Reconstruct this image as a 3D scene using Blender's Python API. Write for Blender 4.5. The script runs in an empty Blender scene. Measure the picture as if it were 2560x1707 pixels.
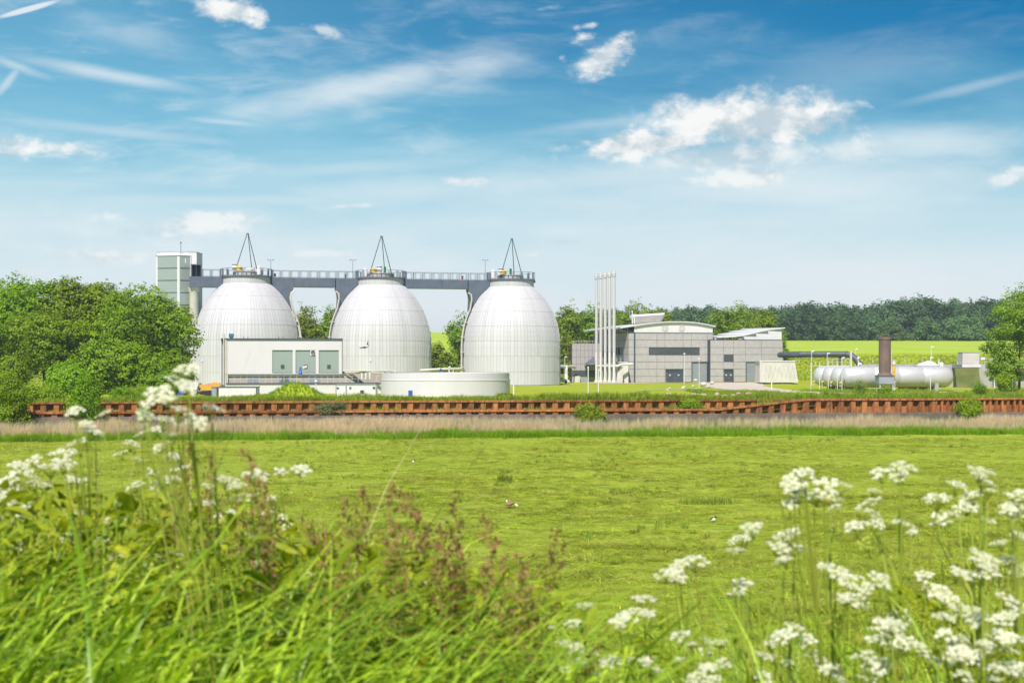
import bpy, bmesh, math, random
import numpy as np
from mathutils import Vector, Matrix, Euler

R = math.radians
sc = bpy.context.scene
col = sc.collection

# ------------------------------------------------------------------ camera
F_PX, CX, HY, CAM_Z = 3555.0, 1280.0, 900.0, 6.65     # focal length in photo pixels, centre column, horizon row, eye height
cam_d = bpy.data.cameras.new('camera')
cam = bpy.data.objects.new('camera', cam_d); col.objects.link(cam)
cam.location = (0, 0, CAM_Z)
cam.rotation_euler = (R(90), 0, 0)
cam_d.sensor_width = 36.0
cam_d.lens = 36.0 * F_PX / 2560.0
cam_d.shift_y = (HY - 853.5) / 2560.0
cam_d.clip_start, cam_d.clip_end = 0.2, 6000
cam_d.dof.use_dof = True
cam_d.dof.focus_distance = 190.0
cam_d.dof.aperture_fstop = 10.0
sc.camera = cam

# ------------------------------------------------------------------ render / exposure
sc.render.engine = 'CYCLES'
sc.view_settings.view_transform = 'Standard'
sc.view_settings.look = 'None'
sc.view_settings.exposure = 0.70
sc.view_settings.gamma = 1.0
sc.view_settings.use_curve_mapping = False
cy = sc.cycles
cy.use_denoising = True
cy.max_bounces = 6
cy.diffuse_bounces = 3
cy.glossy_bounces = 3
cy.transmission_bounces = 5
cy.transparent_max_bounces = 8
cy.caustics_reflective = False
cy.caustics_refractive = False
cy.sample_clamp_indirect = 6.0

# ------------------------------------------------------------------ sun and sky
SUN_EL = R(50)
SUN_AZ = R(194)               # clockwise from +Y (the view direction): behind the camera, to its left
sun_dir = Vector((math.sin(SUN_AZ) * math.cos(SUN_EL), math.cos(SUN_AZ) * math.cos(SUN_EL), math.sin(SUN_EL)))
sun_d = bpy.data.lights.new('sun', 'SUN')
sun_d.energy = 3.8
sun_d.angle = R(0.53)
sun_d.color = (1.0, 0.905, 0.85)
sun = bpy.data.objects.new('sun', sun_d); col.objects.link(sun)
sun.rotation_euler = sun_dir.to_track_quat('Z', 'Y').to_euler()
sun.location = (-60, -60, 120)

world = bpy.data.worlds.new('World'); sc.world = world
world.use_nodes = True
wt = world.node_tree; wt.nodes.clear()
WN, WL = wt.nodes, wt.links

def wnode(kind, **kw):
    n = WN.new(kind)
    for k, v in kw.items(): setattr(n, k, v)
    return n
def wmath(op, a, b=None, c=None, clamp=False):
    n = wnode('ShaderNodeMath', operation=op, use_clamp=clamp)
    for i, v in enumerate((a, b, c)):
        if v is None: continue
        if isinstance(v, (int, float)): n.inputs[i].default_value = v
        else: WL.new(v, n.inputs[i])
    return n.outputs[0]
def wramp(v, a, b, lo=0.0, hi=1.0, mode='SMOOTHSTEP'):
    n = wnode('ShaderNodeMapRange', interpolation_type=mode)
    WL.new(v, n.inputs[0])
    for i, x in zip((1, 2, 3, 4), (a, b, lo, hi)): n.inputs[i].default_value = x
    return n.outputs[0]
def wmix(f, a, b):
    n = wnode('ShaderNodeMix', data_type='RGBA')
    for sock, v in ((n.inputs[0], f), (n.inputs[6], a), (n.inputs[7], b)):
        if isinstance(v, (int, float)): sock.default_value = v
        elif isinstance(v, tuple): sock.default_value = (*v, 1)
        else: WL.new(v, sock)
    return n.outputs[2]

def build_sky():
    sky = wnode('ShaderNodeTexSky', sky_type='NISHITA', sun_disc=False)
    sky.sun_elevation = SUN_EL
    sky.sun_rotation = SUN_AZ
    sky.altitude = 0
    sky.air_density = 1.0
    sky.dust_density = 0.6
    sky.ozone_density = 3.0
    tc = wnode('ShaderNodeTexCoord')
    sp = wnode('ShaderNodeSeparateXYZ'); WL.new(tc.outputs['Generated'], sp.inputs[0])
    x, y, z = sp.outputs
    az = wmath('ARCTAN2', x, y)
    el = wmath('ARCSINE', z)
    ang = wnode('ShaderNodeCombineXYZ')          # azimuth / elevation in radians
    WL.new(az, ang.inputs[0]); WL.new(el, ang.inputs[1])
    ang = ang.outputs[0]

    def noise(scale, detail=6, rough=0.55, dist=0.0, stretch=(1, 1), rot=0.0, off=(0, 0)):
        m = wnode('ShaderNodeMapping', vector_type='POINT')
        m.inputs['Scale'].default_value = (stretch[0], stretch[1], 1)
        m.inputs['Rotation'].default_value = (0, 0, rot)
        m.inputs['Location'].default_value = (off[0], off[1], 0)
        WL.new(ang, m.inputs[0])
        n = wnode('ShaderNodeTexNoise', noise_dimensions='3D')
        n.inputs['Scale'].default_value = scale
        n.inputs['Detail'].default_value = detail
        n.inputs['Roughness'].default_value = rough
        n.inputs['Distortion'].default_value = dist
        WL.new(m.outputs[0], n.inputs['Vector'])
        return n.outputs[0]
    def blob(px, py, hw, hh, rot=0.0):
        # distance field of an ellipse of the sky; angles follow from the bearing
        a = math.atan((px - CX) / F_PX); e = math.atan((HY - py) / F_PX * math.cos(a))
        m = wnode('ShaderNodeMapping', vector_type='TEXTURE')
        m.inputs['Location'].default_value = (a, e, 0)
        m.inputs['Rotation'].default_value = (0, 0, rot)
        m.inputs['Scale'].default_value = (hw / F_PX, hh / F_PX, 1)
        WL.new(ang, m.inputs[0])
        l = wnode('ShaderNodeVectorMath', operation='LENGTH'); WL.new(m.outputs[0], l.inputs[0])
        return l.outputs['Value']
    def union(items):
        o = items[0]
        for i in items[1:]: o = wmath('MAXIMUM', o, i)
        return o

    # clear-sky colour: deeper overhead, whitening into the summer haze towards the horizon
    base = wnode('ShaderNodeHueSaturation')
    base.inputs['Saturation'].default_value = 1.25
    base.inputs['Value'].default_value = 0.92
    WL.new(sky.outputs[0], base.inputs['Color'])
    tint = wnode('ShaderNodeMix', data_type='RGBA', blend_type='MULTIPLY')
    tint.inputs[0].default_value = 1.0
    WL.new(base.outputs[0], tint.inputs[6]); tint.inputs[7].default_value = (0.0, 0.395, 0.50, 1)
    clear = tint.outputs[2]
    hazeN = noise(5.0, 5, 0.55, 0.4, (1, 5), 0.12)
    hz = wmath('ADD', el, wmath('MULTIPLY', wmath('SUBTRACT', hazeN, 0.5), 0.10))
    veilN = noise(2.2, 4, 0.5, 0.3, (1, 2.2), -0.15, (1.2, 0.3))
    side = wramp(wmath('ADD', az, wmath('MULTIPLY', el, 0.9)), 0.60, -0.25, 0.0, 1.0)      # thinner veil to the right of the view
    veil = wmath('MULTIPLY', wmath('ADD', wmath('MULTIPLY', side, 0.42), 0.02), wramp(veilN, 0.2, 0.75, 0.55, 1.15))
    skyc = wmix(veil, clear, (1.75, 4.25, 5.6))
    skyc = wmix(wramp(hz, 0.075, 0.235, 0.92, 0.0), skyc, (2.25, 4.28, 5.1))
    skyc = wmix(wramp(hz, 0.02, 0.180, 0.97, 0.0), skyc, (5.1, 5.5, 5.7))

    # thin high cloud: long streaks over the whole sky, with the stronger bands of the photograph
    n1 = noise(9.0, 7, 0.62, 0.9, (1.0, 4.2), -0.22)
    n2 = noise(26.0, 6, 0.6, 0.6, (1.0, 3.2), -0.22, (3, 1))
    fib = wmath('ADD', wmath('MULTIPLY', n1, 0.65), wmath('MULTIPLY', n2, 0.35))
    thin = wmath('MULTIPLY', wramp(fib, 0.46, 0.72), wmath('ADD', wmath('MULTIPLY', side, 0.36), 0.07))
    def band(px, py, hw, hh, rot, k, amp=1.6, soft=1.0):
        d = blob(px, py, hw, hh, rot)
        v = wmath('ADD', wmath('SUBTRACT', 1.0, d), wmath('MULTIPLY', wmath('SUBTRACT', fib, 0.52), amp))
        return wmath('MULTIPLY', wramp(v, 0.0, soft), k)
    bands = [band(920, 215, 520, 66, 0.225, 0.72, 1.5), band(1190, 165, 280, 84, 0.16, 0.62, 1.5), band(640, 270, 190, 40, 0.25, 0.45, 1.8),
             band(260, 185, 330, 26, -0.13, 0.62, 1.0), band(20, 205, 120, 16, 0.95, 0.5, 1.6), band(40, 165, 120, 20, -0.3, 0.5, 1.6),
             band(70, 24, 100, 9, 0.34, 0.85, 0.5, 0.6), band(2440, 215, 260, 20, 0.19, 0.30, 0.8),
             band(2150, 170, 620, 110, 0.16, 0.15, 2.2), band(2330, 360, 330, 70, -0.02, 0.55, 1.3),
             band(300, 330, 420, 22, -0.06, 0.36, 1.2), band(560, 305, 140, 12, -0.05, 0.45, 0.8),
             band(330, 90, 260, 60, -0.2, 0.34, 1.8), band(900, 420, 420, 28, 0.05, 0.26, 1.4),
             band(1500, 310, 330, 26, 0.12, 0.30, 1.4), band(1600, 440, 900, 60, 0.05, 0.50, 1.2), band(1950, 470, 1000, 120, 0.03, 0.72, 0.9, 1.2), band(1050, 470, 500, 50, 0.06, 0.4, 1.2),
             band(600, 500, 500, 22, 0.02, 0.30, 1.2)]
    cirrus = union([thin] + bands)
    skyc = wmix(cirrus, skyc, (5.2, 5.6, 5.8))

    # heaped fair-weather clouds
    cn = noise(30.0, 7, 0.60, 0.15, (1, 1.5))
    cn2 = noise(30.0, 7, 0.60, 0.15, (1, 1.5), 0.0, (0.010, -0.022))     # the same field a step towards the sun
    big = noise(9.0, 3, 0.5, 0.0, (1, 1.6), 0.0, (2.3, 0.4))
    def cum(px, py, hw, hh, rot=0.0, k=1.0, amp=2.6, sharp=0.85):
        d = blob(px, py, hw, hh, rot)
        v = wmath('ADD', wmath('SUBTRACT', 1.0, d), wmath('MULTIPLY', wmath('SUBTRACT', cn, 0.55), amp))
        return wmath('MULTIPLY', wramp(v, 0.0, sharp), k)
    heaps = [cum(1760, 345, 430, 84, 0.04, 0.62, 1.1, 1.3), cum(480, 575, 320, 40, 0.0, 0.55, 1.2, 1.2), cum(570, 30, 105, 46, -0.08, 1.0, 2.2, 0.6), cum(1512, 142, 105, 52, 0.42, 1.0, 2.0, 0.6), cum(1468, 98, 62, 24, 0.12, 1.0, 3.4), cum(1475, 64, 54, 15, 0.1, 0.8, 3.8),
             cum(1402, 146, 24, 15, 0.2, 0.6, 4.5), cum(1368, 20, 56, 14, 0.1, 0.55, 4.0), cum(795, 72, 110, 26, -0.15, 0.55, 4.6),
             cum(1850, 300, 330, 104, 0.02, 1.0, 2.0, 0.7), cum(1630, 360, 320, 50, 0.10, 1.0, 2.2, 0.6), cum(1960, 295, 230, 84, -0.1, 1.0, 2.0, 0.6), cum(2090, 300, 110, 60, 0.1, 0.8, 3.2),
             cum(1860, 385, 480, 62, 0.0, 0.85, 1.6, 1.0), cum(1850, 440, 170, 40, 0.04, 0.8), cum(1745, 425, 50, 16, 0, 0.6),
             cum(50, 372, 180, 36, 0.0), cum(20, 350, 80, 34, 0, 0.9), cum(500, 565, 250, 32, -0.02, 0.8), cum(560, 545, 160, 26, 0.0, 0.75),
             cum(410, 585, 130, 16, 0.04, 0.8), cum(250, 640, 170, 36, -0.05, 0.6), cum(1185, 455, 100, 20, -0.05, 0.7), cum(2545, 440, 90, 40, 0.1, 0.7),
             cum(830, 635, 110, 14, 0, 0.5), cum(1390, 604, 90, 9, 0.02, 0.55), cum(1330, 636, 70, 12, 0, 0.5), cum(890, 515, 110, 10, 0.05, 0.4), cum(1770, 505, 70, 12, 0.05, 0.4)]
    # the same kind of cloud goes on round the rest of the sky
    ring = wramp(wmath('ABSOLUTE', az), 0.55, 0.9)
    more = wmath('MULTIPLY', wmath('MULTIPLY', wramp(wmath('ADD', big, wmath('MULTIPLY', cn, 0.5)), 0.86, 1.02), ring), 0.9)
    alpha = union(heaps + [more])
    lit = wmath('ADD', wmath('MULTIPLY', wmath('SUBTRACT', cn, cn2), 4.5), 0.60)
    grey = blob(1960, 322, 270, 46, 0.06)
    lit = wmath('SUBTRACT', lit, wmath('MULTIPLY', wramp(grey, 0.2, 1.1, 1.0, 0.0), 0.62), None, True)
    ccol = wmix(lit, (3.5, 4.1, 4.5), (6.1, 6.1, 6.0))
    skyc = wmix(wmath('MULTIPLY', alpha, 0.96), skyc, ccol)

    bg = wnode('ShaderNodeBackground'); bg.inputs['Strength'].default_value = 0.10
    WL.new(skyc, bg.inputs['Color'])
    out = wnode('ShaderNodeOutputWorld'); WL.new(bg.outputs[0], out.inputs[0])
build_sky()
world.cycles.sampling_method = 'MANUAL'
world.cycles.sample_map_resolution = 256

# ================================================================== helpers
rng = random.Random(7)
def P(px, py, Y):                     # a point at distance Y seen at that place of the photograph
    return Vector(((px - CX) * Y / F_PX, Y, CAM_Z + (HY - py) * Y / F_PX))
def XA(px, Y): return (px - CX) * Y / F_PX
def ZA(py, Y): return CAM_Z + (HY - py) * Y / F_PX

BASE = {}
def tag(o, label=None, cat=None, group=None, kind=None):
    if label: o['label'] = label
    if cat: o['category'] = cat
    if group: o['group'] = group
    if kind: o['kind'] = kind
    return o
def empty(name, loc, label=None, cat=None, group=None, rz=0.0):
    o = bpy.data.objects.new(name, None); col.objects.link(o)
    o.location = loc; o.rotation_euler = (0, 0, rz); o.empty_display_size = 0.3
    BASE[o.name] = Vector(loc)
    return tag(o, label, cat, group)

class MB:
    """collects pieces in world coordinates and links them as one mesh object"""
    def __init__(s): s.v, s.f, s.m, s.sm = [], [], [], []
    def add(s, verts, faces, mi=0, smooth=False):
        n = len(s.v); s.v.extend(tuple(p) for p in verts)
        for f in faces:
            s.f.append(tuple(i + n for i in f)); s.m.append(mi); s.sm.append(smooth)
        return s
    def hexa(s, p, mi=0):             # 8 corners: bottom ring then top ring
        return s.add(p, [(3, 2, 1, 0), (4, 5, 6, 7), (0, 1, 5, 4), (1, 2, 6, 5), (2, 3, 7, 6), (3, 0, 4, 7)], mi)
    def box(s, x0, x1, y0, y1, z0, z1, fr=None, mi=0):
        p = [(x0, y0, z0), (x1, y0, z0), (x1, y1, z0), (x0, y1, z0), (x0, y0, z1), (x1, y0, z1), (x1, y1, z1), (x0, y1, z1)]
        if fr: p = [fr(*q) for q in p]
        return s.hexa(p, mi)
    def cyl(s, a, b, r0, r1=None, n=12, caps=True, mi=0, smooth=True):
        a, b = Vector(a), Vector(b); r1 = r0 if r1 is None else r1
        d = (b - a); q = d.to_track_quat('Z', 'Y') if d.length > 1e-9 else Matrix.Identity(3).to_quaternion()
        ring = [q @ Vector((math.cos(2 * math.pi * i / n), math.sin(2 * math.pi * i / n), 0)) for i in range(n)]
        vs = [a + r * r0 for r in ring] + [b + r * r1 for r in ring]
        s.add(vs, [(i, (i + 1) % n, n + (i + 1) % n, n + i) for i in range(n)], mi, smooth)
        if caps: s.add(vs, [tuple(range(n - 1, -1, -1)), tuple(range(n, 2 * n))], mi)
        return s
    def tube(s, pts, r, n=8, mi=0, caps=True):
        pts = [Vector(p) for p in pts]; rs = r if isinstance(r, (list, tuple)) else [r] * len(pts)
        rings = []; up = None
        for i, p in enumerate(pts):
            t = (pts[min(i + 1, len(pts) - 1)] - pts[max(i - 1, 0)]).normalized()
            if up is None: up = t.orthogonal().normalized()
            up = (up - t * up.dot(t)).normalized(); w = t.cross(up)
            rings.append([p + (up * math.cos(2 * math.pi * k / n) + w * math.sin(2 * math.pi * k / n)) * rs[i] for k in range(n)])
        vs = [q for rg in rings for q in rg]; fs = []
        for i in range(len(pts) - 1):
            for k in range(n):
                k2 = (k + 1) % n
                fs.append((i * n + k, i * n + k2, (i + 1) * n + k2, (i + 1) * n + k))
        s.add(vs, fs, mi, True)
        if caps: s.add(vs, [tuple(range(n - 1, -1, -1)), tuple(range((len(pts) - 1) * n, len(pts) * n))], mi)
        return s
    def lathe(s, c, prof, n=32, mi=0, smooth=True, a0=0.0, a1=2 * math.pi, axis=None):
        c = Vector(c); full = abs(a1 - a0 - 2 * math.pi) < 1e-6; m = n if full else n + 1
        q = Vector(axis).to_track_quat('Z', 'Y') if axis is not None else None
        vs = []
        for r, z in prof:
            for k in range(m):
                a = a0 + (a1 - a0) * k / n
                v = Vector((r * math.cos(a), r * math.sin(a), z))
                vs.append(c + (q @ v if q else v))
        fs = []
        for i in range(len(prof) - 1):
            for k in range(n):
                k2 = (k + 1) % m
                fs.append((i * m + k, i * m + k2, (i + 1) * m + k2, (i + 1) * m + k))
        return s.add(vs, fs, mi, smooth)
    def prism(s, poly, d, mi=0):      # closed polygon (3D points) pushed along d
        d = Vector(d); n = len(poly); a = [Vector(p) for p in poly]
        vs = a + [p + d for p in a]
        return s.add(vs, [tuple(range(n - 1, -1, -1)), tuple(range(n, 2 * n))] + [(i, (i + 1) % n, n + (i + 1) % n, n + i) for i in range(n)], mi)
    def quad(s, a, b, c, d, mi=0): return s.add([a, b, c, d], [(0, 1, 2, 3)], mi)
    def build(s, name, mats, parent=None, fix=True):
        off = Vector((0, 0, 0))
        if parent is not None: off = BASE.get(parent.name, off)
        me = bpy.data.meshes.new(name)
        me.from_pydata([tuple(Vector(p) - off) for p in s.v], [], s.f)
        for m in (mats if isinstance(mats, (list, tuple)) else [mats]): me.materials.append(m)
        me.polygons.foreach_set('material_index', s.m)
        me.polygons.foreach_set('use_smooth', s.sm)
        if fix:
            bm = bmesh.new(); bm.from_mesh(me); bmesh.ops.recalc_face_normals(bm, faces=bm.faces); bm.to_mesh(me); bm.free()
        me.update()
        o = bpy.data.objects.new(name, me); col.objects.link(o)
        if parent is not None: o.parent = parent; BASE[o.name] = off
        return o

def np_mesh(name, verts, faces, mat, parent=None, smooth=False):
    """numpy verts (n,3), faces (m,k) with one k"""
    me = bpy.data.meshes.new(name)
    n, (m, k) = len(verts), faces.shape
    me.vertices.add(n); me.vertices.foreach_set('co', np.ascontiguousarray(verts, dtype=np.float32).ravel())
    me.loops.add(m * k); me.loops.foreach_set('vertex_index', np.ascontiguousarray(faces, dtype=np.int32).ravel())
    me.polygons.add(m)
    me.polygons.foreach_set('loop_start', np.arange(0, m * k, k, dtype=np.int32))
    me.polygons.foreach_set('loop_total', np.full(m, k, dtype=np.int32))
    me.polygons.foreach_set('use_smooth', np.full(m, smooth))
    me.update(calc_edges=True); me.validate()
    for mm in (mat if isinstance(mat, (list, tuple)) else [mat]): me.materials.append(mm)
    o = bpy.data.objects.new(name, me); col.objects.link(o)
    if parent is not None: o.parent = parent
    return o
def share(name, mesh, parent=None, loc=(0, 0, 0), rot=(0, 0, 0), scale=(1, 1, 1)):
    o = bpy.data.objects.new(name, mesh); col.objects.link(o)
    o.location, o.rotation_euler, o.scale = loc, rot, scale
    if parent is not None: o.parent = parent
    return o
def copy_tree(o, parent=None):
    c = o.copy(); col.objects.link(c); c.parent = parent
    for ch in o.children: copy_tree(ch, c)
    return c
def frame(o, rz):                      # local frame: u right, v away, z up
    o = Vector(o); c, s = math.cos(rz), math.sin(rz)
    return lambda u, v, z: Vector((o.x + u * c - v * s, o.y + u * s + v * c, o.z + z))

# smooth value noise for terrain
def _hash(ix, iy, seed):
    n = (ix * 374761393 + iy * 668265263 + seed * 974711) & 0x7fffffff
    n = ((n ^ (n >> 13)) * 1274126177) & 0x7fffffff
    return ((n ^ (n >> 16)) & 0xffff) / 65535.0
def vnoise(x, y, seed=0):
    x, y = np.asarray(x, float), np.asarray(y, float)
    ix, iy = np.floor(x).astype(np.int64), np.floor(y).astype(np.int64)
    fx, fy = x - ix, y - iy
    fx, fy = fx * fx * (3 - 2 * fx), fy * fy * (3 - 2 * fy)
    a, b = _hash(ix, iy, seed), _hash(ix + 1, iy, seed)
    c, d = _hash(ix, iy + 1, seed), _hash(ix + 1, iy + 1, seed)
    return (a + (b - a) * fx) * (1 - fy) + (c + (d - c) * fx) * fy - 0.5

# ================================================================== materials
MATS = {}
def new_mat(name):
    m = bpy.data.materials.new(name); m.use_nodes = True
    m.node_tree.nodes.clear(); MATS[name] = m
    return m, m.node_tree.nodes, m.node_tree.links
def lnk(L, v, sock):
    if isinstance(v, (int, float)): sock.default_value = v
    elif isinstance(v, (tuple, list)): sock.default_value = (*v, 1) if len(v) == 3 and sock.type == 'RGBA' else v
    else: L.new(v, sock)
def nmix(N, L, f, a, b, bt='MIX'):
    n = N.new('ShaderNodeMix'); n.data_type = 'RGBA'; n.blend_type = bt
    lnk(L, f, n.inputs[0]); lnk(L, a, n.inputs[6]); lnk(L, b, n.inputs[7])
    return n.outputs[2]
def nnoise(N, L, vec, scale, detail=4, rough=0.55, dist=0.0):
    n = N.new('ShaderNodeTexNoise'); L.new(vec, n.inputs['Vector'])
    n.inputs['Scale'].default_value = scale; n.inputs['Detail'].default_value = detail
    n.inputs['Roughness'].default_value = rough; n.inputs['Distortion'].default_value = dist
    return n.outputs[0]
def nramp(N, L, v, a, b, lo=0.0, hi=1.0):
    n = N.new('ShaderNodeMapRange'); n.interpolation_type = 'SMOOTHSTEP'
    L.new(v, n.inputs[0])
    for i, x in zip((1, 2, 3, 4), (a, b, lo, hi)): n.inputs[i].default_value = x
    return n.outputs[0]
def nmath(N, L, op, a, b=0.0):
    n = N.new('ShaderNodeMath'); n.operation = op
    lnk(L, a, n.inputs[0]); lnk(L, b, n.inputs[1]); return n.outputs[0]
def coords(N, L, stretch=(1, 1, 1), world=True):
    if world: v = N.new('ShaderNodeNewGeometry').outputs['Position']
    else: v = N.new('ShaderNodeTexCoord').outputs['Object']
    m = N.new('ShaderNodeMapping'); m.inputs['Scale'].default_value = stretch
    L.new(v, m.inputs[0]); return m.outputs[0]
def finish(N, L, colour, rough=0.6, metal=0.0, height=None, bump=0.1, dist=0.02, spec=0.5, **kw):
    b = N.new('ShaderNodeBsdfPrincipled')
    lnk(L, colour, b.inputs['Base Color']); lnk(L, rough, b.inputs['Roughness']); lnk(L, metal, b.inputs['Metallic'])
    b.inputs['Specular IOR Level'].default_value = spec
    for k, v in kw.items(): lnk(L, v, b.inputs[k])
    if height is not None:
        bp = N.new('ShaderNodeBump'); bp.inputs['Strength'].default_value = bump; bp.inputs['Distance'].default_value = dist
        L.new(height, bp.inputs['Height']); L.new(bp.outputs[0], b.inputs['Normal'])
    o = N.new('ShaderNodeOutputMaterial'); L.new(b.outputs[0], o.inputs[0])
    return b
def plain(name, c1, c2=None, scale=2.0, rough=0.55, metal=0.0, stretch=(1, 1, 1), bump=0.15, dist=0.01, dirt=None, spec=0.5, island=0.0, **kw):
    """surface with two tones by noise, optional dirt runs and per-piece tone"""
    m, N, L = new_mat(name)
    v = coords(N, L, stretch)
    c2 = c2 or tuple(x * 0.86 for x in c1)
    n = nnoise(N, L, v, scale, 6, 0.6)
    c = nmix(N, L, nramp(N, L, n, 0.32, 0.68), c1, c2)
    if dirt:
        vs = coords(N, L, (1.6, 1.6, 0.16))
        d = nramp(N, L, nnoise(N, L, vs, 1.4, 7, 0.65), 0.52, 0.74)
        c = nmix(N, L, nmath(N, L, 'MULTIPLY', d, dirt[1]), c, dirt[0])
    if island:
        g = N.new('ShaderNodeNewGeometry')
        k = N.new('ShaderNodeMapRange'); L.new(g.outputs['Random Per Island'], k.inputs[0])
        k.inputs[3].default_value = 1 - island; k.inputs[4].default_value = 1.0
        cb = N.new('ShaderNodeCombineColor'); [L.new(k.outputs[0], cb.inputs[i]) for i in range(3)]
        c = nmix(N, L, 1.0, c, cb.outputs[0], 'MULTIPLY')
    finish(N, L, c, rough, metal, n, bump, dist, spec, **kw)
    return m
def leafy(name, dark, light, trans=0.35, vary=0.25, patch=0.35, rough=0.5, hue=None, prand=True, spec=0.25, pv=0.15, pc=None, pk=0.55):
    """thin leaf: diffuse/gloss plus light through the leaf, tone by leaf and by patch"""
    m, N, L = new_mat(name)
    g = N.new('ShaderNodeNewGeometry')
    c = nmix(N, L, g.outputs['Random Per Island'], dark, light)
    v = coords(N, L)
    pn = nramp(N, L, nnoise(N, L, v, patch, 3, 0.5), 0.3, 0.7)
    c = nmix(N, L, nmath(N, L, 'MULTIPLY', pn, pk), c, pc or tuple(x * (1 - vary) for x in dark))
    if prand:
        oi = N.new('ShaderNodeObjectInfo')
        h = N.new('ShaderNodeHueSaturation'); L.new(c, h.inputs['Color'])
        mr = N.new('ShaderNodeMapRange'); L.new(oi.outputs['Random'], mr.inputs[0]); mr.inputs[3].default_value = 0.485; mr.inputs[4].default_value = 0.512
        mv = N.new('ShaderNodeMapRange'); L.new(oi.outputs['Random'], mv.inputs[0]); mv.inputs[3].default_value = 1 - pv; mv.inputs[4].default_value = 1 + pv
        L.new(mr.outputs[0], h.inputs['Hue']); L.new(mv.outputs[0], h.inputs['Value']); c = h.outputs[0]
    b = N.new('ShaderNodeBsdfPrincipled'); L.new(c, b.inputs['Base Color']); b.inputs['Roughness'].default_value = rough
    b.inputs['Specular IOR Level'].default_value = spec
    t = N.new('ShaderNodeBsdfTranslucent')
    tcol = nmix(N, L, 1.0, c, (1.25, 1.15, 0.55), 'MULTIPLY'); L.new(tcol, t.inputs['Color'])
    mx = N.new('ShaderNodeMixShader'); mx.inputs[0].default_value = trans
    L.new(b.outputs[0], mx.inputs[1]); L.new(t.outputs[0], mx.inputs[2])
    o = N.new('ShaderNodeOutputMaterial'); L.new(mx.outputs[0], o.inputs[0])
    return m

# leaves and grass
M_oak = leafy('oak_leaf', (0.145, 0.28, 0.004), (0.35, 0.52, 0.010), 0.38, 0.35, 0.22)
M_tree = leafy('broad_leaf', (0.155, 0.26, 0.014), (0.34, 0.46, 0.03), 0.38, 0.3, 0.25)
M_far = leafy('far_leaf_hazy', (0.085, 0.20, 0.075), (0.19, 0.36, 0.12), 0.3, 0.55, 0.05, pk=0.8)  # bluish green: part of the distance haze is put into the leaf colour
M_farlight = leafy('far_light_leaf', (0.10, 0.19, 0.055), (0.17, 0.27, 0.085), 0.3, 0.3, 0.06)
M_bush = leafy('bush_leaf', (0.17, 0.31, 0.006), (0.40, 0.55, 0.02), 0.38, 0.35, 0.9)
M_willow = leafy('willow_leaf', (0.14, 0.19, 0.06), (0.26, 0.31, 0.12), 0.35, 0.25, 0.9)
M_bark = plain('bark', (0.10, 0.085, 0.065), (0.045, 0.038, 0.03), 6.0, 0.9, stretch=(1, 1, 0.25), bump=0.6, dist=0.03)
M_mown = leafy('mown_blade', (0.20, 0.31, 0.006), (0.57, 0.63, 0.06), 0.30, 0.35, 0.45, 0.6, pv=0.45, pc=(0.52, 0.51, 0.12), pk=0.45)
M_tuft = leafy('tuft_blade', (0.14, 0.22, 0.016), (0.30, 0.38, 0.05), 0.30, 0.3, 0.5, 0.55)
M_green = leafy('green_blade', (0.17, 0.34, 0.002), (0.33, 0.53, 0.008), 0.38, 0.3, 0.3, 0.5)
M_reed = leafy('dry_reed', (0.64, 0.53, 0.36), (0.86, 0.75, 0.56), 0.42, 0.2, 0.35, 0.6, prand=False)
M_rough = leafy('rough_blade', (0.19, 0.31, 0.010), (0.40, 0.49, 0.05), 0.35, 0.3, 0.25, 0.55)
M_fgrass = leafy('fore_blade', (0.10, 0.21, 0.002), (0.66, 0.82, 0.06), 0.40, 0.25, 2.5, 0.38, spec=0.5)
M_fleaf = leafy('fore_leaf', (0.19, 0.29, 0.006), (0.58, 0.63, 0.04), 0.42, 0.3, 2.5, 0.5)
M_stem = leafy('stem_green', (0.24, 0.32, 0.03), (0.38, 0.43, 0.06), 0.1, 0.25, 3.0, 0.5)
M_umbel = leafy('umbel_white', (0.66, 0.68, 0.46), (0.88, 0.88, 0.80), 0.30, 0.10, 8.0, 0.6, prand=False)
M_straw = leafy('straw_stalk', (0.45, 0.36, 0.16), (0.66, 0.56, 0.30), 0.3, 0.2, 3.0, 0.6)
M_bud = leafy('umbel_bud', (0.40, 0.42, 0.06), (0.66, 0.64, 0.14), 0.35, 0.1, 5.0, 0.6)
M_seed = leafy('seed_brown', (0.31, 0.175, 0.065), (0.50, 0.315, 0.15), 0.30, 0.3, 3.0, 0.7)

# man-made
M_alu = plain('tank_cladding', (0.615, 0.61, 0.635), (0.575, 0.57, 0.595), 0.5, 0.58, 0.0, (1, 1, 0.15), 0.02, 0.01, ((0.55, 0.545, 0.535), 0.5), 0.4, island=0.12)
M_alu2 = plain('tank_cladding_upper', (0.575, 0.57, 0.585), (0.545, 0.54, 0.555), 0.5, 0.58, 0.0, (1, 1, 0.15), 0.02, 0.01, ((0.57, 0.565, 0.555), 0.4), 0.5, island=0.11)  # colour toned down where the sunlit tank shoulders would burn out
M_steel = plain('blue_grey_steel', (0.115, 0.14, 0.19), (0.09, 0.112, 0.155), 0.7, 0.5, 0.0, dirt=((0.16, 0.17, 0.19), 0.5))
M_rail = plain('rail_steel', (0.12, 0.14, 0.18), None, 2.0, 0.5)
M_dark = plain('dark_steel', (0.055, 0.065, 0.08), None, 2.0, 0.5)
M_white = plain('white_render', (0.645, 0.62, 0.65), (0.61, 0.585, 0.615), 0.35, 0.75, 0.0, (1, 1, 0.5), 0.1, 0.01, ((0.62, 0.595, 0.57), 0.22))
M_whitep = plain('white_paint', (0.70, 0.695, 0.685), (0.65, 0.645, 0.635), 1.5, 0.45)
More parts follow.
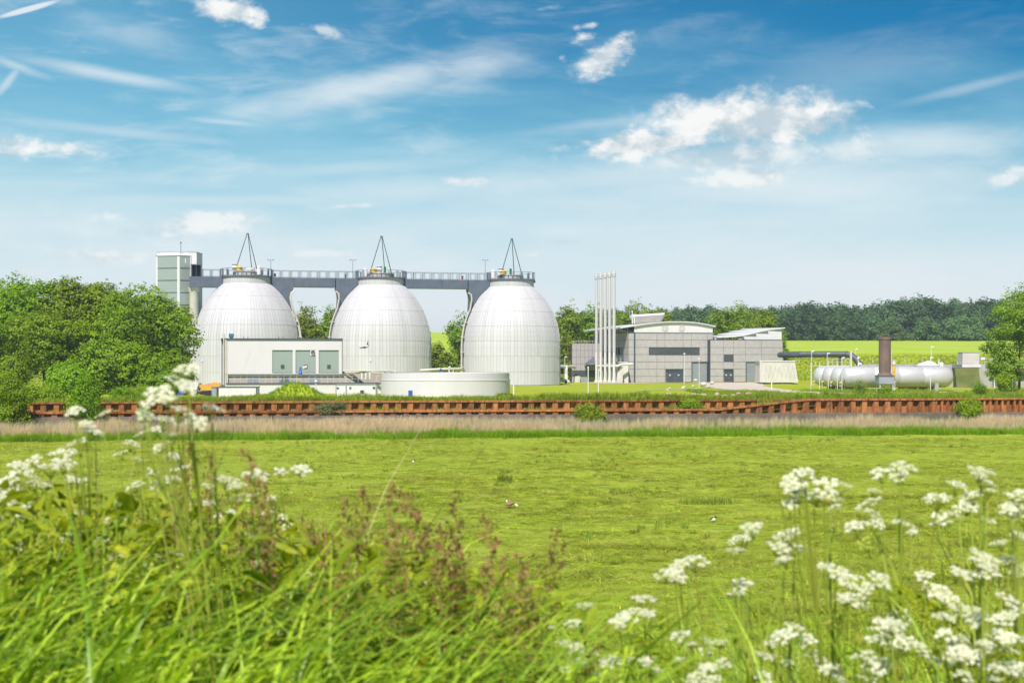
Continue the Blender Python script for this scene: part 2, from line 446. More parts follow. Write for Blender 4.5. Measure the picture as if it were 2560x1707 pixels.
M_cream = plain('cream_pipe', (0.60, 0.565, 0.51), (0.53, 0.50, 0.45), 1.5, 0.5)
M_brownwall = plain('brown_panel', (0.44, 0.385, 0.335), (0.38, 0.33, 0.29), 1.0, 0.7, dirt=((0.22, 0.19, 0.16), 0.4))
M_conc = plain('concrete', (0.42, 0.41, 0.385), (0.35, 0.34, 0.32), 0.8, 0.85, dirt=((0.22, 0.205, 0.18), 0.5), bump=0.3)
M_concl = plain('light_concrete', (0.62, 0.60, 0.54), (0.54, 0.52, 0.47), 0.8, 0.85, dirt=((0.40, 0.38, 0.33), 0.4))
M_quay = plain('quay_concrete', (0.19, 0.155, 0.125), (0.11, 0.09, 0.072), 0.7, 0.9, stretch=(1, 1, 0.5), dirt=((0.11, 0.095, 0.075), 0.75), bump=0.5, dist=0.03)
M_block = plain('block_panel', (0.455, 0.435, 0.415), (0.39, 0.375, 0.36), 1.6, 0.85, dirt=((0.31, 0.295, 0.28), 0.35), bump=0.25, island=0.06)
M_block_shaded = plain('side_panel', (0.42, 0.395, 0.385), (0.37, 0.35, 0.345), 1.6, 0.85, dirt=((0.30, 0.28, 0.27), 0.35), island=0.06)  # block panels darkened in colour for the shaded side and wing
M_joint = plain('joint', (0.11, 0.105, 0.105), None, 2.0, 0.9)
M_teal = plain('teal_frame', (0.045, 0.075, 0.095), None, 2.0, 0.45)
M_door = plain('door_blue_grey', (0.075, 0.09, 0.115), (0.06, 0.075, 0.095), 2.0, 0.45)
M_shutter = plain('roller_shutter', (0.30, 0.325, 0.345), (0.26, 0.285, 0.305), 1.0, 0.5)
M_louvre = plain('louvre', (0.13, 0.135, 0.145), None, 2.0, 0.5)
M_roofw = plain('white_roof', (0.68, 0.675, 0.665), (0.64, 0.635, 0.625), 0.4, 0.5)
M_cowl = plain('cowl_metal', (0.60, 0.57, 0.53), (0.52, 0.49, 0.455), 0.8, 0.6)
M_gas = plain('gas_vessel', (0.60, 0.595, 0.59), (0.55, 0.545, 0.54), 0.8, 0.42, 0.25, dirt=((0.52, 0.50, 0.46), 0.3))
M_flare = plain('weathered_flare', (0.185, 0.125, 0.105), (0.125, 0.088, 0.078), 1.2, 0.75, 0.0, (1, 1, 0.4), dirt=((0.30, 0.16, 0.085), 0.4))
M_duct = plain('slate_duct', (0.085, 0.10, 0.12), (0.065, 0.08, 0.098), 1.0, 0.5)
M_yellow = plain('yellow_paint', (0.72, 0.47, 0.03), None, 2.0, 0.4)
M_orange = plain('machine_yellow', (0.66, 0.36, 0.07), (0.55, 0.29, 0.05), 1.5, 0.5)
M_blue = plain('blue_paint', (0.03, 0.10, 0.42), None, 2.0, 0.45)
M_bluebox = plain('blue_box', (0.09, 0.17, 0.33), None, 2.0, 0.5)
M_greenp = plain('green_paint', (0.02, 0.16, 0.08), None, 2.0, 0.4)
M_red = plain('red_paint', (0.50, 0.06, 0.05), None, 2.0, 0.4)
M_sand = plain('sand_track', (0.60, 0.51, 0.41), (0.50, 0.42, 0.33), 0.9, 0.95, bump=0.5, dist=0.05)
M_stone = plain('boulder', (0.58, 0.54, 0.49), (0.44, 0.40, 0.36), 2.5, 0.9, bump=0.5, dist=0.05)
M_redstone = plain('red_rubble', (0.56, 0.38, 0.25), (0.40, 0.28, 0.18), 2.0, 0.9, bump=0.5, dist=0.05)
M_tyre = plain('rubber', (0.02, 0.02, 0.022), None, 2.0, 0.8)
M_black = plain('black_feather', (0.012, 0.012, 0.012), None, 8.0, 0.6)
M_wfeather = plain('white_feather', (0.78, 0.77, 0.74), None, 8.0, 0.7)
M_bfeather = plain('brown_feather', (0.34, 0.17, 0.085), (0.22, 0.11, 0.055), 20.0, 0.7)

def make_rust():
    m, N, L = new_mat('rust')
    v = coords(N, L); vs = coords(N, L, (2.2, 2.2, 0.35))
    a = nramp(N, L, nnoise(N, L, v, 1.3, 7, 0.65), 0.35, 0.65)
    b = nramp(N, L, nnoise(N, L, vs, 1.8, 7, 0.7), 0.42, 0.66)
    c = nmix(N, L, a, (0.33, 0.125, 0.042), (0.46, 0.20, 0.065))
    c = nmix(N, L, nmath(N, L, 'MULTIPLY', b, 0.75), c, (0.105, 0.042, 0.026))
    f = nnoise(N, L, v, 22, 5, 0.6)
    c = nmix(N, L, nmath(N, L, 'MULTIPLY', nramp(N, L, f, 0.55, 0.75), 0.5), c, (0.44, 0.185, 0.06))
    g = N.new('ShaderNodeNewGeometry')
    k = N.new('ShaderNodeObjectInfo')
    mr = N.new('ShaderNodeMapRange'); L.new(k.outputs['Random'], mr.inputs[0]); mr.inputs[3].default_value = 0.62; mr.inputs[4].default_value = 1.25
    cb = N.new('ShaderNodeCombineColor'); [L.new(mr.outputs[0], cb.inputs[i]) for i in range(3)]
    c = nmix(N, L, 1.0, c, cb.outputs[0], 'MULTIPLY')
    finish(N, L, c, 0.9, 0.0, f, 0.5, 0.01, 0.2)
    return m
M_rust = make_rust()

def make_glass(name, tint, alpha=0.55, rough=0.08):
    """tinted glass: part reflection, part clear view through"""
    m, N, L = new_mat(name)
    g = N.new('ShaderNodeBsdfGlossy'); g.inputs['Roughness'].default_value = rough; g.inputs['Color'].default_value = (0.9, 0.95, 0.95, 1)
    t = N.new('ShaderNodeBsdfTransparent'); t.inputs['Color'].default_value = (*tint, 1)
    d = N.new('ShaderNodeBsdfDiffuse'); d.inputs['Color'].default_value = (tint[0] * 0.78, tint[1] * 0.80, tint[2] * 0.80, 1)
    lw = N.new('ShaderNodeLayerWeight'); lw.inputs['Blend'].default_value = 0.25
    m1 = N.new('ShaderNodeMixShader'); m1.inputs[0].default_value = alpha
    L.new(t.outputs[0], m1.inputs[1]); L.new(d.outputs[0], m1.inputs[2])
    m2 = N.new('ShaderNodeMixShader')
    fr = nmath(N, L, 'ADD', nmath(N, L, 'MULTIPLY', lw.outputs['Fresnel'], 0.7), 0.05); L.new(fr, m2.inputs[0])
    L.new(m1.outputs[0], m2.inputs[1]); L.new(g.outputs[0], m2.inputs[2])
    o = N.new('ShaderNodeOutputMaterial'); L.new(m2.outputs[0], o.inputs[0])
    return m
M_glass = make_glass('tower_glass', (0.72, 0.82, 0.77), 0.48)
M_chan = make_glass('channel_glass', (0.57, 0.665, 0.615), 0.7, 0.15)
M_wind = make_glass('window_glass', (0.10, 0.15, 0.17), 0.7, 0.05)

def make_ground(name, kind):
    m, N, L = new_mat(name)
    v = coords(N, L)
    big = nramp(N, L, nnoise(N, L, coords(N, L, (0.6, 1.0, 1)), 0.09, 5, 0.6, 0.5), 0.33, 0.67)
    mid = nramp(N, L, nnoise(N, L, coords(N, L, (0.5, 1.0, 1)), 0.55, 5, 0.6, 0.4), 0.33, 0.67)
    fine = nnoise(N, L, v, 9.0, 6, 0.7)
    if kind == 'meadow':
        c = nmix(N, L, big, (0.22, 0.31, 0.010), (0.37, 0.42, 0.035))
        c = nmix(N, L, nmath(N, L, 'MULTIPLY', mid, 0.6), c, (0.17, 0.28, 0.010))
        c = nmix(N, L, nmath(N, L, 'MULTIPLY', nramp(N, L, fine, 0.45, 0.7), 0.6), c, (0.43, 0.455, 0.075))
        st1 = nramp(N, L, nnoise(N, L, coords(N, L, (0.28, 1.0, 1)), 1.5, 6, 0.65, 0.6), 0.40, 0.66)
        st2 = nramp(N, L, nnoise(N, L, coords(N, L, (0.35, 1.0, 1)), 5.0, 6, 0.7, 0.5), 0.42, 0.66)
        c = nmix(N, L, nmath(N, L, 'MULTIPLY', st1, 0.65), c, (0.46, 0.485, 0.065))
        c = nmix(N, L, nmath(N, L, 'MULTIPLY', st2, 0.72), c, (0.11, 0.20, 0.005))  # dark green streaks, with the shadows in the cut grass put into the colour
        c = nmix(N, L, nmath(N, L, 'MULTIPLY', nramp(N, L, nnoise(N, L, coords(N, L, (0.6, 1, 1)), 2.1, 5, 0.6), 0.60, 0.72), 0.8), c, (0.085, 0.135, 0.014))
    elif kind == 'plant':
        c = nmix(N, L, mid, (0.26, 0.34, 0.008), (0.38, 0.43, 0.025))
        c = nmix(N, L, nmath(N, L, 'MULTIPLY', big, 0.5), c, (0.34, 0.38, 0.03))
        c = nmix(N, L, nmath(N, L, 'MULTIPLY', nramp(N, L, fine, 0.5, 0.7), 0.4), c, (0.12, 0.19, 0.02))
    elif kind == 'crop':
        c = nmix(N, L, big, (0.34, 0.47, 0.035), (0.46, 0.56, 0.06))
        c = nmix(N, L, nmath(N, L, 'MULTIPLY', nramp(N, L, nnoise(N, L, coords(N, L, (0.15, 1, 1)), 0.25, 6, 0.65), 0.4, 0.7), 0.55), c, (0.24, 0.34, 0.04))
    else:
        c = nmix(N, L, mid, (0.10, 0.13, 0.03), (0.17, 0.17, 0.06))
    finish(N, L, c, 0.9, 0.0, fine, 0.6, 0.08, 0.15)
    return m
M_meadow = make_ground('meadow_soil', 'meadow')
M_plant = make_ground('plant_lawn', 'plant')
M_crop = make_ground('crop', 'crop')
M_dike = make_ground('dike_soil', 'dike')

# ================================================================== terrain
def sstep(a, b, x):
    t = np.clip((np.asarray(x, float) - a) / (b - a), 0, 1); return t * t * (3 - 2 * t)
def Y_front(X): return 126.0 + (np.asarray(X, float) + 45.4) * 13.0 / 95.4     # foot of the front sheet piling
def Y_back(X): return Y_front(X) + 4.0
X_JOIN = 29.0
def Y_start(X): return np.where(np.asarray(X) < X_JOIN, Y_back(X) + 0.12, Y_front(X) + 0.35)

def z_meadow(X, Y):
    X, Y = np.asarray(X, float), np.asarray(Y, float)
    dike = 5.05 * (1 - sstep(-6.0, 26.0, Y + 4.0 * (Y < 0))) 
    dike = np.where(Y < 1.8, 5.05, 5.05 * (1 - np.clip((Y - 1.8) / 22.5, 0, 1)) ** 1.05)
    z = dike + 0.10 * sstep(26, 40, Y) * (vnoise(X * 0.12, Y * 0.16, 3) + 0.6 * vnoise(X * 0.5, Y * 0.7, 5)) + 0.16 * sstep(22, 30, Y) * vnoise(X * 0.22 + 3, Y * 0.75, 14) * (0.4 + vnoise(X * 0.05, Y * 0.06, 15)) + 0.07 * vnoise(X * 0.9, Y * 1.9, 8)
    d = Y_front(X) - Y
    return z + 0.55 * (1 - sstep(1.0, 9.0, d))
def z_plant(X, Y):
    X, Y = np.asarray(X, float), np.asarray(Y, float)
    d = Y - Y_start(X)
    berm = 1.62 + 1.0 * (1 - sstep(4.0, 24.0, d))
    build = 0.30 * sstep(10, 20, X) * sstep(270, 296, Y)
    hill = 6.5 * np.clip((Y - 316.0) / 54.0, 0, 1) ** 1.3
    return berm + build + hill + 0.10 * vnoise(X * 0.2, Y * 0.2, 11) + 0.05 * vnoise(X * 0.9, Y * 0.9, 12)
def z_hill(X, Y):
    X, Y = np.asarray(X, float), np.asarray(Y, float)
    top = 20.4 - 4.1 * sstep(20, 110, X)
    t = np.clip((Y - 370.0) / 340.0, 0, 1)
    return 8.12 + (top - 8.12) * (t * (1.25 - 0.25 * t)) + 0.25 * vnoise(X * 0.03, Y * 0.03, 21)
def gz(X, Y):                               # height of whatever ground is there
    X, Y = float(X), float(Y)
    if Y < float(Y_front(X)): return float(z_meadow(X, Y))
    if Y < 370: return float(z_plant(X, Y))
    return float(z_hill(X, Y))

def sheet(name, xs, rows, zf, mat):
    """rows(x, t) -> y"""
    ts = rows[1]; X = np.repeat(xs[:, None], len(ts), 1); Y = rows[0](X, ts[None, :]) + 0 * X
    Z = zf(X, Y); nx, ny = X.shape
    v = np.stack([X, Y, Z], -1).reshape(-1, 3)
    i = np.arange(nx - 1)[:, None] * ny + np.arange(ny - 1)[None, :]
    f = np.stack([i, i + ny, i + ny + 1, i + 1], -1).reshape(-1, 4)
    return np_mesh(name, v, f, mat, smooth=True)

xs = np.concatenate([np.linspace(-160, -60, 21)[:-1], np.linspace(-60, 60, 241), np.linspace(60, 160, 21)[1:]])
meadow = tag(sheet('meadow', xs, (lambda X, t: -25 + t * (Y_front(X) - 0.35 + 25), np.linspace(0, 1, 420)), z_meadow, M_meadow), kind='structure')
xs = np.concatenate([np.linspace(-420, -110, 32)[:-1], np.linspace(-110, X_JOIN - 0.01, 140), np.linspace(X_JOIN, 130, 100), np.linspace(130, 420, 30)[1:]])
plant_ground = tag(sheet('plant_ground', xs, (lambda X, t: Y_start(X) + t * (370 - Y_start(X)), np.linspace(0, 1, 240) ** 1.25), z_plant, M_plant), kind='structure')
xs = np.concatenate([np.linspace(-1500, -200, 40)[:-1], np.linspace(-200, 420, 120), np.linspace(420, 1600, 40)[1:]])
hillside = tag(sheet('hillside_field', xs, (lambda X, t: 369.6 + t * 2400, np.linspace(0, 1, 160) ** 2.0), z_hill, M_crop), kind='structure')
# planted strip between the two rows of piling
xs = np.linspace(-80, X_JOIN + 2, 160)
terrace = tag(sheet('terrace_strip', xs, (lambda X, t: Y_front(X) + 0.1 + t * 4.2, np.linspace(0, 1, 8)),
                    lambda X, Y: 1.40 + 0.02 * (Y - Y_front(X)) + 0.9 * sstep(20, 29, X) + 0.12 * vnoise(X * 0.8, Y * 0.8, 31), M_plant), kind='structure')

def drape(name, pts, w, mat, lift=0.05, n=60):
    """a track laid over the plant ground along a line of points"""
    pts = [Vector((a, b, 0)) for a, b in pts]; mb = MB(); rows = []
    P4 = [pts[0]] + pts + [pts[-1]]; path = []
    for i in range(1, len(P4) - 2):
        for k in range(n // (len(pts) - 1)):
            t = k / (n // (len(pts) - 1)); a, b, c, d = P4[i - 1:i + 3]
            path.append(0.5 * ((2 * b) + (c - a) * t + (2 * a - 5 * b + 4 * c - d) * t * t + (3 * b - a - 3 * c + d) * t ** 3))
    path.append(pts[-1])
    m = 7
    for i, p in enumerate(path):
        t = (path[min(i + 1, len(path) - 1)] - path[max(0, i - 1)]).normalized(); s = Vector((t.y, -t.x, 0))
        ww = (w[0] + (w[1] - w[0]) * i / (len(path) - 1)) * (1 + 0.25 * float(vnoise(i * 0.35, 1.5, 5)))
        for k in range(m):
            q = p + s * ww * (k / (m - 1) - 0.5)
            rows.append((q.x, q.y, gz(q.x, q.y) + lift))
    fs = [(i * m + k, i * m + k + 1, (i + 1) * m + k + 1, (i + 1) * m + k) for i in range(len(path) - 1) for k in range(m - 1)]
    mb.add(rows, fs, 0, True)
    return tag(mb.build(name, mat), kind='structure')
drape('sand_track', [(XA(1830, 297), 297), (XA(1835, 270), 270), (XA(1900, 238), 238), (XA(2020, 218), 218), (XA(2160, 212), 212), (XA(2420, 226), 226)], (13, 4.5), M_sand)
drape('yard_path', [(XA(1360, 292), 292), (XA(1480, 291), 291), (XA(1570, 293), 293), (XA(1700, 296), 296), (XA(1830, 297), 297)], (4, 4.5), M_sand, 0.06)
drape('foot_path', [(XA(1590, 232), 232), (XA(1660, 240), 240), (XA(1760, 254), 254)], (1.2, 1.6), M_sand, 0.06)

# ================================================================== scattered ground cover
protos = {}
def ribbon(n, rad, h, w, bend, seed, segs=3, rise=1.0, leanx=0.0):
    """n blades in a disc: verts, faces"""
    r = np.random.RandomState(seed)
    a = r.rand(n) * 2 * np.pi; rr = rad * np.sqrt(r.rand(n))
    bx, by = rr * np.cos(a), rr * np.sin(a)
    d = r.rand(n) * 2 * np.pi; dx, dy = np.cos(d), np.sin(d)
    H = h[0] + (h[1] - h[0]) * r.rand(n); B = bend[0] + (bend[1] - bend[0]) * r.rand(n); W = w * (0.6 + 0.8 * r.rand(n))
    ts = np.linspace(0, 1, segs + 1); V = []
    for t in ts:
        x = bx + (dx * B + leanx) * H * t ** 1.6; y = by + dy * B * H * t ** 1.6; z = H * rise * (t - 0.45 * np.clip(B, 0, 1.2) * t ** 2.4)
        ww = W * (1 - 0.88 * t ** 1.6)
        V.append(np.stack([np.stack([x - dy * ww, y + dx * ww, z], -1), np.stack([x + dy * ww, y - dx * ww, z], -1)], 1))
    V = np.stack(V, 1)                                   # n, segs+1, 2, 3
    k = (segs + 1) * 2; base = np.arange(n)[:, None] * k + np.arange(segs)[None, :] * 2
    Fc = np.stack([base, base + 1, base + 3, base + 2], -1).reshape(-1, 4)
    return V.reshape(-1, 3), Fc
def proto_coll(name, meshes):
    c = bpy.data.collections.new(name)
    for i, (v, f, mat) in enumerate(meshes):
        o = np_mesh(name + '_clump', v, f, mat); col.objects.unlink(o); c.objects.link(o)
    protos[name] = c
    return c
def scatter(name, label, verts, faces, dens, scl, coll, density, s0, s1, tilt=0.15, seed=1, cat='grass'):
    o = np_mesh(name, verts, faces, M_plant)
    me = o.data
    for an, arr in (('dens', dens), ('scl', scl)):
        at = me.attributes.new(an, 'FLOAT', 'POINT'); at.data.foreach_set('value', np.ascontiguousarray(arr, dtype=np.float32).ravel())
    ng = bpy.data.node_groups.new(name, 'GeometryNodeTree')
    ng.interface.new_socket('Geometry', in_out='INPUT', socket_type='NodeSocketGeometry')
    ng.interface.new_socket('Geometry', in_out='OUTPUT', socket_type='NodeSocketGeometry')
    N, L = ng.nodes, ng.links
    gi, go = N.new('NodeGroupInput'), N.new('NodeGroupOutput')
    dp = N.new('GeometryNodeDistributePointsOnFaces'); L.new(gi.outputs[0], dp.inputs['Mesh'])
    na = N.new('GeometryNodeInputNamedAttribute'); na.data_type = 'FLOAT'; na.inputs['Name'].default_value = 'dens'
    mu = N.new('ShaderNodeMath'); mu.operation = 'MULTIPLY'; mu.inputs[1].default_value = density
    L.new(na.outputs[0], mu.inputs[0]); L.new(mu.outputs[0], dp.inputs['Density']); dp.inputs['Seed'].default_value = seed
    ci = N.new('GeometryNodeCollectionInfo'); ci.inputs['Collection'].default_value = coll
    ci.inputs['Separate Children'].default_value = True; ci.inputs['Reset Children'].default_value = True
    ip = N.new('GeometryNodeInstanceOnPoints'); L.new(dp.outputs['Points'], ip.inputs['Points'])
    L.new(ci.outputs[0], ip.inputs['Instance']); ip.inputs['Pick Instance'].default_value = True
    rv = N.new('FunctionNodeRandomValue'); rv.data_type = 'FLOAT_VECTOR'
    rv.inputs[0].default_value = (-tilt, -tilt, 0); rv.inputs[1].default_value = (tilt, tilt, 6.283)
    L.new(rv.outputs[0], ip.inputs['Rotation'])
    rs = N.new('FunctionNodeRandomValue'); rs.data_type = 'FLOAT'
    rs.inputs[2].default_value = s0; rs.inputs[3].default_value = s1
    nb = N.new('GeometryNodeInputNamedAttribute'); nb.data_type = 'FLOAT'; nb.inputs['Name'].default_value = 'scl'
    m2 = N.new('ShaderNodeMath'); m2.operation = 'MULTIPLY'; L.new(rs.outputs[1], m2.inputs[0]); L.new(nb.outputs[0], m2.inputs[1])
    L.new(m2.outputs[0], ip.inputs['Scale'])
    L.new(ip.outputs[0], go.inputs[0])
    md = o.modifiers.new('cover', 'NODES'); md.node_group = ng
    return tag(o, label, cat, kind='stuff')
def region(xf, ys, zf, nx=120):
    """grid: xf(y) -> (x0, x1)"""
    V = []
    for y in ys:
        x0, x1 = xf(y); x = np.linspace(x0, x1, nx); V.append(np.stack([x, np.full(nx, y), np.zeros(nx)], -1))
    V = np.stack(V); V[..., 2] = zf(V[..., 0], V[..., 1])
    ny = len(ys); i = np.arange(ny - 1)[:, None] * nx + np.arange(nx - 1)[None, :]
    return V.reshape(-1, 3), np.stack([i, i + 1, i + nx + 1, i + nx], -1).reshape(-1, 4)
def strip(x0, x1, rows, zf, nx=240):
    """rows: list of functions X -> Y"""
    x = np.linspace(x0, x1, nx); V = np.stack([np.stack([x, r(x), np.zeros(nx)], -1) for r in rows])
    V[..., 2] = zf(V[..., 0], V[..., 1]); ny = len(rows)
    i = np.arange(ny - 1)[:, None] * nx + np.arange(nx - 1)[None, :]
    return V.reshape(-1, 3), np.stack([i, i + 1, i + nx + 1, i + nx], -1).reshape(-1, 4)

def Y_edge(X):                               # where the mown meadow stops
    X = np.asarray(X, float); return Y_front(X) - 11.5 + 0.9 * vnoise(X * 0.25, 0 * X, 41) - 1.2 * sstep(-10, -45, X) * 0

c_mown = proto_coll('mown', [(*ribbon(26, 0.40, (0.18, 0.46), 0.010, (0.9, 1.6), s, 2, 0.32), M_mown) for s in (1, 2, 3, 4)])
c_tuft = proto_coll('tuft', [(*ribbon(30, 0.16, (0.14, 0.34), 0.007, (0.2, 0.8), s, 3), M_tuft) for s in (11, 12, 13)])
c_green = proto_coll('green', [(*ribbon(26, 0.22, (0.55, 1.0), 0.014, (0.1, 0.6), s, 3), M_green) for s in (21, 22, 23)])
c_reed = proto_coll('reed', [(*ribbon(22, 0.22, (0.9, 1.55), 0.012, (0.05, 0.28), s, 3, 1.0, 0.10), M_reed) for s in (31, 32, 33)])
c_rough = proto_coll('rough', [(*ribbon(30, 0.26, (0.25, 0.62), 0.013, (0.2, 0.8), s, 3), M_rough) for s in (41, 42, 43)])

# mown meadow
ys = np.concatenate([np.linspace(24, 60, 60), np.linspace(61, 123, 60)])
v, f = region(lambda y: (-0.385 * y - 2, 0.385 * y + 2), ys, z_meadow, 160)
X, Y = v[:, 0], v[:, 1]; inside = (Y < Y_edge(X) + 0.6)
patch = vnoise(X * 0.22, Y * 0.3, 51) + 0.6 * vnoise(X * 0.8, Y * 1.0, 52)
dens = inside * np.clip(0.75 + 1.1 * patch, 0.15, 1.6) * (0.35 + 0.65 * sstep(95, 45, Y))
scatter('mown_grass', 'mown yellow green grass lying over the flat meadow', v, f, dens, 0.8 + 0.5 * np.clip(patch, -0.4, 0.6), c_mown, 26.0, 0.6, 1.25, 0.16, 1)
dens = inside * np.clip(vnoise(X * 0.35, Y * 0.6, 61) * 2.0 + vnoise(X * 1.3, Y * 1.7, 62) * 1.4 - 0.6, 0, 1.6)
scatter('grass_tufts', 'darker green grass tufts dotted about the mown meadow', v, f, dens, np.ones(len(X)), c_tuft, 7.0, 0.35, 1.2, 0.35, 2)
# green margin and dry reeds in front of the concrete wall
v, f = strip(-62, 66, [lambda x, k=k: Y_edge(x) + 0.5 + k * 0.75 for k in range(9)], z_meadow)
X, Y = v[:, 0], v[:, 1]; k = np.repeat(np.arange(9), 240)
n1 = vnoise(X * 0.35, Y * 0.5, 71)
scatter('meadow_margin', 'band of tall fresh green grass along the far edge of the meadow', v, f, np.clip(1.0 + 0.8 * n1, 0.3, 1.5) * np.interp(k, [0, 3, 5, 8], [1, 1, .35, .05]), 0.78 + 0.45 * n1, c_green, 12.0, 0.7, 1.15, 0.12, 3)
v, f = strip(-62, 66, [lambda x, k=k: Y_front(x) - 7.6 + k * 0.9 for k in range(8)], z_meadow)
X, Y = v[:, 0], v[:, 1]
n2 = vnoise(X * 0.22, Y * 0.4, 75) + 0.5 * vnoise(X * 0.9, Y * 0.9, 76)
thin = 1 - 0.55 * np.exp(-((X - 12) / 9.0) ** 2) - 0.75 * np.exp(-((X - 29) / 9) ** 2)
scatter('dry_reeds', 'belt of pale dry reeds standing before the concrete wall', v, f, np.clip(0.85 + 1.7 * n2, 0.03, 1.7) * thin, (0.80 + 0.32 * n2) * (0.86 + 0.14 * thin), c_reed, 13.0, 0.7, 1.1, 0.08, 4, 'reeds')
scatter('reed_undergrowth', 'green shoots growing among the dry reeds', v, f, np.clip(0.35 - 1.8 * n2, 0.02, 1.4) + 0.5 * (1 - thin), 0.85 + 0 * X, c_green, 2.4, 0.6, 1.15, 0.1, 5)
# rough grass on the bank behind the piling, and on the strip between the two rows
v, f = strip(-75, 75, [lambda x, k=k: Y_start(x) + 0.2 + k * 1.1 for k in range(26)], z_plant, 300)
X, Y = v[:, 0], v[:, 1]; n3 = vnoise(X * 0.2, Y * 0.2, 81) + 0.5 * vnoise(X * 0.8, Y * 0.8, 82)
path_clear = 1 - 0.95 * (np.abs(X - (52 + (Y - 212) * 0)) < 0)   
scatter('bank_grass', 'rough uneven grass on the bank behind the rusty piling', v, f, np.clip(0.8 + 1.0 * n3, 0.1, 1.5), 0.9 + 0.6 * n3, c_rough, 6.0, 0.8, 1.7, 0.15, 6)
v, f = strip(-70, X_JOIN - 1, [lambda x, k=k: Y_front(x) + 0.5 + k * 0.65 for k in range(6)], lambda X, Y: 1.42 + 0.02 * (Y - Y_front(X)) + 0.9 * sstep(20, 29, X), 260)
X, Y = v[:, 0], v[:, 1]; n4 = vnoise(X * 0.45, Y * 0.4, 85) + 0.4 * vnoise(X * 1.4, Y, 86)
scatter('terrace_weeds', 'weeds and grass growing between the two rows of rusty piling', v, f, np.clip(0.25 + 1.6 * n4, 0.0, 1.5) + 0.6 * (X < -36), 1.15 + 0.9 * n4, c_rough, 6.0, 0.6, 1.4, 0.15, 7, 'weeds')
# longer grass about the gas store and the far bank
v, f = region(lambda y: (28, 110), np.linspace(150, 232, 30), z_plant, 120)
X, Y = v[:, 0], v[:, 1]; n5 = vnoise(X * 0.15, Y * 0.15, 91) + 0.5 * vnoise(X * 0.6, Y * 0.6, 92)
tp = np.array([(XA(1835, 270), 270), (XA(1900, 238), 238), (XA(2020, 218), 218), (XA(2160, 212), 212), (XA(2420, 226), 226)])
dmin = np.full(len(X), 1e9)
for a, b in zip(tp[:-1], tp[1:]):
    ab = b - a; t = np.clip(((X - a[0]) * ab[0] + (Y - a[1]) * ab[1]) / (ab @ ab), 0, 1)
    dmin = np.minimum(dmin, np.hypot(X - a[0] - t * ab[0], Y - a[1] - t * ab[1]))
scatter('yard_grass', 'uneven long grass around the gas vessels and the sandy track', v, f, np.clip(0.6 + 1.0 * n5, 0.05, 1.4) * (dmin > 3.6), 0.9 + 0.5 * n5, c_rough, 3.0, 0.6, 1.3, 0.15, 8)
v, f = strip(-160, 160, [lambda x, k=k: 318 + k * 6.0 + 0 * x for k in range(9)], z_plant, 200)
X, Y = v[:, 0], v[:, 1]
scatter('slope_grass', 'taller grass on the slope below the crop field', v, f, 0.8 + 0.8 * vnoise(X * 0.1, Y * 0.1, 95), 0.75 + 0 * X, c_rough, 2.2, 0.7, 1.3, 0.15, 9)

# ================================================================== quay wall and sheet piling
def wall_line(X, off=0.0): return Vector((X, float(Y_front(X)) + off, 0))
WALL_ANG = math.atan2(13.0, 95.4)
WU = Vector((math.cos(WALL_ANG), math.sin(WALL_ANG), 0)); WV = Vector((-WU.y, WU.x, 0))

quay = empty('quay_wall', wall_line(0, -0.9), 'long low stained concrete wall behind the dry reeds', 'wall')
edges = [-70 + 6.05 * k for k in range(24)]
for a, b in zip(edges[:-1], edges[1:]):
    p, q = wall_line(a, -1.0), wall_line(b, -1.0)
    mb = MB(); g = 0.022; dz = rng.uniform(-0.02, 0.02); dy = rng.uniform(-0.02, 0.02)
    A, B = p + WU * g + WV * dy, q - WU * g + WV * dy
    top = 1.60 + dz
    for (z0, z1, f0) in ((-0.4, top, 0.0),):
        mb.hexa([A + Vector((0, 0, z0)), B + Vector((0, 0, z0)), B + WV * 0.9 + Vector((0, 0, z0)), A + WV * 0.9 + Vector((0, 0, z0)),
                 A + Vector((0, 0, z1)), B + Vector((0, 0, z1)), B + WV * 0.9 + Vector((0, 0, z1)), A + WV * 0.9 + Vector((0, 0, z1))])
    mb.build('wall_panel', M_quay, quay)

def pile_mesh(pitch, h, pan=0.42, depth=0.36):
    """one U-shaped steel sheet pile, standing at the origin, running along +x"""
    mb = MB(); t = 0.03
    w = pitch; f0 = w * pan
    prof = [(0, 0), (f0, 0), (f0 + w * 0.10, depth), (w - w * 0.10, depth), (w, 0.0)]
    pts = [(x, y) for x, y in prof]
    for (x0, y0), (x1, y1) in zip(pts[:-1], pts[1:]):
        mb.hexa([(x0, y0, 0), (x1, y1, 0), (x1, y1 + t, 0), (x0, y0 + t, 0), (x0, y0, h), (x1, y1, h), (x1, y1 + t, h), (x0, y0 + t, h)])
    o = mb.build('sheet_pile', M_rust); me = o.data; bpy.data.objects.remove(o); return me
def piling(name, label, x0, x1, off, pitch, ztop, zbot, pan=0.42, depth=0.36):
    r = empty(name, wall_line(x0, off), label, 'sheet piling'); base = wall_line(x0, off)
    L = (x1 - x0) / math.cos(WALL_ANG); n = math.ceil(L / pitch)
    ms = {}
    capped = []
    for i in range(n):
        p = base + WU * (i * pitch)
        zt = ztop(p.x + pitch * 0.5); h = round(zt - zbot, 2)
        if h not in ms: ms[h] = pile_mesh(pitch, h, pan, depth)
        o = share('sheet_pile', ms[h], r, p - base + Vector((0, 0, zbot)), (0, 0, WALL_ANG))
    return r, base, n
H_LOW, H_HIGH = 1.93, 2.84
def ztop_front(X): return H_LOW + (H_HIGH - H_LOW) * min(1, max(0, (X - 19.6) / 8.6))
fr, fb, fn = piling('front_sheet_piling', 'rusty front sheet piling that steps up to full height', -64, 41.0, 0.0, 1.16, ztop_front, 0.2)
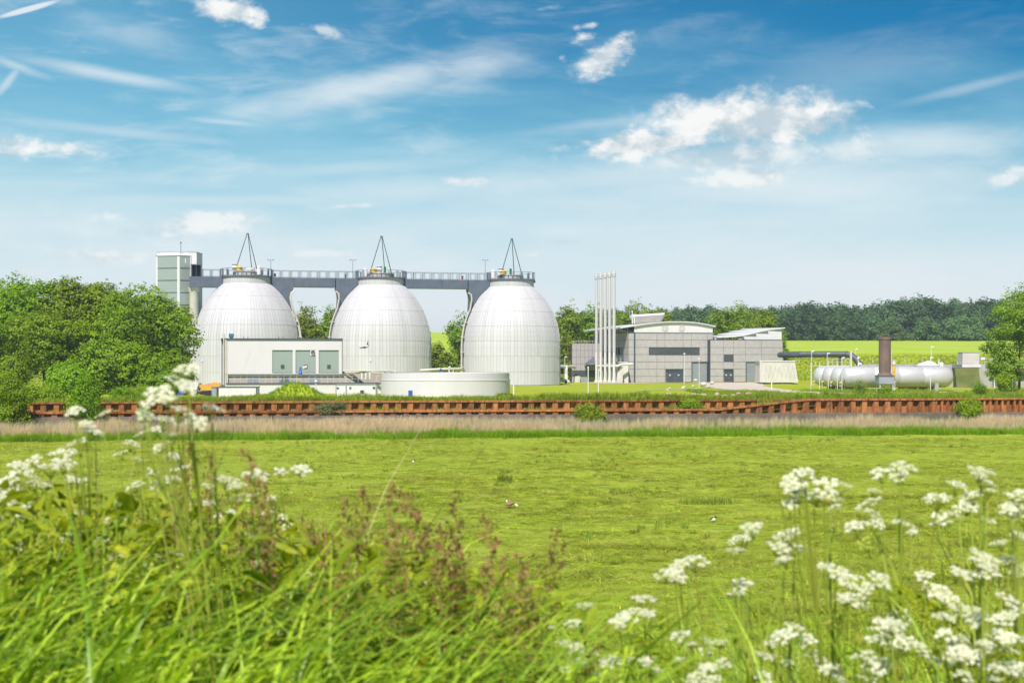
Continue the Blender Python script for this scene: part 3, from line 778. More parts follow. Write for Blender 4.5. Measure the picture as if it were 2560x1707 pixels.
fr2, fb2, fn2 = piling('narrow_sheet_piling', 'rusty closely ribbed sheet piling running on past the round bush', 41.0, 62, 0.0, 0.62, lambda X: H_HIGH + 0.02, 0.2, 0.34, 0.30)
br, bb, bn = piling('rear_sheet_piling', 'rusty upper row of sheet piling behind the planted strip', -45.5, X_JOIN + 1.5, 4.0, 1.16, lambda X: 2.70, 1.4)
def cap(parent, pts, name='capping_beam'):
    mb = MB()
    for a, b in zip(pts[:-1], pts[1:]):
        lo, hi = (-0.07, 0.11); fa, fbk = -0.10, 0.46
        P8 = []
        for z in (lo, hi):
            for (p, f) in ((a, fa), (b, fa), (b, fbk), (a, fbk)): P8.append(p + WV * f + Vector((0, 0, z)))
        mb.hexa(P8)
    return mb.build(name, M_rust, parent)
def line_pts(x0, x1, off, zf, n):
    return [wall_line(x0 + (x1 - x0) * i / n, off) + Vector((0, 0, zf(x0 + (x1 - x0) * i / n))) for i in range(n + 1)]
for a, b in ((-64, -40), (-40, -16), (-16, 6), (6, 19.6)): cap(fr, line_pts(a, b - 0.01, 0, ztop_front, 2))
cap(fr, line_pts(19.6, 28.2, 0, ztop_front, 6)); cap(fr, line_pts(28.21, 41.0, 0, ztop_front, 2))
cap(fr2, line_pts(41.01, 62, 0, lambda X: H_HIGH + 0.02, 2))
for a, b in ((-45.5, -22), (-22, 2), (2, X_JOIN + 1.5)): cap(br, line_pts(a, b - 0.01, 4.0, lambda X: 2.70, 2))

# ================================================================== digester tanks
TANKS = [Vector((XA(616.5, 278), 278, 1.60)), Vector((XA(951, 284), 284, 1.60)), Vector((XA(1276.5, 290), 290, 1.60))]
PROF = [(10.12, 0.0), (10.12, 7.9), (9.95, 10.1), (9.52, 12.33), (8.75, 14.55), (7.66, 16.55), (6.36, 18.33), (4.70, 19.9)]
def prof_r(z):
    zs = [p[1] for p in PROF]; rs = [p[0] for p in PROF]
    if z <= 7.9: return 10.12
    # smooth (Catmull-Rom) through the measured outline
    for i in range(1, len(zs) - 1):
        if z <= zs[i + 1] + 1e-6:
            t = (z - zs[i]) / (zs[i + 1] - zs[i]); a, b, c = rs[i - 1], rs[i], rs[i + 1]; d = rs[min(i + 2, len(rs) - 1)] if i + 2 < len(rs) else c - (b - c)
            return 0.5 * (2 * b + (c - a) * t + (2 * a - 5 * b + 4 * c - d) * t * t + (3 * b - a - 3 * c + d) * t ** 3)
    return rs[-1]
def band_mesh(z0, z1, rf, n, seg, rib=0.045, mat=None):
    mb = MB()
    zs = [z0 + (z1 - z0) * k / seg for k in range(seg + 1)]; zs[0] -= 0.06
    for i in range(n):
        a0, a1 = 2 * math.pi * i / n, 2 * math.pi * (i + 1) / n
        gp = 0.035 / rf(z0)                                   # open joint beside each seam
        for (aa, ab, dr) in ((a0 + gp, a1 - gp, 0.0),):
            vs = []
            for k, z in enumerate(zs):
                r = rf(z) + 0.03 * (1 - k / seg)            # each course laps over the one below
                vs += [(r * math.cos(aa), r * math.sin(aa), z), (r * math.cos(ab), r * math.sin(ab), z)]
            mb.add(vs, [(2 * k, 2 * k + 1, 2 * k + 3, 2 * k + 2) for k in range(seg)], 0, False)
        # standing seam
        vs = []; w = 0.022
        for k, z in enumerate(zs):
            r = rf(z) + 0.03 * (1 - k / seg); da = w / r
            for (rr, sgn) in ((r, -1), (r + rib, -1), (r + rib, 1), (r, 1)):
                vs.append((rr * math.cos(a0 + sgn * da), rr * math.sin(a0 + sgn * da), z))
        fs = [(4 * k + j, 4 * k + j + 1, 4 * k + j + 5, 4 * k + j + 4) for k in range(seg) for j in range(3)]
        mb.add(vs, fs, 0, False)
    return mb
LEVELS = [0.18, 2.8, 5.9, 8.9, 11.9, 14.8, 17.4, 19.9]
NPAN = 92
def make_tank():
    r = empty('digester_tank', (0, 0, 0), 'x', 'tank')
    for k, (z0, z1) in enumerate(zip(LEVELS[:-1], LEVELS[1:])):
        band_mesh(z0, z1, prof_r, NPAN, 1 if z1 < 8 else 3).build('cladding_band', M_alu2 if k >= 3 else M_alu, r, fix=True)
    band_mesh(19.86, 21.25, lambda z: 4.66, 60, 1, 0.04).build('collar', M_alu2, r)
    MB().lathe((0, 0, 0), [(10.02, -0.2), (10.02, 0.2)], 72).build('base_gap', M_dark, r)
    MB().lathe((0, 0, 0), [(10.45, -1.2), (10.45, -0.12), (10.0, -0.12)], 72, smooth=False).build('plinth', M_concl, r)
    MB().lathe((0, 0, 0), [(prof_r(z) - 0.05, z) for z in (0.1, 2, 4, 6, 7.9, 9, 10.1, 11.2, 12.3, 13.4, 14.5, 15.5, 16.5, 17.4, 18.3, 19.1, 19.85)] + [(4.58, 19.9), (4.58, 21.2)], 72).build('joint_backing', M_shutter, r)
    # ring platform
    MB().lathe((0, 0, 0), [(0.0, 21.4), (4.95, 21.4), (4.95, 21.16), (4.6, 21.12)], 60, smooth=False).build('ring_deck', M_steel, r)
    # manhole drum and fittings
    MB().lathe((0, 0, 0), [(2.45, 21.4), (2.45, 22.15), (2.6, 22.17), (2.6, 22.28), (0, 22.42)], 40, smooth=False).build('top_drum', M_cowl, r)
    d = MB()
    for k in range(18):
        a = 2 * math.pi * k / 18; d.cyl((2.6 * math.cos(a), 2.6 * math.sin(a), 21.42), (2.6 * math.cos(a), 2.6 * math.sin(a), 22.17), 0.05, None, 5)
    d.build('drum_bolts', M_dark, r)
    # tripod hoist frame
    apex = Vector((0.25, -0.2, 29.7))
    for fx, fy in ((-2.0, -1.4), (0.75, 1.9), (2.35, -1.2)):
        MB().cyl((fx, fy, 22.2), apex + Vector((fx * 0.05, fy * 0.05, 0)), 0.085, 0.07, 6).build('tripod_leg', M_dark, r)
    MB().cyl(apex + Vector((-0.22, 0, 0.02)), apex + Vector((0.22, 0, 0.02)), 0.11, None, 8).build('tripod_head', M_dark, r)
    return r
def rail_panel(w, h, nm='rail_panel'):
    mb = MB(); t = 0.035
    mb.box(0.0, w, -t, t, h - 0.07, h); mb.box(0.0, w, -t, t, 0.08, 0.14)
    mb.box(0, 0.07, -t, t, 0.02, h - 0.07); mb.box(w - 0.07, w, -t, t, 0.02, h - 0.07)
    mb.box(0.2, 0.235, -0.02, 0.02, 0.14, h - 0.07); mb.box(w - 0.235, w - 0.2, -0.02, 0.02, 0.14, h - 0.07)
    o = mb.build(nm, M_rail); me = o.data; bpy.data.objects.remove(o); return me
RAILM = rail_panel(1.66, 1.42)
t0 = make_tank()
for k in range(17):                                   # railing round the ring platform
    a = 2 * math.pi * (k + 0.5) / 17; rr = 4.86
    share('ring_rail', RAILM, t0, (rr * math.cos(a) - 0.83 * -math.sin(a), rr * math.sin(a) - 0.83 * math.cos(a), 21.41), (0, 0, a + math.pi / 2))
tanks = [t0, copy_tree(t0), copy_tree(t0)]
TL = ['egg shaped silver digester tank beside the glass tower', 'egg shaped silver digester tank between the other two, behind the white hall', 'egg shaped silver digester tank nearest the five slim chimneys']
for t, c, l in zip(tanks, TANKS, TL):
    t.location = c; t['label'] = l; t['group'] = 'digester tanks'; BASE[t.name] = c
# fittings differ from tank to tank
def fitting(t, kind, x, y):
    c = BASE[t.name] + Vector((x, y, 22.2)); c0 = c - Vector((0, 0, 0.8))
    if kind == 'yellow':
        MB().lathe(c, [(0.0, 0.0), (0.5, 0.02), (0.66, 0.18), (0.66, 0.5), (0.58, 0.52), (0.58, 0.62), (0.66, 0.64), (0.62, 0.86), (0.3, 1.02), (0, 1.05)], 18).build('gas_valve', M_yellow, t)
        MB().lathe(c, [(0.69, 0.53), (0.72, 0.57), (0.69, 0.61)], 18).build('valve_band', M_dark, t)
    elif kind == 'pot':
        MB().lathe(c, [(0.5, 0.0), (0.5, 0.75), (0.62, 0.78), (0.62, 0.86), (0.5, 0.9), (0.5, 1.45), (0.66, 1.48), (0.66, 1.58), (0, 1.66)], 16).build('vent_pot', M_whitep, t)
    elif kind == 'dome':
        MB().lathe(c, [(0.42, -0.6), (0.42, 0.7), (0.34, 1.0), (0.16, 1.16), (0, 1.2)], 16).build('vent_dome', M_whitep, t)
    elif kind == 'green':
        MB().cyl(c, c + Vector((0, 0, 1.25)), 0.24, None, 10).cyl(c + Vector((0, 0, 1.25)), c + Vector((0, 0, 1.42)), 0.3, 0.12, 10).build('mixer_motor', M_greenp, t)
    elif kind == 'pipe':
        MB().tube([c0, c + Vector((0, 0, 0.4)), c + Vector((0.25, 0, 0.75)), c + Vector((1.7, 0.1, 0.78)), c + Vector((2.0, 0.1, 0.5)), c + Vector((2.05, 0.1, 0.0))], 0.16, 8).build('gas_pipe', M_whitep, t)
    elif kind == 'bench':
        MB().box(c.x, c.x + 1.7, c.y, c.y + 0.5, c.z + 0.25, c.z + 0.5).box(c.x + 0.1, c.x + 0.7, c.y + 0.05, c.y + 0.45, c.z - 0.75, c.z + 0.25).build('control_box', M_whitep, t)
for k, x, y in (('pot', -2.05, -1.2), ('yellow', -1.15, -1.7), ('pipe', -0.2, 0.6), ('dome', 2.6, -1.0)): fitting(tanks[0], k, x, y)
for k, x, y in (('pot', -0.15, -0.6), ('yellow', -1.25, -1.7), ('green', 1.0, -1.2), ('dome', -2.9, -1.0), ('pipe', -3.4, 0.5)): fitting(tanks[1], k, x, y)
for k, x, y in (('dome', -3.55, -1.2), ('yellow', -1.5, -1.9), ('green', 0.0, -1.4), ('pot', -1.9, 0.2), ('bench', -3.4, -2.2)): fitting(tanks[2], k, x, y)

# ================================================================== walkway bridge
d12 = (TANKS[2] - TANKS[0]); d12.z = 0; BU = d12.normalized(); BV = Vector((-BU.y, BU.x, 0)); B_ANG = math.atan2(BU.y, BU.x)
def bt(s, v, z): p = TANKS[0] + BU * s + BV * v; return Vector((p.x, p.y, z))
def s_at(px, v=-1.3):                                   # distance along the bridge at a photo column
    lo, hi = -60.0, 120.0
    for _ in range(60):
        m = (lo + hi) / 2; p = bt(m, v, 0); q = CX + F_PX * p.x / p.y
        if q < px: lo = m
        else: hi = m
    return (lo + hi) / 2
ZT, ZB = 22.80, 21.0
S1, S2, S3 = 0.0, (TANKS[1] - TANKS[0]).dot(BU), (TANKS[2] - TANKS[0]).dot(BU)
bridge = empty('walkway_bridge', bt(s_at(474), 0, 21), 'blue grey steel walkway bridge joining the tower and the three tank tops', 'bridge')
CW = 1.35
def beam(s0, s1, zb=ZB, name='box_beam'):
    fr_ = lambda s, v, z: bt(s, v, z)
    return MB().box(s0, s1, -CW, CW, zb, ZT, fr_).build(name, M_steel, bridge)
sL = s_at(474)
beam(sL, S1 - 4.6, 20.75)
brR = S1 + 9.0; b2L = S2 - 9.15; mid23 = S2 + 12.2; b3L = S3 - 9.15
beam(brR + 0.03, b2L - 0.03); beam(S2 + 4.6, mid23 - 0.02); beam(mid23 + 0.02, b3L - 0.03)
beam(S3 + 3.4, S3 + 4.9, ZT - 0.4, 'end_beam')
for c_s in (S1, S2, S3):
    MB().box(c_s - 4.4, c_s + 4.4, -CW + 0.1, CW - 0.1, ZT - 0.18, ZT - 0.05, bt).build('deck_plate', M_steel, bridge)
def bracket(sc_, sgn, foot):
    """flared plate box from the beam down on to the shoulder of a tank"""
    pr = [(4.55, ZT), (9.0, ZT), (9.0, 20.6), (8.75, 20.0), (8.6, 18.9), (8.75, foot)]
    z = foot
    for zz in (17.2, 18.2, 19.0, 19.9, 20.6, 21.5):
        h = zz - 1.6
        pr.append(((prof_r(h) if h < 19.9 else 4.7) + 0.05, zz))
    mb = MB(); poly = [bt(sc_ + sgn * r_, -CW + 0.06, z_) for r_, z_ in pr]
    mb.prism(poly, BV * (2 * CW - 0.12)); return mb.build('bracket', M_steel, bridge)
bracket(S1, 1, 16.4); bracket(S2, -1, 16.4); bracket(S3, -1, 16.4)
for s0, s1 in ((sL + 2.4, S1 - 4.9), (S1 + 4.9, S2 - 4.9), (S2 + 4.9, S3 - 4.9)):
    n = int((s1 - s0) / 1.76)
    for side in (-CW + 0.08, CW - 0.08):
        for i in range(n):
            p = bt(s0 + (s1 - s0) * i / n, side, ZT)
            share('rail_panel', RAILM, bridge, p - BASE[bridge.name], (0, 0, B_ANG))
for s0 in (S1 - 5.0, S1 + 4.95, S2 - 5.0, S2 + 4.95, S3 - 5.0):
    MB().box(s0 - 0.16, s0 + 0.16, -CW - 0.02, -CW + 0.2, ZT, ZT + 1.5, bt).build('gate_post', M_steel, bridge)
# door head where the bridge meets the tower
mb = MB(); mb.box(sL + 0.25, sL + 0.45, -CW, CW, ZT, ZT + 2.2, bt).box(sL + 2.1, sL + 2.3, -CW, CW, ZT, ZT + 2.2, bt).box(sL + 0.2, sL + 2.35, -CW, CW, ZT + 2.2, ZT + 2.36, bt)
mb.box(sL + 0.45, sL + 2.1, CW - 0.2, CW, ZT, ZT + 2.2, bt).build('porch', M_steel, bridge)
MB().box(sL + 1.2, sL + 1.26, -CW, -CW + 0.06, ZT, ZT + 2.2, bt).build('porch_mullion', M_rail, bridge)
# columns
cpt = bt(s_at(485), 0.2, 0)
pier = empty('bridge_pier', (cpt.x, cpt.y, 1.5), 'round pale concrete pier under the bridge beside the glass tower', 'pier')
MB().lathe((cpt.x, cpt.y, 0), [(0.84, 0.5), (0.84, 19.6), (1.05, 20.1), (1.25, 20.74)], 28).build('column', M_concl, pier)
# down pipes on the flanks of the tanks
def down_pipe(i, sgn, label):
    c = TANKS[i]; pts = []
    for z, dr in ((21.4, 4.1), (19.8, 3.9), (19.3, 2.6), (17.0, 1.2)): pass
    r = empty('down_pipe', c + BU * sgn * 10.5, label, 'pipe')
    for off, rad in ((0.0, 0.19), (0.5, 0.11)):
        pts = [(8.9, 17.9), (8.45, 17.2)] if False else []
        prof = [(9.1, 18.6), (8.55, 18.2), (8.35, 17.2)] + [(prof_r(z) + 0.28, z) for z in (15.2, 14.4, 13.2, 12.0, 10.5, 9.0, 7.0, 4.0, 2.0)]
        pts = [c + BU * sgn * (rr + off * 0.25) - BV * (1.5 + off) + Vector((0, 0, z)) for rr, z in prof]
        MB().tube(pts, rad, 8).build('pipe_run', M_cream, r)
    for z in (12.6, 9.6, 6.6, 3.6):
        p = c + BU * sgn * (prof_r(z) + 0.3) - BV * 1.75 + Vector((0, 0, z))
        MB().box(p.x - 0.35, p.x + 0.35, p.y - 0.4, p.y + 0.4, p.z - 0.06, p.z + 0.06).build('clamp', M_cream, r)
down_pipe(0, 1, 'cream down pipe on the flank of the tank nearest the glass tower')
down_pipe(1, -1, 'cream down pipes bent over the flank of the middle tank')
down_pipe(2, -1, 'cream down pipes on the flank of the tank nearest the chimneys')

# ================================================================== glass stair tower
TY = 276.0
tw_c = P(447, 960, TY); tw_c.z = 1.4
tower = empty('glass_stair_tower', tw_c, 'tall glazed stair tower with white frame at the bridge end', 'tower')
TA = R(23.5)
# corner nearest the camera is the frame origin; the wide face runs away to the left, the narrow one to the right
c_, s_ = math.cos(TA), math.sin(TA)
UL = Vector((-c_, s_ * 0.55, 0)).normalized(); UR = Vector((0.86, 0.5, 0)).normalized()
def tw(a, b, z): p = tw_c + UL * a + UR * b; return Vector((p.x, p.y, z))
WLn = abs(XA(387, TY) - XA(447, TY)) / abs(UL.x); WRn = abs(XA(474, TY) - XA(447, TY)) / abs(UR.x)
ztop = ZA(639, TY); step = 30.6 * TY / F_PX
levels = [ztop - step * k for k in range(0, 11) if ztop - step * k > 1.5] + [1.5]
for i, (z1, z0) in enumerate(zip(levels[:-1], levels[1:])):
    for face, W_ in (('L', WLn), ('R', WRn)):
        f = (lambda a, z, d: tw(a, d, z)) if face == 'L' else (lambda a, z, d: tw(d, a, z))
        mb = MB(); g = 0.05
        p = [f(g, z0 + g, 0.0), f(W_ - g, z0 + g, 0.0), f(W_ - g, z0 + g, 0.03), f(g, z0 + g, 0.03)]
        q = [f(g, z1 - g, 0.0), f(W_ - g, z1 - g, 0.0), f(W_ - g, z1 - g, 0.03), f(g, z1 - g, 0.03)]
        pane = mb.hexa(p + q).build('glass_pane', M_glass, tower)
        mb = MB(); n = 14 if face == 'L' else 7                       # fine vertical bars of the glazing
        for k in range(1, n):
            a = W_ * k / n
            mb.hexa([f(a - .012, z0 + g, 0.035), f(a + .012, z0 + g, 0.035), f(a + .012, z0 + g, 0.06), f(a - .012, z0 + g, 0.06),
                     f(a - .012, z1 - g, 0.035), f(a + .012, z1 - g, 0.035), f(a + .012, z1 - g, 0.06), f(a - .012, z1 - g, 0.06)])
        mb.build('glazing_bars', M_shutter, pane)
    mb = MB()
    mb.hexa([tw(-.06, -.06, z1 - .10), tw(WLn, -.06, z1 - .10), tw(WLn, .10, z1 - .10), tw(.10, .10, z1 - .10), tw(-.06, -.06, z1 + .03), tw(WLn, -.06, z1 + .03), tw(WLn, .10, z1 + .03), tw(.10, .10, z1 + .03)])
    mb.hexa([tw(-.06, -.06, z1 - .10), tw(.10, .10, z1 - .10), tw(.10, WRn, z1 - .10), tw(-.06, WRn, z1 - .10), tw(-.06, -.06, z1 + .03), tw(.10, .10, z1 + .03), tw(.10, WRn, z1 + .03), tw(-.06, WRn, z1 + .03)])
    mb.build('transom', M_duct, tower)
    MB().hexa([tw(.25, .25, z1 - .42), tw(WLn - .1, .25, z1 - .42), tw(WLn - .1, .55, z1 - .42), tw(.25, .55, z1 - .42), tw(.25, .25, z1 - .18), tw(WLn - .1, .25, z1 - .18), tw(WLn - .1, .55, z1 - .18), tw(.25, .55, z1 - .18)]).build('floor_edge', M_whitep, tower)
    if i % 1 == 0 and z0 > 2:                                    # stair flights zig-zag behind the glass
        a0, a1 = (0.8, WLn - 0.8) if i % 2 else (WLn - 0.8, 0.8)
        za, zb = z0 + 0.1, z1 - 0.2
        MB().hexa([tw(a0, 1.2, za - .25), tw(a1, 1.2, zb - .25), tw(a1, 2.0, zb - .25), tw(a0, 2.0, za - .25), tw(a0, 1.2, za + .12), tw(a1, 1.2, zb + .12), tw(a1, 2.0, zb + .12), tw(a0, 2.0, za + .12)]).build('stair_flight', M_whitep, tower)
for a, b, da, db in ((-.10, -.10, .32, .26), (WLn - .36, -.10, .28, .07), (-.09, WRn - .22, .06, .2)):
    MB().hexa([tw(a, b, 1.4), tw(a + da, b, 1.4), tw(a + da, b + db, 1.4), tw(a, b + db, 1.4), tw(a, b, ztop - .14), tw(a + da, b, ztop - .14), tw(a + da, b + db, ztop - .14), tw(a, b + db, ztop - .14)]).build('mullion', M_whitep, tower)
MB().hexa([tw(0.05, 0.05, ztop + .04), tw(WLn - .05, .05, ztop + .04), tw(WLn - .05, WRn, ztop + .04), tw(.05, WRn, ztop + .04), tw(0.3, 0.3, ztop + .5), tw(WLn - .3, .3, ztop + .5), tw(WLn - .3, WRn, ztop + .5), tw(.3, WRn, ztop + .5)]).build('roof', M_roofw, tower)
# solid core behind the glass
core0 = tw(0.0, WRn + 0.02, 0)
ccy = core0.y
x0, x1 = XA(402, ccy + 3), XA(497, ccy + 2)
MB().box(x0, x1, ccy + 0.05, ccy + 5.2, 1.4, ZA(631, ccy)).build('core', M_whitep, tower)
MB().box(x0 - .06, x1 + .06, ccy, ccy + 5.25, ZA(631, ccy), ZA(631, ccy) + .12).build('core_parapet', M_conc, tower)
mp = tw(0.2, 0.6, ztop + .4)
MB().cyl(mp, mp + Vector((0, 0, 2.0)), 0.05, None, 6).cyl(mp + Vector((0, 0, 2.0)), mp + Vector((0, 0, 2.25)), 0.13, None, 8).build('mast', M_dark, tower)
mb = MB()
for k in range(9):
    a = 0.3 + 0.55 * k; p = tw(0, 0, 0); q = Vector((x0 + 0.2 + k * (x1 - x0 - .4) / 8, ccy + 0.3, ZA(631, ccy) + .12))
    mb.cyl(q, q + Vector((0, 0, 1.1)), 0.02, None, 5)
mb.box(x0 + .2, x1 - .2, ccy + .28, ccy + .32, ZA(631, ccy) + 1.2, ZA(631, ccy) + 1.24).box(x0 + .2, x1 - .2, ccy + .28, ccy + .32, ZA(631, ccy) + .7, ZA(631, ccy) + .73)
mb.build('roof_rail', M_whitep, tower)
pf = tw(0.5, WRn - 1.0, ztop - 1.4)
MB().box(pf.x - .4, pf.x + .5, pf.y - 0.2, pf.y + 0.1, pf.z, pf.z + .9).build('wall_fan', M_whitep, tower)

# ================================================================== white hall in front of the tanks
HA = R(8)
h0 = Vector((XA(569, 213.5), 213.5, 0))
hf = frame(h0, HA)
hall = empty('white_hall', (h0.x, h0.y, 1.6), 'flat roofed white hall with three tall greenish windows before the tanks', 'building')
HW = (XA(855, 215.8) - h0.x) / math.cos(HA)
def hz(py): return ZA(py, 214.5)
z_top, z_bot, z_deck = hz(850), hz(935), hz(957)
cols = [(680, 731), (738, 789), (796.5, 847)]
ux = lambda px: HW * (px - 569) / (855 - 569)
zw0, zw1 = hz(931), hz(875)
# front wall as panels round the openings
mb = MB(); T = 0.35
mb.box(0, ux(680), 0, T, z_bot, z_top, hf); mb.box(ux(847), HW, 0, T, z_bot, z_top, hf)
mb.box(ux(731), ux(738), 0, T, z_bot, z_top, hf); mb.box(ux(789), ux(796.5), 0, T, z_bot, z_top, hf)
for a, b in cols: mb.box(ux(a), ux(b), 0, T, zw1, z_top, hf); mb.box(ux(a), ux(b), 0, T, z_bot, zw0, hf)
mb.build('front_wall', M_white, hall)
MB().box(0, HW, T + .01, 11.5, z_bot - .3, z_top - .02, hf).build('body', M_white, hall)
MB().box(0, HW, .62, 11.5, 1.2, z_bot - .302, hf).build('ground_floor', M_white, hall)
mb = MB(); mb.box(-1.0, HW + .12, -.14, 11.6, z_top + .003, z_top + .14, hf).box(-1.0, HW + .12, -.12, 0.02, z_top + .14, z_top + .26, hf)
mb.build('roof_edge', M_duct, hall)
MB().box(HW - .02, HW + .08, -.06, .2, z_bot, z_top, hf).build('corner_trim', M_duct, hall)
for i, (a, b) in enumerate(cols):
    ua, ub = ux(a), ux(b); n = 16
    win = MB().box(ua, ub, T - .06, T - .02, zw0, zw1, hf).build('window', M_chan, hall)
    for k in range(n):                                     # channel glass planks
        u0, u1 = ua + (ub - ua) * k / n, ua + (ub - ua) * (k + 1) / n
        MB().box(u0 + .008, u1 - .008, T - .16 - (.018 if k % 2 else 0), T - .10, zw0, zw1, hf).build('glass_plank', M_chan, win)
    uc = (ua + ub) / 2
    mb = MB(); s0, s1, q0 = uc - .26, uc + .26, zw0 + .62
    for (aa, bb, cc, dd) in ((s0, s1, q0, q0 + .08), (s0, s1, q0 + .46, q0 + .54), (s0, s0 + .08, q0 + .08, q0 + .46), (s1 - .08, s1, q0 + .08, q0 + .46)):
        mb.box(aa, bb, T - .26, T - .17, cc, dd, hf)
    mb.build('vent_frame', M_duct, win)
    MB().box(s0 + .08, s1 - .08, T - .22, T - .19, q0 + .08, q0 + .46, hf).build('vent_pane', M_whitep if i == 1 else M_wind, win)
    mb = MB()
    mb.box(ua, ub, -.03, .1, zw0 - .07, zw0, hf); mb.build('window_sill', M_duct, win)
ua, ub = ux(775), ux(789)
MB().box(ua, ub, .08, .16, hz(888.5), zw1 - .02, hf).build('fan_panel', M_whitep, hall)
fc = hf((ua + ub) / 2, .06, (hz(888.5) + zw1) / 2)
MB().lathe(fc, [(.0, 0), (.12, .02), (.30, .03), (.33, .08)], 16, axis=(0, -1, 0)).build('fan', M_louvre, hall)
# recessed ground-floor band, deck with railing, basement wall
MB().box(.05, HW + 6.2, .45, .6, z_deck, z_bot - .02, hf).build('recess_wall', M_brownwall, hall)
for px in (633, 707, 716, 785): 
    u = ux(px); c = hf(u, .44, z_deck)
    mb = MB(); pts = [hf(u + .95 * math.cos(t), .42, z_deck + .02 + 1.0 * math.sin(t)) for t in [math.pi * k / 14 for k in range(15)]]
    mb.prism(pts, hf(0, .05, 0) - hf(0, 0, 0)); mb.build('arched_panel', M_shutter, hall)
dk = MB().box(-.2, HW + 6.2, -1.1, .44, z_deck - .14, z_deck, hf).build('deck', M_duct, hall)
MB().box(-.1, HW + 6.2, -.95, .4, .8, z_deck - .143, hf).build('basement_wall', M_white, hall)
for k in range(26):
    u = .1 + k * (HW + 6.0) / 25
    MB().box(u - .022, u + .022, -1.08, -1.03, z_deck - .32, z_deck + 1.08, hf).build('railing_post', M_cowl, hall)
for z in (1.08, .6):
    MB().box(0, HW + 6.2, -1.07, -1.04, z_deck + z, z_deck + z + .03, hf).build('railing_bar', M_cowl, hall)
# pipes on the left corner, roof pieces
for px, r_, zt in ((565.5, .16, 862), (560, .10, 846)):
    u = ux(px); MB().tube([hf(u, -.1, 1.4), hf(u, -.1, hz(zt + 8)), hf(u, -.1, hz(zt - 12))], r_, 10).build('down_pipe', M_cream, hall)
MB().box(-1.0, -.5, .5, 2.5, 1.3, z_top, hf).build('side_wall', M_shutter, hall)
b0 = ux(571)
mb = MB(); mb.box(b0, b0 + .72, 1.0, 1.9, z_top + .45, z_top + .98, hf)
for k in range(4): mb.box(b0 + .03 + .18 * k, b0 + .1 + .18 * k, .96, .99, z_top + .5, z_top + .93, hf)
mb.box(b0 + .1, b0 + .6, 1.1, 1.8, z_top + .26, z_top + .45, hf).build('roof_unit', M_bluebox, hall)
for px in (607, 618, 695, 706):
    u = ux(px); MB().cyl(hf(u, 2, z_top + .1), hf(u, 2, z_top + .55), .05, None, 6).build('roof_vent', M_duct, hall)

# ================================================================== low round tank
rc = Vector((XA(1114, 205), 205, 0)); RR = 160 * 205 / F_PX
basin = empty('round_basin', (rc.x, rc.y, 1.4), 'low white round basin standing before the right hand digester tank', 'tank')
zr, zm = ZA(933, 196), ZA(952, 196)
MB().lathe(rc, [(RR - .02, zm + .06), (RR - .02, zr), (RR - .3, zr), (RR - .3, zm)], 96, smooth=False).build('upper_ring', M_white, basin)
MB().lathe(rc, [(RR + .05, .6), (RR + .05, zm - .02), (RR + .10, zm), (RR + .10, zm + .06), (RR - .1, zm + .07)], 96, smooth=False).build('lower_wall', M_white, basin)
MB().lathe(rc, [(0, zm + .3), (RR - .31, zm + .3)], 48).build('cover', M_conc, basin)
bx = P(1027, 982, 196)
blue = empty('blue_cabinet', (bx.x, bx.y - .6, 1.4), 'small blue cabinet against the foot of the white round basin', 'cabinet')
w = 10 * 196 / F_PX / 2
MB().box(bx.x - w, bx.x + w, bx.y - .9, bx.y - .35, 1.5, ZA(976.5, 196)).build('body', M_blue, blue)
MB().box(bx.x - w - .03, bx.x + w + .03, bx.y - .93, bx.y - .33, ZA(976.5, 196) + .002, ZA(976.5, 196) + .05).build('lid', M_bluebox, blue)

# pipe bridge between basin and tanks
pb = empty('gas_pipe_run', P(1050, 960, 240), 'white pipe on short legs above the round basin', 'pipe')
pts = [P(1050, 926, 240), P(1100, 923, 240), P(1152, 922, 241), P(1159, 926, 243), P(1160, 935, 245)]
MB().tube(pts, .24, 10).build('pipe_run', M_cream, pb)
for px in (1091, 1122, 1133): MB().cyl(P(px, 924, 240.2), P(px, 960, 240.2), .1, None, 8).build('leg', M_cream, pb)
MB().cyl(P(1102, 938, 239.6), P(1102, 923, 239.6), .22, None, 10).cyl(P(1102, 923, 239.6), P(1102, 920.5, 239.6), .1, None, 8).build('valve', M_blue, pb)
pb2 = empty('pipe_gantry', P(900, 960, 212), 'beige pipes and steel gantry between the white hall and the round basin', 'gantry')
MB().tube([P(855, 927, 216), P(930, 927, 214), P(984, 927, 212), P(990, 931, 211)], .12, 8).build('pipe_run', M_cream, pb2)
MB().tube([P(858, 931, 217), P(920, 931, 214.5), P(962, 932, 213)], .2, 8).build('pipe_run', M_cream, pb2)
for px in (905, 915, 925): MB().cyl(P(px, 948, 213), P(px, 932, 213), .14, .2, 8).build('hopper', M_whitep, pb2)
mb = MB()
for px in (936, 951): mb.cyl(P(px, 960, 210.2), P(px, 934, 210.2), .05, None, 6)
for py in (935, 941, 947, 953): mb.cyl(P(930, py, 210.2), P(952, py, 210.2), .04, None, 6)
mb.build('steel_frame', M_brownwall, pb2)

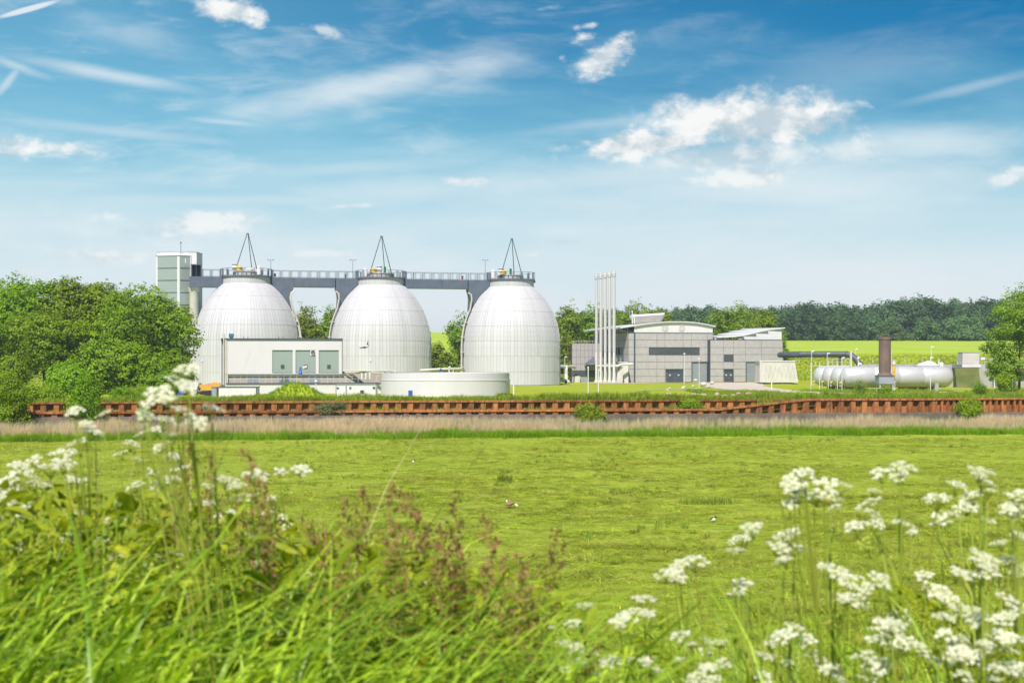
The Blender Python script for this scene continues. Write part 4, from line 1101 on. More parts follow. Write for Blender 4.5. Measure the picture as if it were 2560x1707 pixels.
# ================================================================== cabins
def cabin(name, label, px0, px1, ytop, Y, mat_trim, parts):
    x0, x1 = XA(px0, Y), XA(px1, Y); zt = ZA(ytop, Y); zb = zt - 2.5
    r = empty(name, ((x0 + x1) / 2, Y, zb), label, 'cabin')
    MB().box(x0, x1, Y, Y + 2.4, zb, zt - .12).build('body', M_whitep, r)
    MB().box(x0 - .04, x1 + .04, Y - .05, Y + 2.45, zt - .118, zt).build('roof_frame', mat_trim, r)
    for a in (x0, x1): MB().box(a - .06, a + .06, Y - .05, Y + .06, zb, zt - .12).build('corner_post', mat_trim, r)
    for (kind, a, b, y0, y1) in parts:
        a, b = XA(a, Y), XA(b, Y); z0, z1 = ZA(y1, Y), ZA(y0, Y)
        if kind == 'window':
            wdw = MB().box(a - .04, b + .04, Y - .05, Y - .01, z0 - .04, z1 + .04).build('window', M_whitep, r)
            MB().box(a, b, Y - .075, Y - .055, z0, z1).build('pane', M_teal, wdw)
        else:
            MB().box(a, b, Y - .05, Y - .005, z0, z1).build('door', M_whitep, r)
    return r
cabin('container', 'white container with grey frame beside the grassy mound', 545.5, 641, 966.6, 190, M_duct, [('door', 579, 603, 972, 990)])
cabin('site_cabin', 'white site cabin with three small dark windows before the round basin', 866, 940, 960.5, 190, M_shutter, [('window', 873.5, 878, 967, 972), ('window', 932, 937.5, 966.5, 971.5), ('window', 901.5, 909, 976, 984), ('door', 899, 912, 968, 990)])
cabin('small_cabin', 'narrow white cabin joined to the end of the site cabin', 840, 865, 960.5, 190.1, M_shutter, [('window', 842, 847, 967.5, 972)])
r = empty('grey_box_unit', P(537, 985, 192), 'grey steel box at the end of the white container', 'box')
MB().box(XA(533, 192), XA(545, 192), 191, 193, 1.2, ZA(968.5, 192)).build('body', M_shutter, r)
MB().box(XA(532.5, 192), XA(545, 192), 190.95, 193.05, ZA(968.5, 192) + .002, ZA(968.5, 192) + .06).build('lid', M_duct, r)

# ================================================================== machine hall (grey block building)
MA = R(12)
m0 = Vector((XA(1571.5, 300), 300, 0)); mf = frame(m0, MA)
MZ = ZA(957.5, 300)
hallm = empty('machine_hall', (m0.x, m0.y, MZ), 'grey panelled machine hall with curved white roofs behind the lawn', 'building')
S = 300 / F_PX / math.cos(MA)
def mu(px):                                           # width along the front for a photo column
    lo, hi = -20.0, 60.0
    for _ in range(50):
        m = (lo + hi) / 2; p = mf(m, 0, 0)
        if CX + F_PX * p.x / p.y < px: lo = m
        else: hi = m
    return (lo + hi) / 2
def mz(py, u=8.0): return ZA(py, mf(u, 0, 0).y)
def panels(f, us, zs, holes, v0, mat, name, g=.034, th=.10):
    """facade panels in a grid with recessed joints; cells that fall in an opening are cut round it"""
    for a, b in zip(us[:-1], us[1:]):
        for c, d in zip(zs[:-1], zs[1:]):
            rects = [(a + g, b - g, c + g, d - g)]
            for (ha, hb, hc, hd) in holes:
                nr = []
                for (x0, x1, y0, y1) in rects:
                    if hb <= x0 or ha >= x1 or hd <= y0 or hc >= y1: nr.append((x0, x1, y0, y1)); continue
                    if ha > x0: nr.append((x0, ha, y0, y1))
                    if hb < x1: nr.append((hb, x1, y0, y1))
                    xa, xb = max(x0, ha), min(x1, hb)
                    if hc > y0: nr.append((xa, xb, y0, hc))
                    if hd < y1: nr.append((xa, xb, hd, y1))
                rects = nr
            rects = [q for q in rects if q[1] - q[0] > .04 and q[3] - q[2] > .04]
            if rects:
                mb = MB()
                for (x0, x1, y0, y1) in rects: mb.box(x0, x1, v0 - th, v0, y0, y1, f)
                mb.build(name, mat, hallm)
def zpx(*ys): return [mz(y) for y in ys]
zA0, zA1 = mz(955), mz(832)
uA1 = mu(1782)
# --- block A front
MB().box(0.02, uA1 - .02, .004, 27.5, MZ - .5, zA1 - .02, mf).build('hall_core', M_joint, hallm)
usA = [0, mu(1585.5), mu(1642), mu(1662), mu(1707.5), mu(1728), mu(1768), uA1]
zsA = sorted(zpx(955, 940.5, 922.5, 904.5, 886, 868.5, 850, 832))
hA = [(mu(1622.5), mu(1747.5), mz(886), mz(869)), (mu(1663.5), mu(1707.5), MZ - 1, mz(923)), (mu(1729), mu(1768), MZ - 1, mz(905))]
panels(mf, usA, zsA, hA, 0.0, M_block, 'facade_panel')
MB().box(-.05, mu(1663.5) - .02, -.22, -.002, MZ - .6, mz(955.2), mf).build('plinth', M_concl, hallm)
# downpipe at the corner strip
MB().box(mu(1584.5), mu(1587), -.30, -.12, mz(955), zA1, mf).build('downpipe', M_teal, hallm)
# strip window
w0, w1, q0, q1 = hA[0]
win = MB().box(w0, w1, -.06, -.02, q0, q1, mf).build('strip_window', M_wind, hallm)
for k in range(9):
    z = q0 + (q1 - q0) * (k + .5) / 9
    MB().box(w0 + .05, w1 - .05, -.10, -.075, z - .045, z + .03, mf).build('slat', M_louvre, win)
mb = MB(); mb.box(w0 - .05, w1 + .05, -.16, -.0, q1, q1 + .10, mf).box(w0 - .05, w1 + .05, -.16, 0, q0 - .10, q0, mf).box(w0 - .06, w0, -.16, 0, q0, q1, mf).box(w1, w1 + .06, -.16, 0, q0, q1, mf)
mb.build('window_frame', M_teal, win)
for k in (1, 2, 4, 5):
    u = w0 + (w1 - w0) * k / 6; MB().box(u - .03, u + .03, -.125, -.10, q0, q1, mf).build('mullion', M_duct, win)
def double_door(f, a, b, z1, parent, mats=(M_door, M_teal)):
    z0 = MZ + .05; zt = z1 - .62
    for x0, x1 in ((a + .06, (a + b) / 2 - .02), ((a + b) / 2 + .02, b - .06)):
        d = MB().box(x0, x1, -.07, -.02, z0, zt, f).build('door', mats[0], parent)
        for z in (z0 + .25, z0 + .95, zt - .3):
            MB().box(x0 + .04, x0 + .12, -.095, -.072, z, z + .09, f).build('hinge', M_whitep, d)
        xs_ = (x0 + x1) / 2 - .2
        MB().box(xs_, xs_ + .36, -.085, -.072, zt - .75, zt - .45, f).build('sign', M_cream, d)
    MB().box(a + .06, b - .06, -.05, -.02, zt + .06, z1 - .06, f).build('transom_light', M_wind, parent)
    mb = MB(); mb.box(a, a + .06, -.14, 0, z0, z1, f).box(b - .06, b, -.14, 0, z0, z1, f).box(a + .06, b - .06, -.14, 0, z1 - .06, z1, f).box(a + .06, b - .06, -.12, 0, zt, zt + .06, f)
    mb.build('door_frame', mats[1], parent)
def roller(f, a, b, z1, parent):
    z0 = MZ; n = 12
    rd = MB().box(a + .1, b - .1, -.03, -.005, z0, z1 - .1, f).build('roller_door', M_shutter, parent)
    for k in range(n):
        za, zb = z0 + (z1 - .1 - z0) * k / n, z0 + (z1 - .1 - z0) * (k + 1) / n
        MB().box(a + .1, b - .1, -.085 + .01 * (k % 2), -.032, za + .02, zb - .02, f).build('shutter_slat', M_shutter, rd)
    mb = MB(); mb.box(a, a + .1, -.24, 0, z0, z1, f).box(b - .1, b, -.24, 0, z0, z1, f).box(a + .1, b - .1, -.24, 0, z1 - .1, z1, f)
    mb.build('door_frame', M_teal, rd)
double_door(mf, hA[1][0], hA[1][1], hA[1][3], hallm)
roller(mf, hA[2][0], hA[2][1], hA[2][3], hallm)
# --- left side of block A
sf = lambda u, v, z: mf(-v, u, z)                    # u runs back along the side, v out of the wall
def su(px):
    lo, hi = -5.0, 60.0
    for _ in range(50):
        m = (lo + hi) / 2; p = mf(0, m, 0)
        if CX + F_PX * p.x / p.y > px: lo = m
        else: hi = m
    return (lo + hi) / 2
def side_panels():
    us = [0.0, 1.9, 3.8, 5.7, 8.2, 10.7, 13.2, 15.7, 18.2, 20.7, 23.2, 25.4, 27.4]
    hs = [(4.0, 16.0, zsA[3] + .9, zsA[4] + .95)]
    for a, b in zip(us[:-1], us[1:]):
        for c, d in zip(zsA[:-1], zsA[1:]):
            if a >= 3.8 and b <= 15.8 and abs(c - zsA[4]) < .1:
                continue
            MB().box(-.10, -.004, a + .03, b - .03, c + .03, d - .03, mf).build('side_panel', M_block_shaded, hallm)
    for a, b in zip(us[2:8], us[3:9]):
        c, d = zsA[4], zsA[5]
        w = MB().box(-.05, -.01, a + .25, b - .25, c + .05, d - .1, mf).build('side_window', M_wind, hallm)
        mb = MB()
        for (p, q, r_, s) in ((a + .03, a + .25, c + .03, d - .03), (b - .25, b - .03, c + .03, d - .03)): mb.box(-.10, -.004, p, q, r_, s, mf)
        mb.build('window_pier', M_block_shaded, w)
side_panels()
# --- curved roof of block A: gable with arched top, deep eaves on the left
uR = uA1
def arch(t):                                           # top edge over the front, t 0..1 from the left corner
    pts = [(0.0, 813.5), (.12, 809.5), (.25, 806.2), (.42, 803.4), (.6, 803.2), (.75, 805.0), (.9, 810.0), (1.0, 814.2)]
    for (a, ya), (b, yb) in zip(pts[:-1], pts[1:]):
        if t <= b: return mz(ya + (yb - ya) * (t - a) / (b - a))
    return mz(814.2)
uG = mu(1585.5); n = 16
mb = MB(); poly = [mf(uG, -.06, zA1 + .06), mf(uR - .05, -.06, zA1 + .06)]
poly += [mf(uG + (uR - uG) * k / n, -.06, arch(k / n) - .18) for k in range(n, -1, -1)]
mb.prism(poly, mf(0, .2, 0) - mf(0, 0, 0)); mb.build('gable_wall', M_roofw, hallm)
MB().box(-.15, uR + .05, -.2, .15, zA1 - .02, zA1 + .057, mf).build('gable_trim', M_duct, hallm)
mb = MB(); th = .20
for k in range(n):
    ta, tb = k / n, (k + 1) / n
    ua_, ub_ = uG + (uR + .5 - uG) * ta, uG + (uR + .5 - uG) * tb
    za, zb = arch(ta), arch(tb)
    mb.hexa([mf(ua_, -.55, za - th), mf(ub_, -.55, zb - th), mf(ub_, 28.5, zb - th), mf(ua_, 28.5, za - th), mf(ua_, -.55, za), mf(ub_, -.55, zb), mf(ub_, 28.5, zb), mf(ua_, 28.5, za)])
za = arch(0)
mb.hexa([mf(-2.3, -.4, za - .75), mf(uG, -.55, za - th), mf(uG, 28.5, za - th), mf(-2.3, 28.5, za - .75), mf(-2.3, -.4, za - .5), mf(uG, -.55, za), mf(uG, 28.5, za), mf(-2.3, 28.5, za - .5)])
mb.build('curved_roof', M_roofw, hallm)
MB().box(uG + .4, uG + .6, .2, 27.5, zA1, za - .25, mf).build('clerestory', M_wind, hallm)
for k in range(15):
    v = .5 + k * 1.85
    mb = MB(); mb.box(-.12, -.02, v - .05, v + .05, zA1 - .1, za - .55, mf)
    a = mf(-.07, v, zA1 + .05); b = mf(-2.0, v, za - .72); mb.cyl(a, b, .05, None, 6)
    mb.build('eaves_strut', M_cowl, hallm)
for px in (1662.5, 1704):
    c = mf(mu(px), -.09, mz(820.3))
    ax = mf(0, -1, 0) - mf(0, 0, 0)
    v_ = MB().lathe(c, [(.70, 0), (.70, .05), (.60, .08), (.60, .03)], 28, axis=ax, smooth=False).build('round_vent', M_cowl, hallm)
    MB().lathe(c, [(0, .015), (.60, .015)], 28, axis=ax).build('vent_grille', M_cream, v_)
# ridge cowl: a trough shaped ventilator, wider at the top than at the foot
rz0, rz1 = mz(806) - .3, mz(784)
def cw(px, v, z): return mf(mu(px), v, z)
foot = [cw(1613, 6.5, rz0), cw(1666, 5.2, rz0), cw(1668, 7.0, rz0), cw(1615, 8.3, rz0)]
lip = [cw(1600, 5.2, rz1 - .55), cw(1672, 3.2, rz1 - .1), cw(1685, 7.2, rz1 - .1), cw(1606, 9.6, rz1 - .55)]
top = [cw(1602, 5.6, rz1 - .1), cw(1676, 3.8, rz1 + .3), cw(1682, 7.0, rz1 + .3), cw(1608, 9.2, rz1 - .1)]
MB().hexa(foot + lip).build('ridge_cowl', M_cowl, hallm)  # shade on the long sides is put into their beige colour
MB().hexa([q + Vector((0, 0, .004)) for q in lip] + top).build('cowl_lid', M_roofw, hallm)
e = [cw(1667.2, 5.15, rz0), cw(1669, 6.9, rz0), cw(1686.5, 7.1, rz1 - .12), cw(1673.5, 3.3, rz1 - .12)]
MB().prism(e, mf(.12, -.02, 0) - mf(0, 0, 0)).build('cowl_end', M_roofw, hallm)
a0 = mf(mu(1591), 3, mz(809)); mb = MB()
mb.cyl(a0, a0 + Vector((0, 0, 2.5)), .11, None, 8).cyl(a0 + Vector((0, 0, 2.5)), a0 + Vector((0, 0, 2.75)), .18, .05, 8)
mb.cyl(a0 + Vector((-.6, 0, 2.0)), a0 + Vector((.7, 0, 2.0)), .03, None, 5).cyl(a0 + Vector((-.6, 0, 1.6)), a0 + Vector((-.6, 0, 3.3)), .025, None, 5)
mb.cyl(a0 + Vector((.5, .3, 0)), a0 + Vector((.5, .3, 1.4)), .12, None, 8)
mb.build('roof_mast', M_whitep, hallm)
# --- block B
vB = -1.2; uB0, uB1 = mu(1770.5), mu(1951)
zB1 = mz(849.5)
MB().box(uB0 + .02, uB1 - .02, vB + .004, 20, MZ - .5, zB1 - .02, mf).build('annex_core', M_joint, hallm)
usB = [uB0, mu(1803), mu(1828.5), mu(1858), mu(1898), uB1]
zsB = sorted(zpx(955, 940.5, 922.5, 904.5, 886, 868.5, 849.5))
hB = [(mu(1804), mu(1828), mz(904), mz(886.5)), (mu(1804), mu(1828), MZ - 1, mz(923)), (mu(1859.5), mu(1897), MZ - 1, mz(904))]
fB = lambda u, v, z: mf(u, v + vB, z)
panels(fB, usB, zsB, hB, 0.0, M_block, 'facade_panel')
MB().box(uB0 - .04, uB1 + .04, vB - .16, 20.1, zB1 - .015, zB1 + .10, mf).build('annex_coping', M_duct, hallm)
MB().box(uB0 - .16, uB0 - .02, vB - .1, vB + 1.3, MZ, zB1, mf).build('downpipe', M_teal, hallm)
MB().box(uB1 - .02, uB1 + .03, vB + .1, vB + 19, MZ, zB1 - .05, mf).build('annex_side', M_block_shaded, hallm)
w0, w1, q0, q1 = hB[0]
win = MB().box(w0, w1, -.06, -.02, q0, q1, fB).build('vent_window', M_louvre, hallm)
for k in range(8):
    z = q0 + (q1 - q0) * (k + .5) / 8; MB().box(w0 + .05, w1 - .05, -.12, -.07, z - .05, z + .03, fB).build('slat', M_louvre, win)
double_door(fB, hB[1][0], hB[1][1], hB[1][3], hallm)
roller(fB, hB[2][0], hB[2][1], hB[2][3], hallm)
# curved wedge roof on block B
prof = [(1790, 842.0), (1830, 840.0), (1855, 837.0), (1885, 829.5), (1915, 822.5), (1957, 817.5)]
mb = MB()
for (a, ya), (b, yb) in zip(prof[:-1], prof[1:]):
    ua_, ub_, za, zb = mu(a), mu(b), mz(ya), mz(yb)
    mb.hexa([mf(ua_, vB + .4, za - .18), mf(ub_, vB - .1, zb - .18), mf(ub_, 15, zb - .18 + .2), mf(ua_, 15, za - .18 + .5), mf(ua_, vB + .4, za), mf(ub_, vB - .1, zb), mf(ub_, 15, zb + .2), mf(ua_, 15, za + .5)])
mb.build('wedge_roof', M_roofw, hallm)
poly = [mf(mu(a), vB + .5, mz(y) - .2) for a, y in prof if a > 1835]
poly = [mf(mu(1842), vB + .5, zB1 + .11), mf(uB1, vB + .5, zB1 + .11), mf(uB1, vB + .5, mz(818) - .2)] + poly[:-1][::-1]
MB().prism(poly, mf(0, .3, 0) - mf(0, 0, 0)).build('wedge_wall', M_roofw, hallm)
d0 = mf(mu(1797), .6, zB1 + .1)
MB().lathe(d0, [(.75, 0), (.7, .25), (.4, .48), (0, .55)], 18).build('skylight_dome', M_roofw, hallm)
MB().tube([d0 + Vector((-1.7, 0, 0)), d0 + Vector((-1.7, 0, .7)), d0 + Vector((-1.3, 0, .95))], .2, 8).build('roof_pipe', M_whitep, hallm)
# --- block C: lower wing at the far left
cY = 313.0
cx0, cx1 = XA(1430, cY), XA(1500, cY)
cA = R(4); cf = frame((cx0, cY, 0), cA)
CWd = (cx1 - cx0); zC0, zC1 = ZA(957, cY), ZA(858.5, cY)
MB().box(.02, CWd, .004, 12, zC0, zC1 - .02, cf).build('wing_core', M_joint, hallm)
zsC = [ZA(y, cY) for y in (926, 910, 892.5, 875.5, 858.5)]
usC = [0, 1.0, 1.9, 2.8, 3.6, 4.5, 5.3, CWd]
for a, b in zip(usC[:-1], usC[1:]):
    for c, d in zip(zsC[:-1], zsC[1:]): MB().box(a + .02, b - .02, -.1, 0, c + .02, d - .02, cf).build('wing_panel', M_block_shaded, hallm)
lv = MB().box(.3, CWd, -.05, 0, ZA(942, cY), ZA(927, cY), cf).build('louvre_band', M_greenp, hallm)
for k in range(8):
    z = ZA(942, cY) + k * .165; MB().box(.3, CWd, -.12, -.055, z + .02, z + .11, cf).build('slat', M_louvre, lv)
MB().box(0, CWd, -.10, 0, ZA(957, cY), ZA(942.2, cY), cf).build('wing_base', M_block_shaded, hallm)
mb = MB()
for k in range(9): mb.cyl(cf(.4 + k * .6, .6, zC1), cf(.4 + k * .6, .6, zC1 + .65), .03, None, 5)
mb.box(.4, 5.4, .58, .62, zC1 + .6, zC1 + .66, cf).box(.4, 5.4, .58, .62, zC1 + .3, zC1 + .34, cf); mb.build('roof_rail', M_cowl, hallm)
# canopy on the wing
k0, k1 = XA(1462, cY - 2), XA(1486, cY - 2)
zc0, zc1 = ZA(911, cY - 2), ZA(891, cY - 2)
mb = MB(); q = [(k0, cY - 3.2, zc0), (k1, cY - 3.2, zc0), (k1, cY - .2, zc0), (k0, cY - .2, zc0)]
mb.add(q + [(k0 + .2, cY - .2, zc0 + .25), (k1, cY - .2, zc1), (k1, cY - 3.0, zc0 + .3), (k0, cY - 3.2, zc0 + .12)],
       [(0, 3, 2, 1), (0, 1, 6, 7), (1, 2, 5, 6), (2, 3, 4, 5), (3, 0, 7, 4), (7, 6, 5, 4)])
mb.build('entrance_canopy', M_steel, hallm)
MB().box(XA(1436, cY - 1), XA(1450, cY - 1), cY - 1.4, cY - .6, zC0, ZA(940, cY - 1)).build('meter_box', M_concl, hallm)
MB().box(XA(1452, cY - 1), XA(1466, cY - 1), cY - 1.6, cY - .6, zC0, ZA(942, cY - 1)).build('meter_box', M_shutter, hallm)

# ================================================================== five slim chimneys
fin = empty('concrete_buttress', (XA(1560, 297), 297, MZ), 'pale concrete buttress and plinth behind the five chimneys', 'wall')
p0, p1 = XA(1546, 297.5), XA(1571, 297.5)
zf0, zf1 = ZA(957, 297), ZA(907, 297)
mb = MB(); poly = [(XA(1546, 297), 297, zf0), (XA(1571, 297), 297, zf0), (XA(1571, 297), 297, zf1), (XA(1555.5, 297), 297, zf1)]
mb.prism(poly, (0, .6, 0)); mb.build('buttress', M_concl, fin)
MB().box(XA(1541, 297), XA(1570.5, 297), 296.9, 306, zf1 + .002, zf1 + .2).build('top_slab', M_concl, fin)
CH = ['leftmost of the five slim white chimneys', 'second from left of the five slim white chimneys', 'middle one of the five slim white chimneys', 'second from right of the five slim white chimneys', 'rightmost of the five slim white chimneys, nearest the buttress']
for i in range(5):
    px = 1491 + i * 10.95; Y = 303.5 - i * 2.4; yt = 690.5 - i * 1.8
    x = XA(px, Y); zb = gz(x, Y) - .1; zt = ZA(yt, Y)
    r = empty('chimney', (x, Y, zb), CH[i], 'chimney', 'slim chimneys of the machine hall')
    zj = ZA(879, Y)
    MB().lathe((x, Y, 0), [(.26, zb + .5), (.26, zj)], 18).build('lower_flue', M_whitep, r)
    MB().lathe((x, Y, 0), [(.295, zj - .02), (.295, zt - .3)], 18).build('upper_flue', M_alu2, r)
    MB().lathe((x, Y, 0), [(.30, zt - .75), (.42, zt - .6), (.42, zt + .15), (.30, zt + .22), (.30, zt + .55), (.16, zt + .62), (.16, zt + .4)], 18, smooth=False).build('cap', M_alu2, r)
    MB().lathe((x, Y, 0), [(.46, zt - .1), (.46, zt), (.43, zt)], 18).build('cap_ring', M_cowl, r)
    MB().lathe((x, Y, 0), [(.5, zb), (.5, zb + .45), (.28, zb + .62)], 18, smooth=False).build('foot', M_concl, r)
    MB().tube([(x + .05, Y + .1, zb + 3.6), (x + .8, Y + .4, zb + 3.6), (x + 1.6, Y + .9, zb + 3.9), (x + 4.0, Y + 2.0, zb + 4.0)], .27, 10).build('duct', M_whitep, r)
    mb = MB(); mb.prism([(x + .5, Y + .9, zb), (x + 1.9, Y + 1.2, zb), (x + 1.9, Y + 1.2, zb + 3.4), (x + 1.3, Y + 1.05, zb + 3.3), (x + .8, Y + .98, zb + 2.2)], (.05, .35, 0)); mb.build('duct_stand', M_concl, r)
    MB().cyl((x + .36, Y + .1, zb + 4), (x + .36, Y + .1, zt - 1), .03, None, 5).build('cable_tube', M_cowl, r)

# pipe between the tank and the hall
r = empty('process_pipe', P(1414, 958, 306), 'white pipe with a thick upright joining tank and machine hall', 'pipe')
MB().tube([P(1396, 916, 303), P(1412, 916, 306), P(1435, 916.5, 311), P(1437, 920, 311.5)], .32, 12).build('pipe_run', M_whitep, r)
MB().lathe(P(1416, 962, 306), [(.36, 0), (.36, 2.1), (.28, 2.3), (.34, 2.6), (.34, 3.8), (.2, 4.2)], 14).build('upright', M_whitep, r)
MB().cyl(P(1403, 946, 305), P(1412, 932, 306), .07, None, 6).build('brace', M_whitep, r)

# concrete shelter wall beside the annex
Y = 286.0
r = empty('shelter_wall', P(1945, 955, Y), 'white textured wall with slanting end beside the roller door', 'wall')
xa, xb, xc = XA(1899, Y), XA(1987.5, Y), XA(1996, Y); za, zb = ZA(956, Y), ZA(904, Y)
MB().prism([(xa, Y, za), (xc, Y, za), (xb, Y, zb), (xa + .2, Y, zb)], (0, 6, 0)).build('wall_body', M_concl, r)
for k in range(7):                                    # chevron relief of the cast panels
    a = xa + .9 + k * .88
    mb = MB()
    for (u0, w0_, u1, w1_) in ((a, .25, a + .44, .8), (a + .44, .8, a + .88, .25)):
        p = Vector((u0, Y - .03, za + (zb - za) * w0_)); q = Vector((u1, Y - .03, za + (zb - za) * w1_))
        mb.cyl(p, q, .05, None, 5)
    mb.build('relief_rib', M_concl, r)
MB().box(xa, xb + .1, Y - .12, Y + 6.1, zb + .002, zb + .2).build('coping', M_roofw, r)
MB().box(xa, xa + .45, Y - .1, Y - .002, za, zb).build('pilaster', M_cream, r)

# ================================================================== gas store
GA = R(4.5); gv = Vector((math.cos(GA), math.sin(GA), 0)); gw = Vector((-gv.y, gv.x, 0))
g0 = Vector((XA(2101, 230), 230, 0)); GR = 1.70; gzc = ZA(916, 230) - GR
GL = ['foremost long silver gas vessel behind the rusty flare', 'second silver gas vessel, its domed end just behind the foremost', 'third silver gas vessel from the front', 'rearmost silver gas vessel beside the shelter wall']
for i in range(4):
    o = g0 + gw * (4.25 * i) + gv * (-.2 * i); L_ = 18.6
    r = empty('gas_vessel', (o.x, o.y, gz(o.x, o.y)), GL[i], 'gas tank', 'horizontal gas vessels')
    c = Vector((o.x, o.y, gzc))
    MB().lathe(c, [(0, 0), (.55, .06), (1.0, .22), (1.38, .52), (1.60, .9), (1.68, 1.25)], 40, axis=gv).build('end_dome', M_gas, r)
    for k in range(4):
        a, b = 1.27 + (L_ - 2.5) * k / 4, 1.25 + (L_ - 2.5) * (k + 1) / 4
        MB().lathe(c, [(GR - .015, a), (GR, a + .03), (GR, b - .03), (GR - .015, b)], 40, axis=gv).build('shell_course', M_gas, r)
    MB().lathe(c, [(1.68, L_ - 1.23), (1.60, L_ - .9), (1.38, L_ - .52), (1.0, L_ - .22), (.55, L_ - .06), (0, L_)], 40, axis=gv).build('end_dome', M_gas, r)
    for d in (3.0, 15.5):
        p = c + gv * d
        mb = MB(); q = [p + gv * a + gw * b for a, b in ((-.3, -1.4), (.3, -1.4), (.3, 1.4), (-.3, 1.4))]
        mb.hexa([Vector((t.x, t.y, gz(t.x, t.y) - .3)) for t in q] + [Vector((t.x, t.y, gzc - 1.0)) for t in q]); mb.build('saddle', M_conc, r)
    p = c + gv * -.02 - gw * .9
    MB().tube([p + Vector((0, 0, -1.6)) - gv * .3, p + Vector((0, 0, -.9)) - gv * .3, p + Vector((0, 0, -.7)) - gv * .05], .09, 8).build('valve_pipe', M_gas, r)
    MB().lathe(p + Vector((0, 0, -1.0)) - gv * .3, [(0, -.1), (.18, -.1), (.18, .1), (0, .1)], 10).build('valve', M_yellow, r)
    MB().cyl(c - gv * .5 + Vector((0, 0, -2.3)), c - gv * .5 + Vector((0, 0, 2.3)), .07, None, 6).build('stand_pipe', M_whitep, r)
    MB().cyl(c - gv * .45 + Vector((0, 0, 1.75)), c + gv * 1.5 + Vector((0, 0, 1.75)), .04, None, 6).build('top_pipe', M_whitep, r)
# access platform on the vessels
q = g0 + gw * 9 + gv * .6
r = empty('vessel_platform', (q.x, q.y, gzc + GR), 'pale steel access platform with railings on top of the gas vessels', 'platform')
MB().box(q.x, q.x + 3.6, q.y - .6, q.y + .6, gzc + GR + .05, gzc + GR + .12).build('deck', M_cream, r)
for k in range(6): MB().cyl((q.x + k * .72, q.y - .6, gzc + GR + .12), (q.x + k * .72, q.y - .6, gzc + GR + 1.15), .035, None, 5).build('post', M_cream, r)
for z in (1.15, .7): MB().box(q.x, q.x + 3.6, q.y - .63, q.y - .57, gzc + GR + z, gzc + GR + z + .05).build('rail', M_cream, r)
# flare
Y = 221.0
x = XA(2212, Y); r = empty('flare_stack', (x, Y, 1.6), 'rusty brown upright flare cylinder on a grey box', 'flare')
zb, zt = ZA(940, Y), ZA(844, Y); rad = 14.8 * Y / F_PX
MB().lathe((x, Y, 0), [(rad, zb + .15), (rad, zt), (rad - .06, zt), (rad - .06, zb + .3)], 36, smooth=False).build('shroud', M_flare, r)
MB().lathe((x, Y, 0), [(rad + .03, zt - .32), (rad + .09, zt - .28), (rad + .09, zt + .1), (rad - .02, zt + .12)], 36, smooth=False).build('top_ring', M_flare, r)
MB().lathe((x, Y, 0), [(rad + .02, zb + .5), (rad + .3, zb + .12), (rad + .3, zb)], 36, smooth=False).build('skirt', M_flare, r)
MB().box(x - 1.2, x + 1.2, Y - 1.2, Y + 1.2, ZA(959, Y), zb - .003).build('burner_box', M_shutter, r)
MB().box(x - 1.3, x + 1.3, Y - 1.3, Y + 1.3, zb - .001, zb + .09).build('box_lid', M_flare, r)
for a, b in ((-1.0, -1.0), (1.0, -1.0), (-1, 1), (1, 1)): MB().cyl((x + a, Y + b, 1.2), (x + a, Y + b, ZA(959, Y)), .07, None, 6).build('leg', M_whitep, r)
MB().cyl((x + rad + .12, Y, zb), (x + rad + .12, Y, zt - 1.8), .05, None, 6).build('ignition_tube', M_whitep, r)
xp = XA(2235, Y - .5)
r = empty('flame_trap', (xp, Y - .5, 1.6), 'yellow and cream gas pipe upright beside the rusty flare', 'pipe')
MB().lathe((xp, Y - .5, 0), [(.2, ZA(975, Y)), (.2, ZA(957, Y)), (.26, ZA(956, Y)), (.26, ZA(953, Y)), (.21, ZA(952, Y))], 14, smooth=False).build('lower_pipe', M_cream, r)
MB().lathe((xp, Y - .5, 0), [(.2, ZA(952, Y)), (.2, ZA(930, Y)), (.24, ZA(929, Y)), (.24, ZA(920, Y)), (.2, ZA(912, Y))], 14, smooth=False).build('upper_pipe', M_yellow, r)
MB().lathe((xp, Y - .5, 0), [(.3, ZA(911.8, Y)), (.3, ZA(908, Y)), (.2, ZA(906, Y)), (.14, ZA(901, Y))], 14, smooth=False).build('trap_head', M_cream, r)
mb = MB()
for a in (-.28, .28): mb.cyl((xp + a, Y - .5, ZA(908, Y)), (xp + a, Y - .5, ZA(899, Y)), .035, None, 5)
mb.cyl((xp - .28, Y - .5, ZA(899, Y)), (xp + .28, Y - .5, ZA(899, Y)), .035, None, 5); mb.build('guard', M_cream, r)

# slate duct out of the annex
r = empty('slate_duct', P(1960, 905, 292), 'thick dark slate duct running from the hall and bending down', 'duct')
pts = [P(1950, 887, 300), P(1962, 886.5, 294), P(2000, 886, 292), P(2060, 885.5, 290), P(2115, 885.5, 288.5), P(2128, 888, 288), P(2140, 898, 287.5), P(2150, 912, 287), P(2158, 926, 286.5)]
for k, (a, b) in enumerate(((0, 3), (2, 5), (4, 9))):
    MB().tube(pts[a:b], .62 + .002 * k, 18).build('duct_run', M_duct, r)
for i in (2, 4): MB().lathe(pts[i], [(.64, -.08), (.72, -.06), (.72, .06), (.64, .08)], 18, axis=pts[i + 1] - pts[i], smooth=False).build('flange', M_duct, r)
MB().box(XA(2123, 287), XA(2127.5, 287), 286.2, 286.6, 2.0, ZA(878, 287)).build('support_post', M_concl, r)
MB().box(XA(2097.5, 290), XA(2101, 290), 289.4, 289.8, 2.0, ZA(890, 290)).build('support_post', M_duct, r)
r = empty('valve_tree', P(2148, 920, 284), 'white valve tree standing at the foot of the slate duct', 'valve')
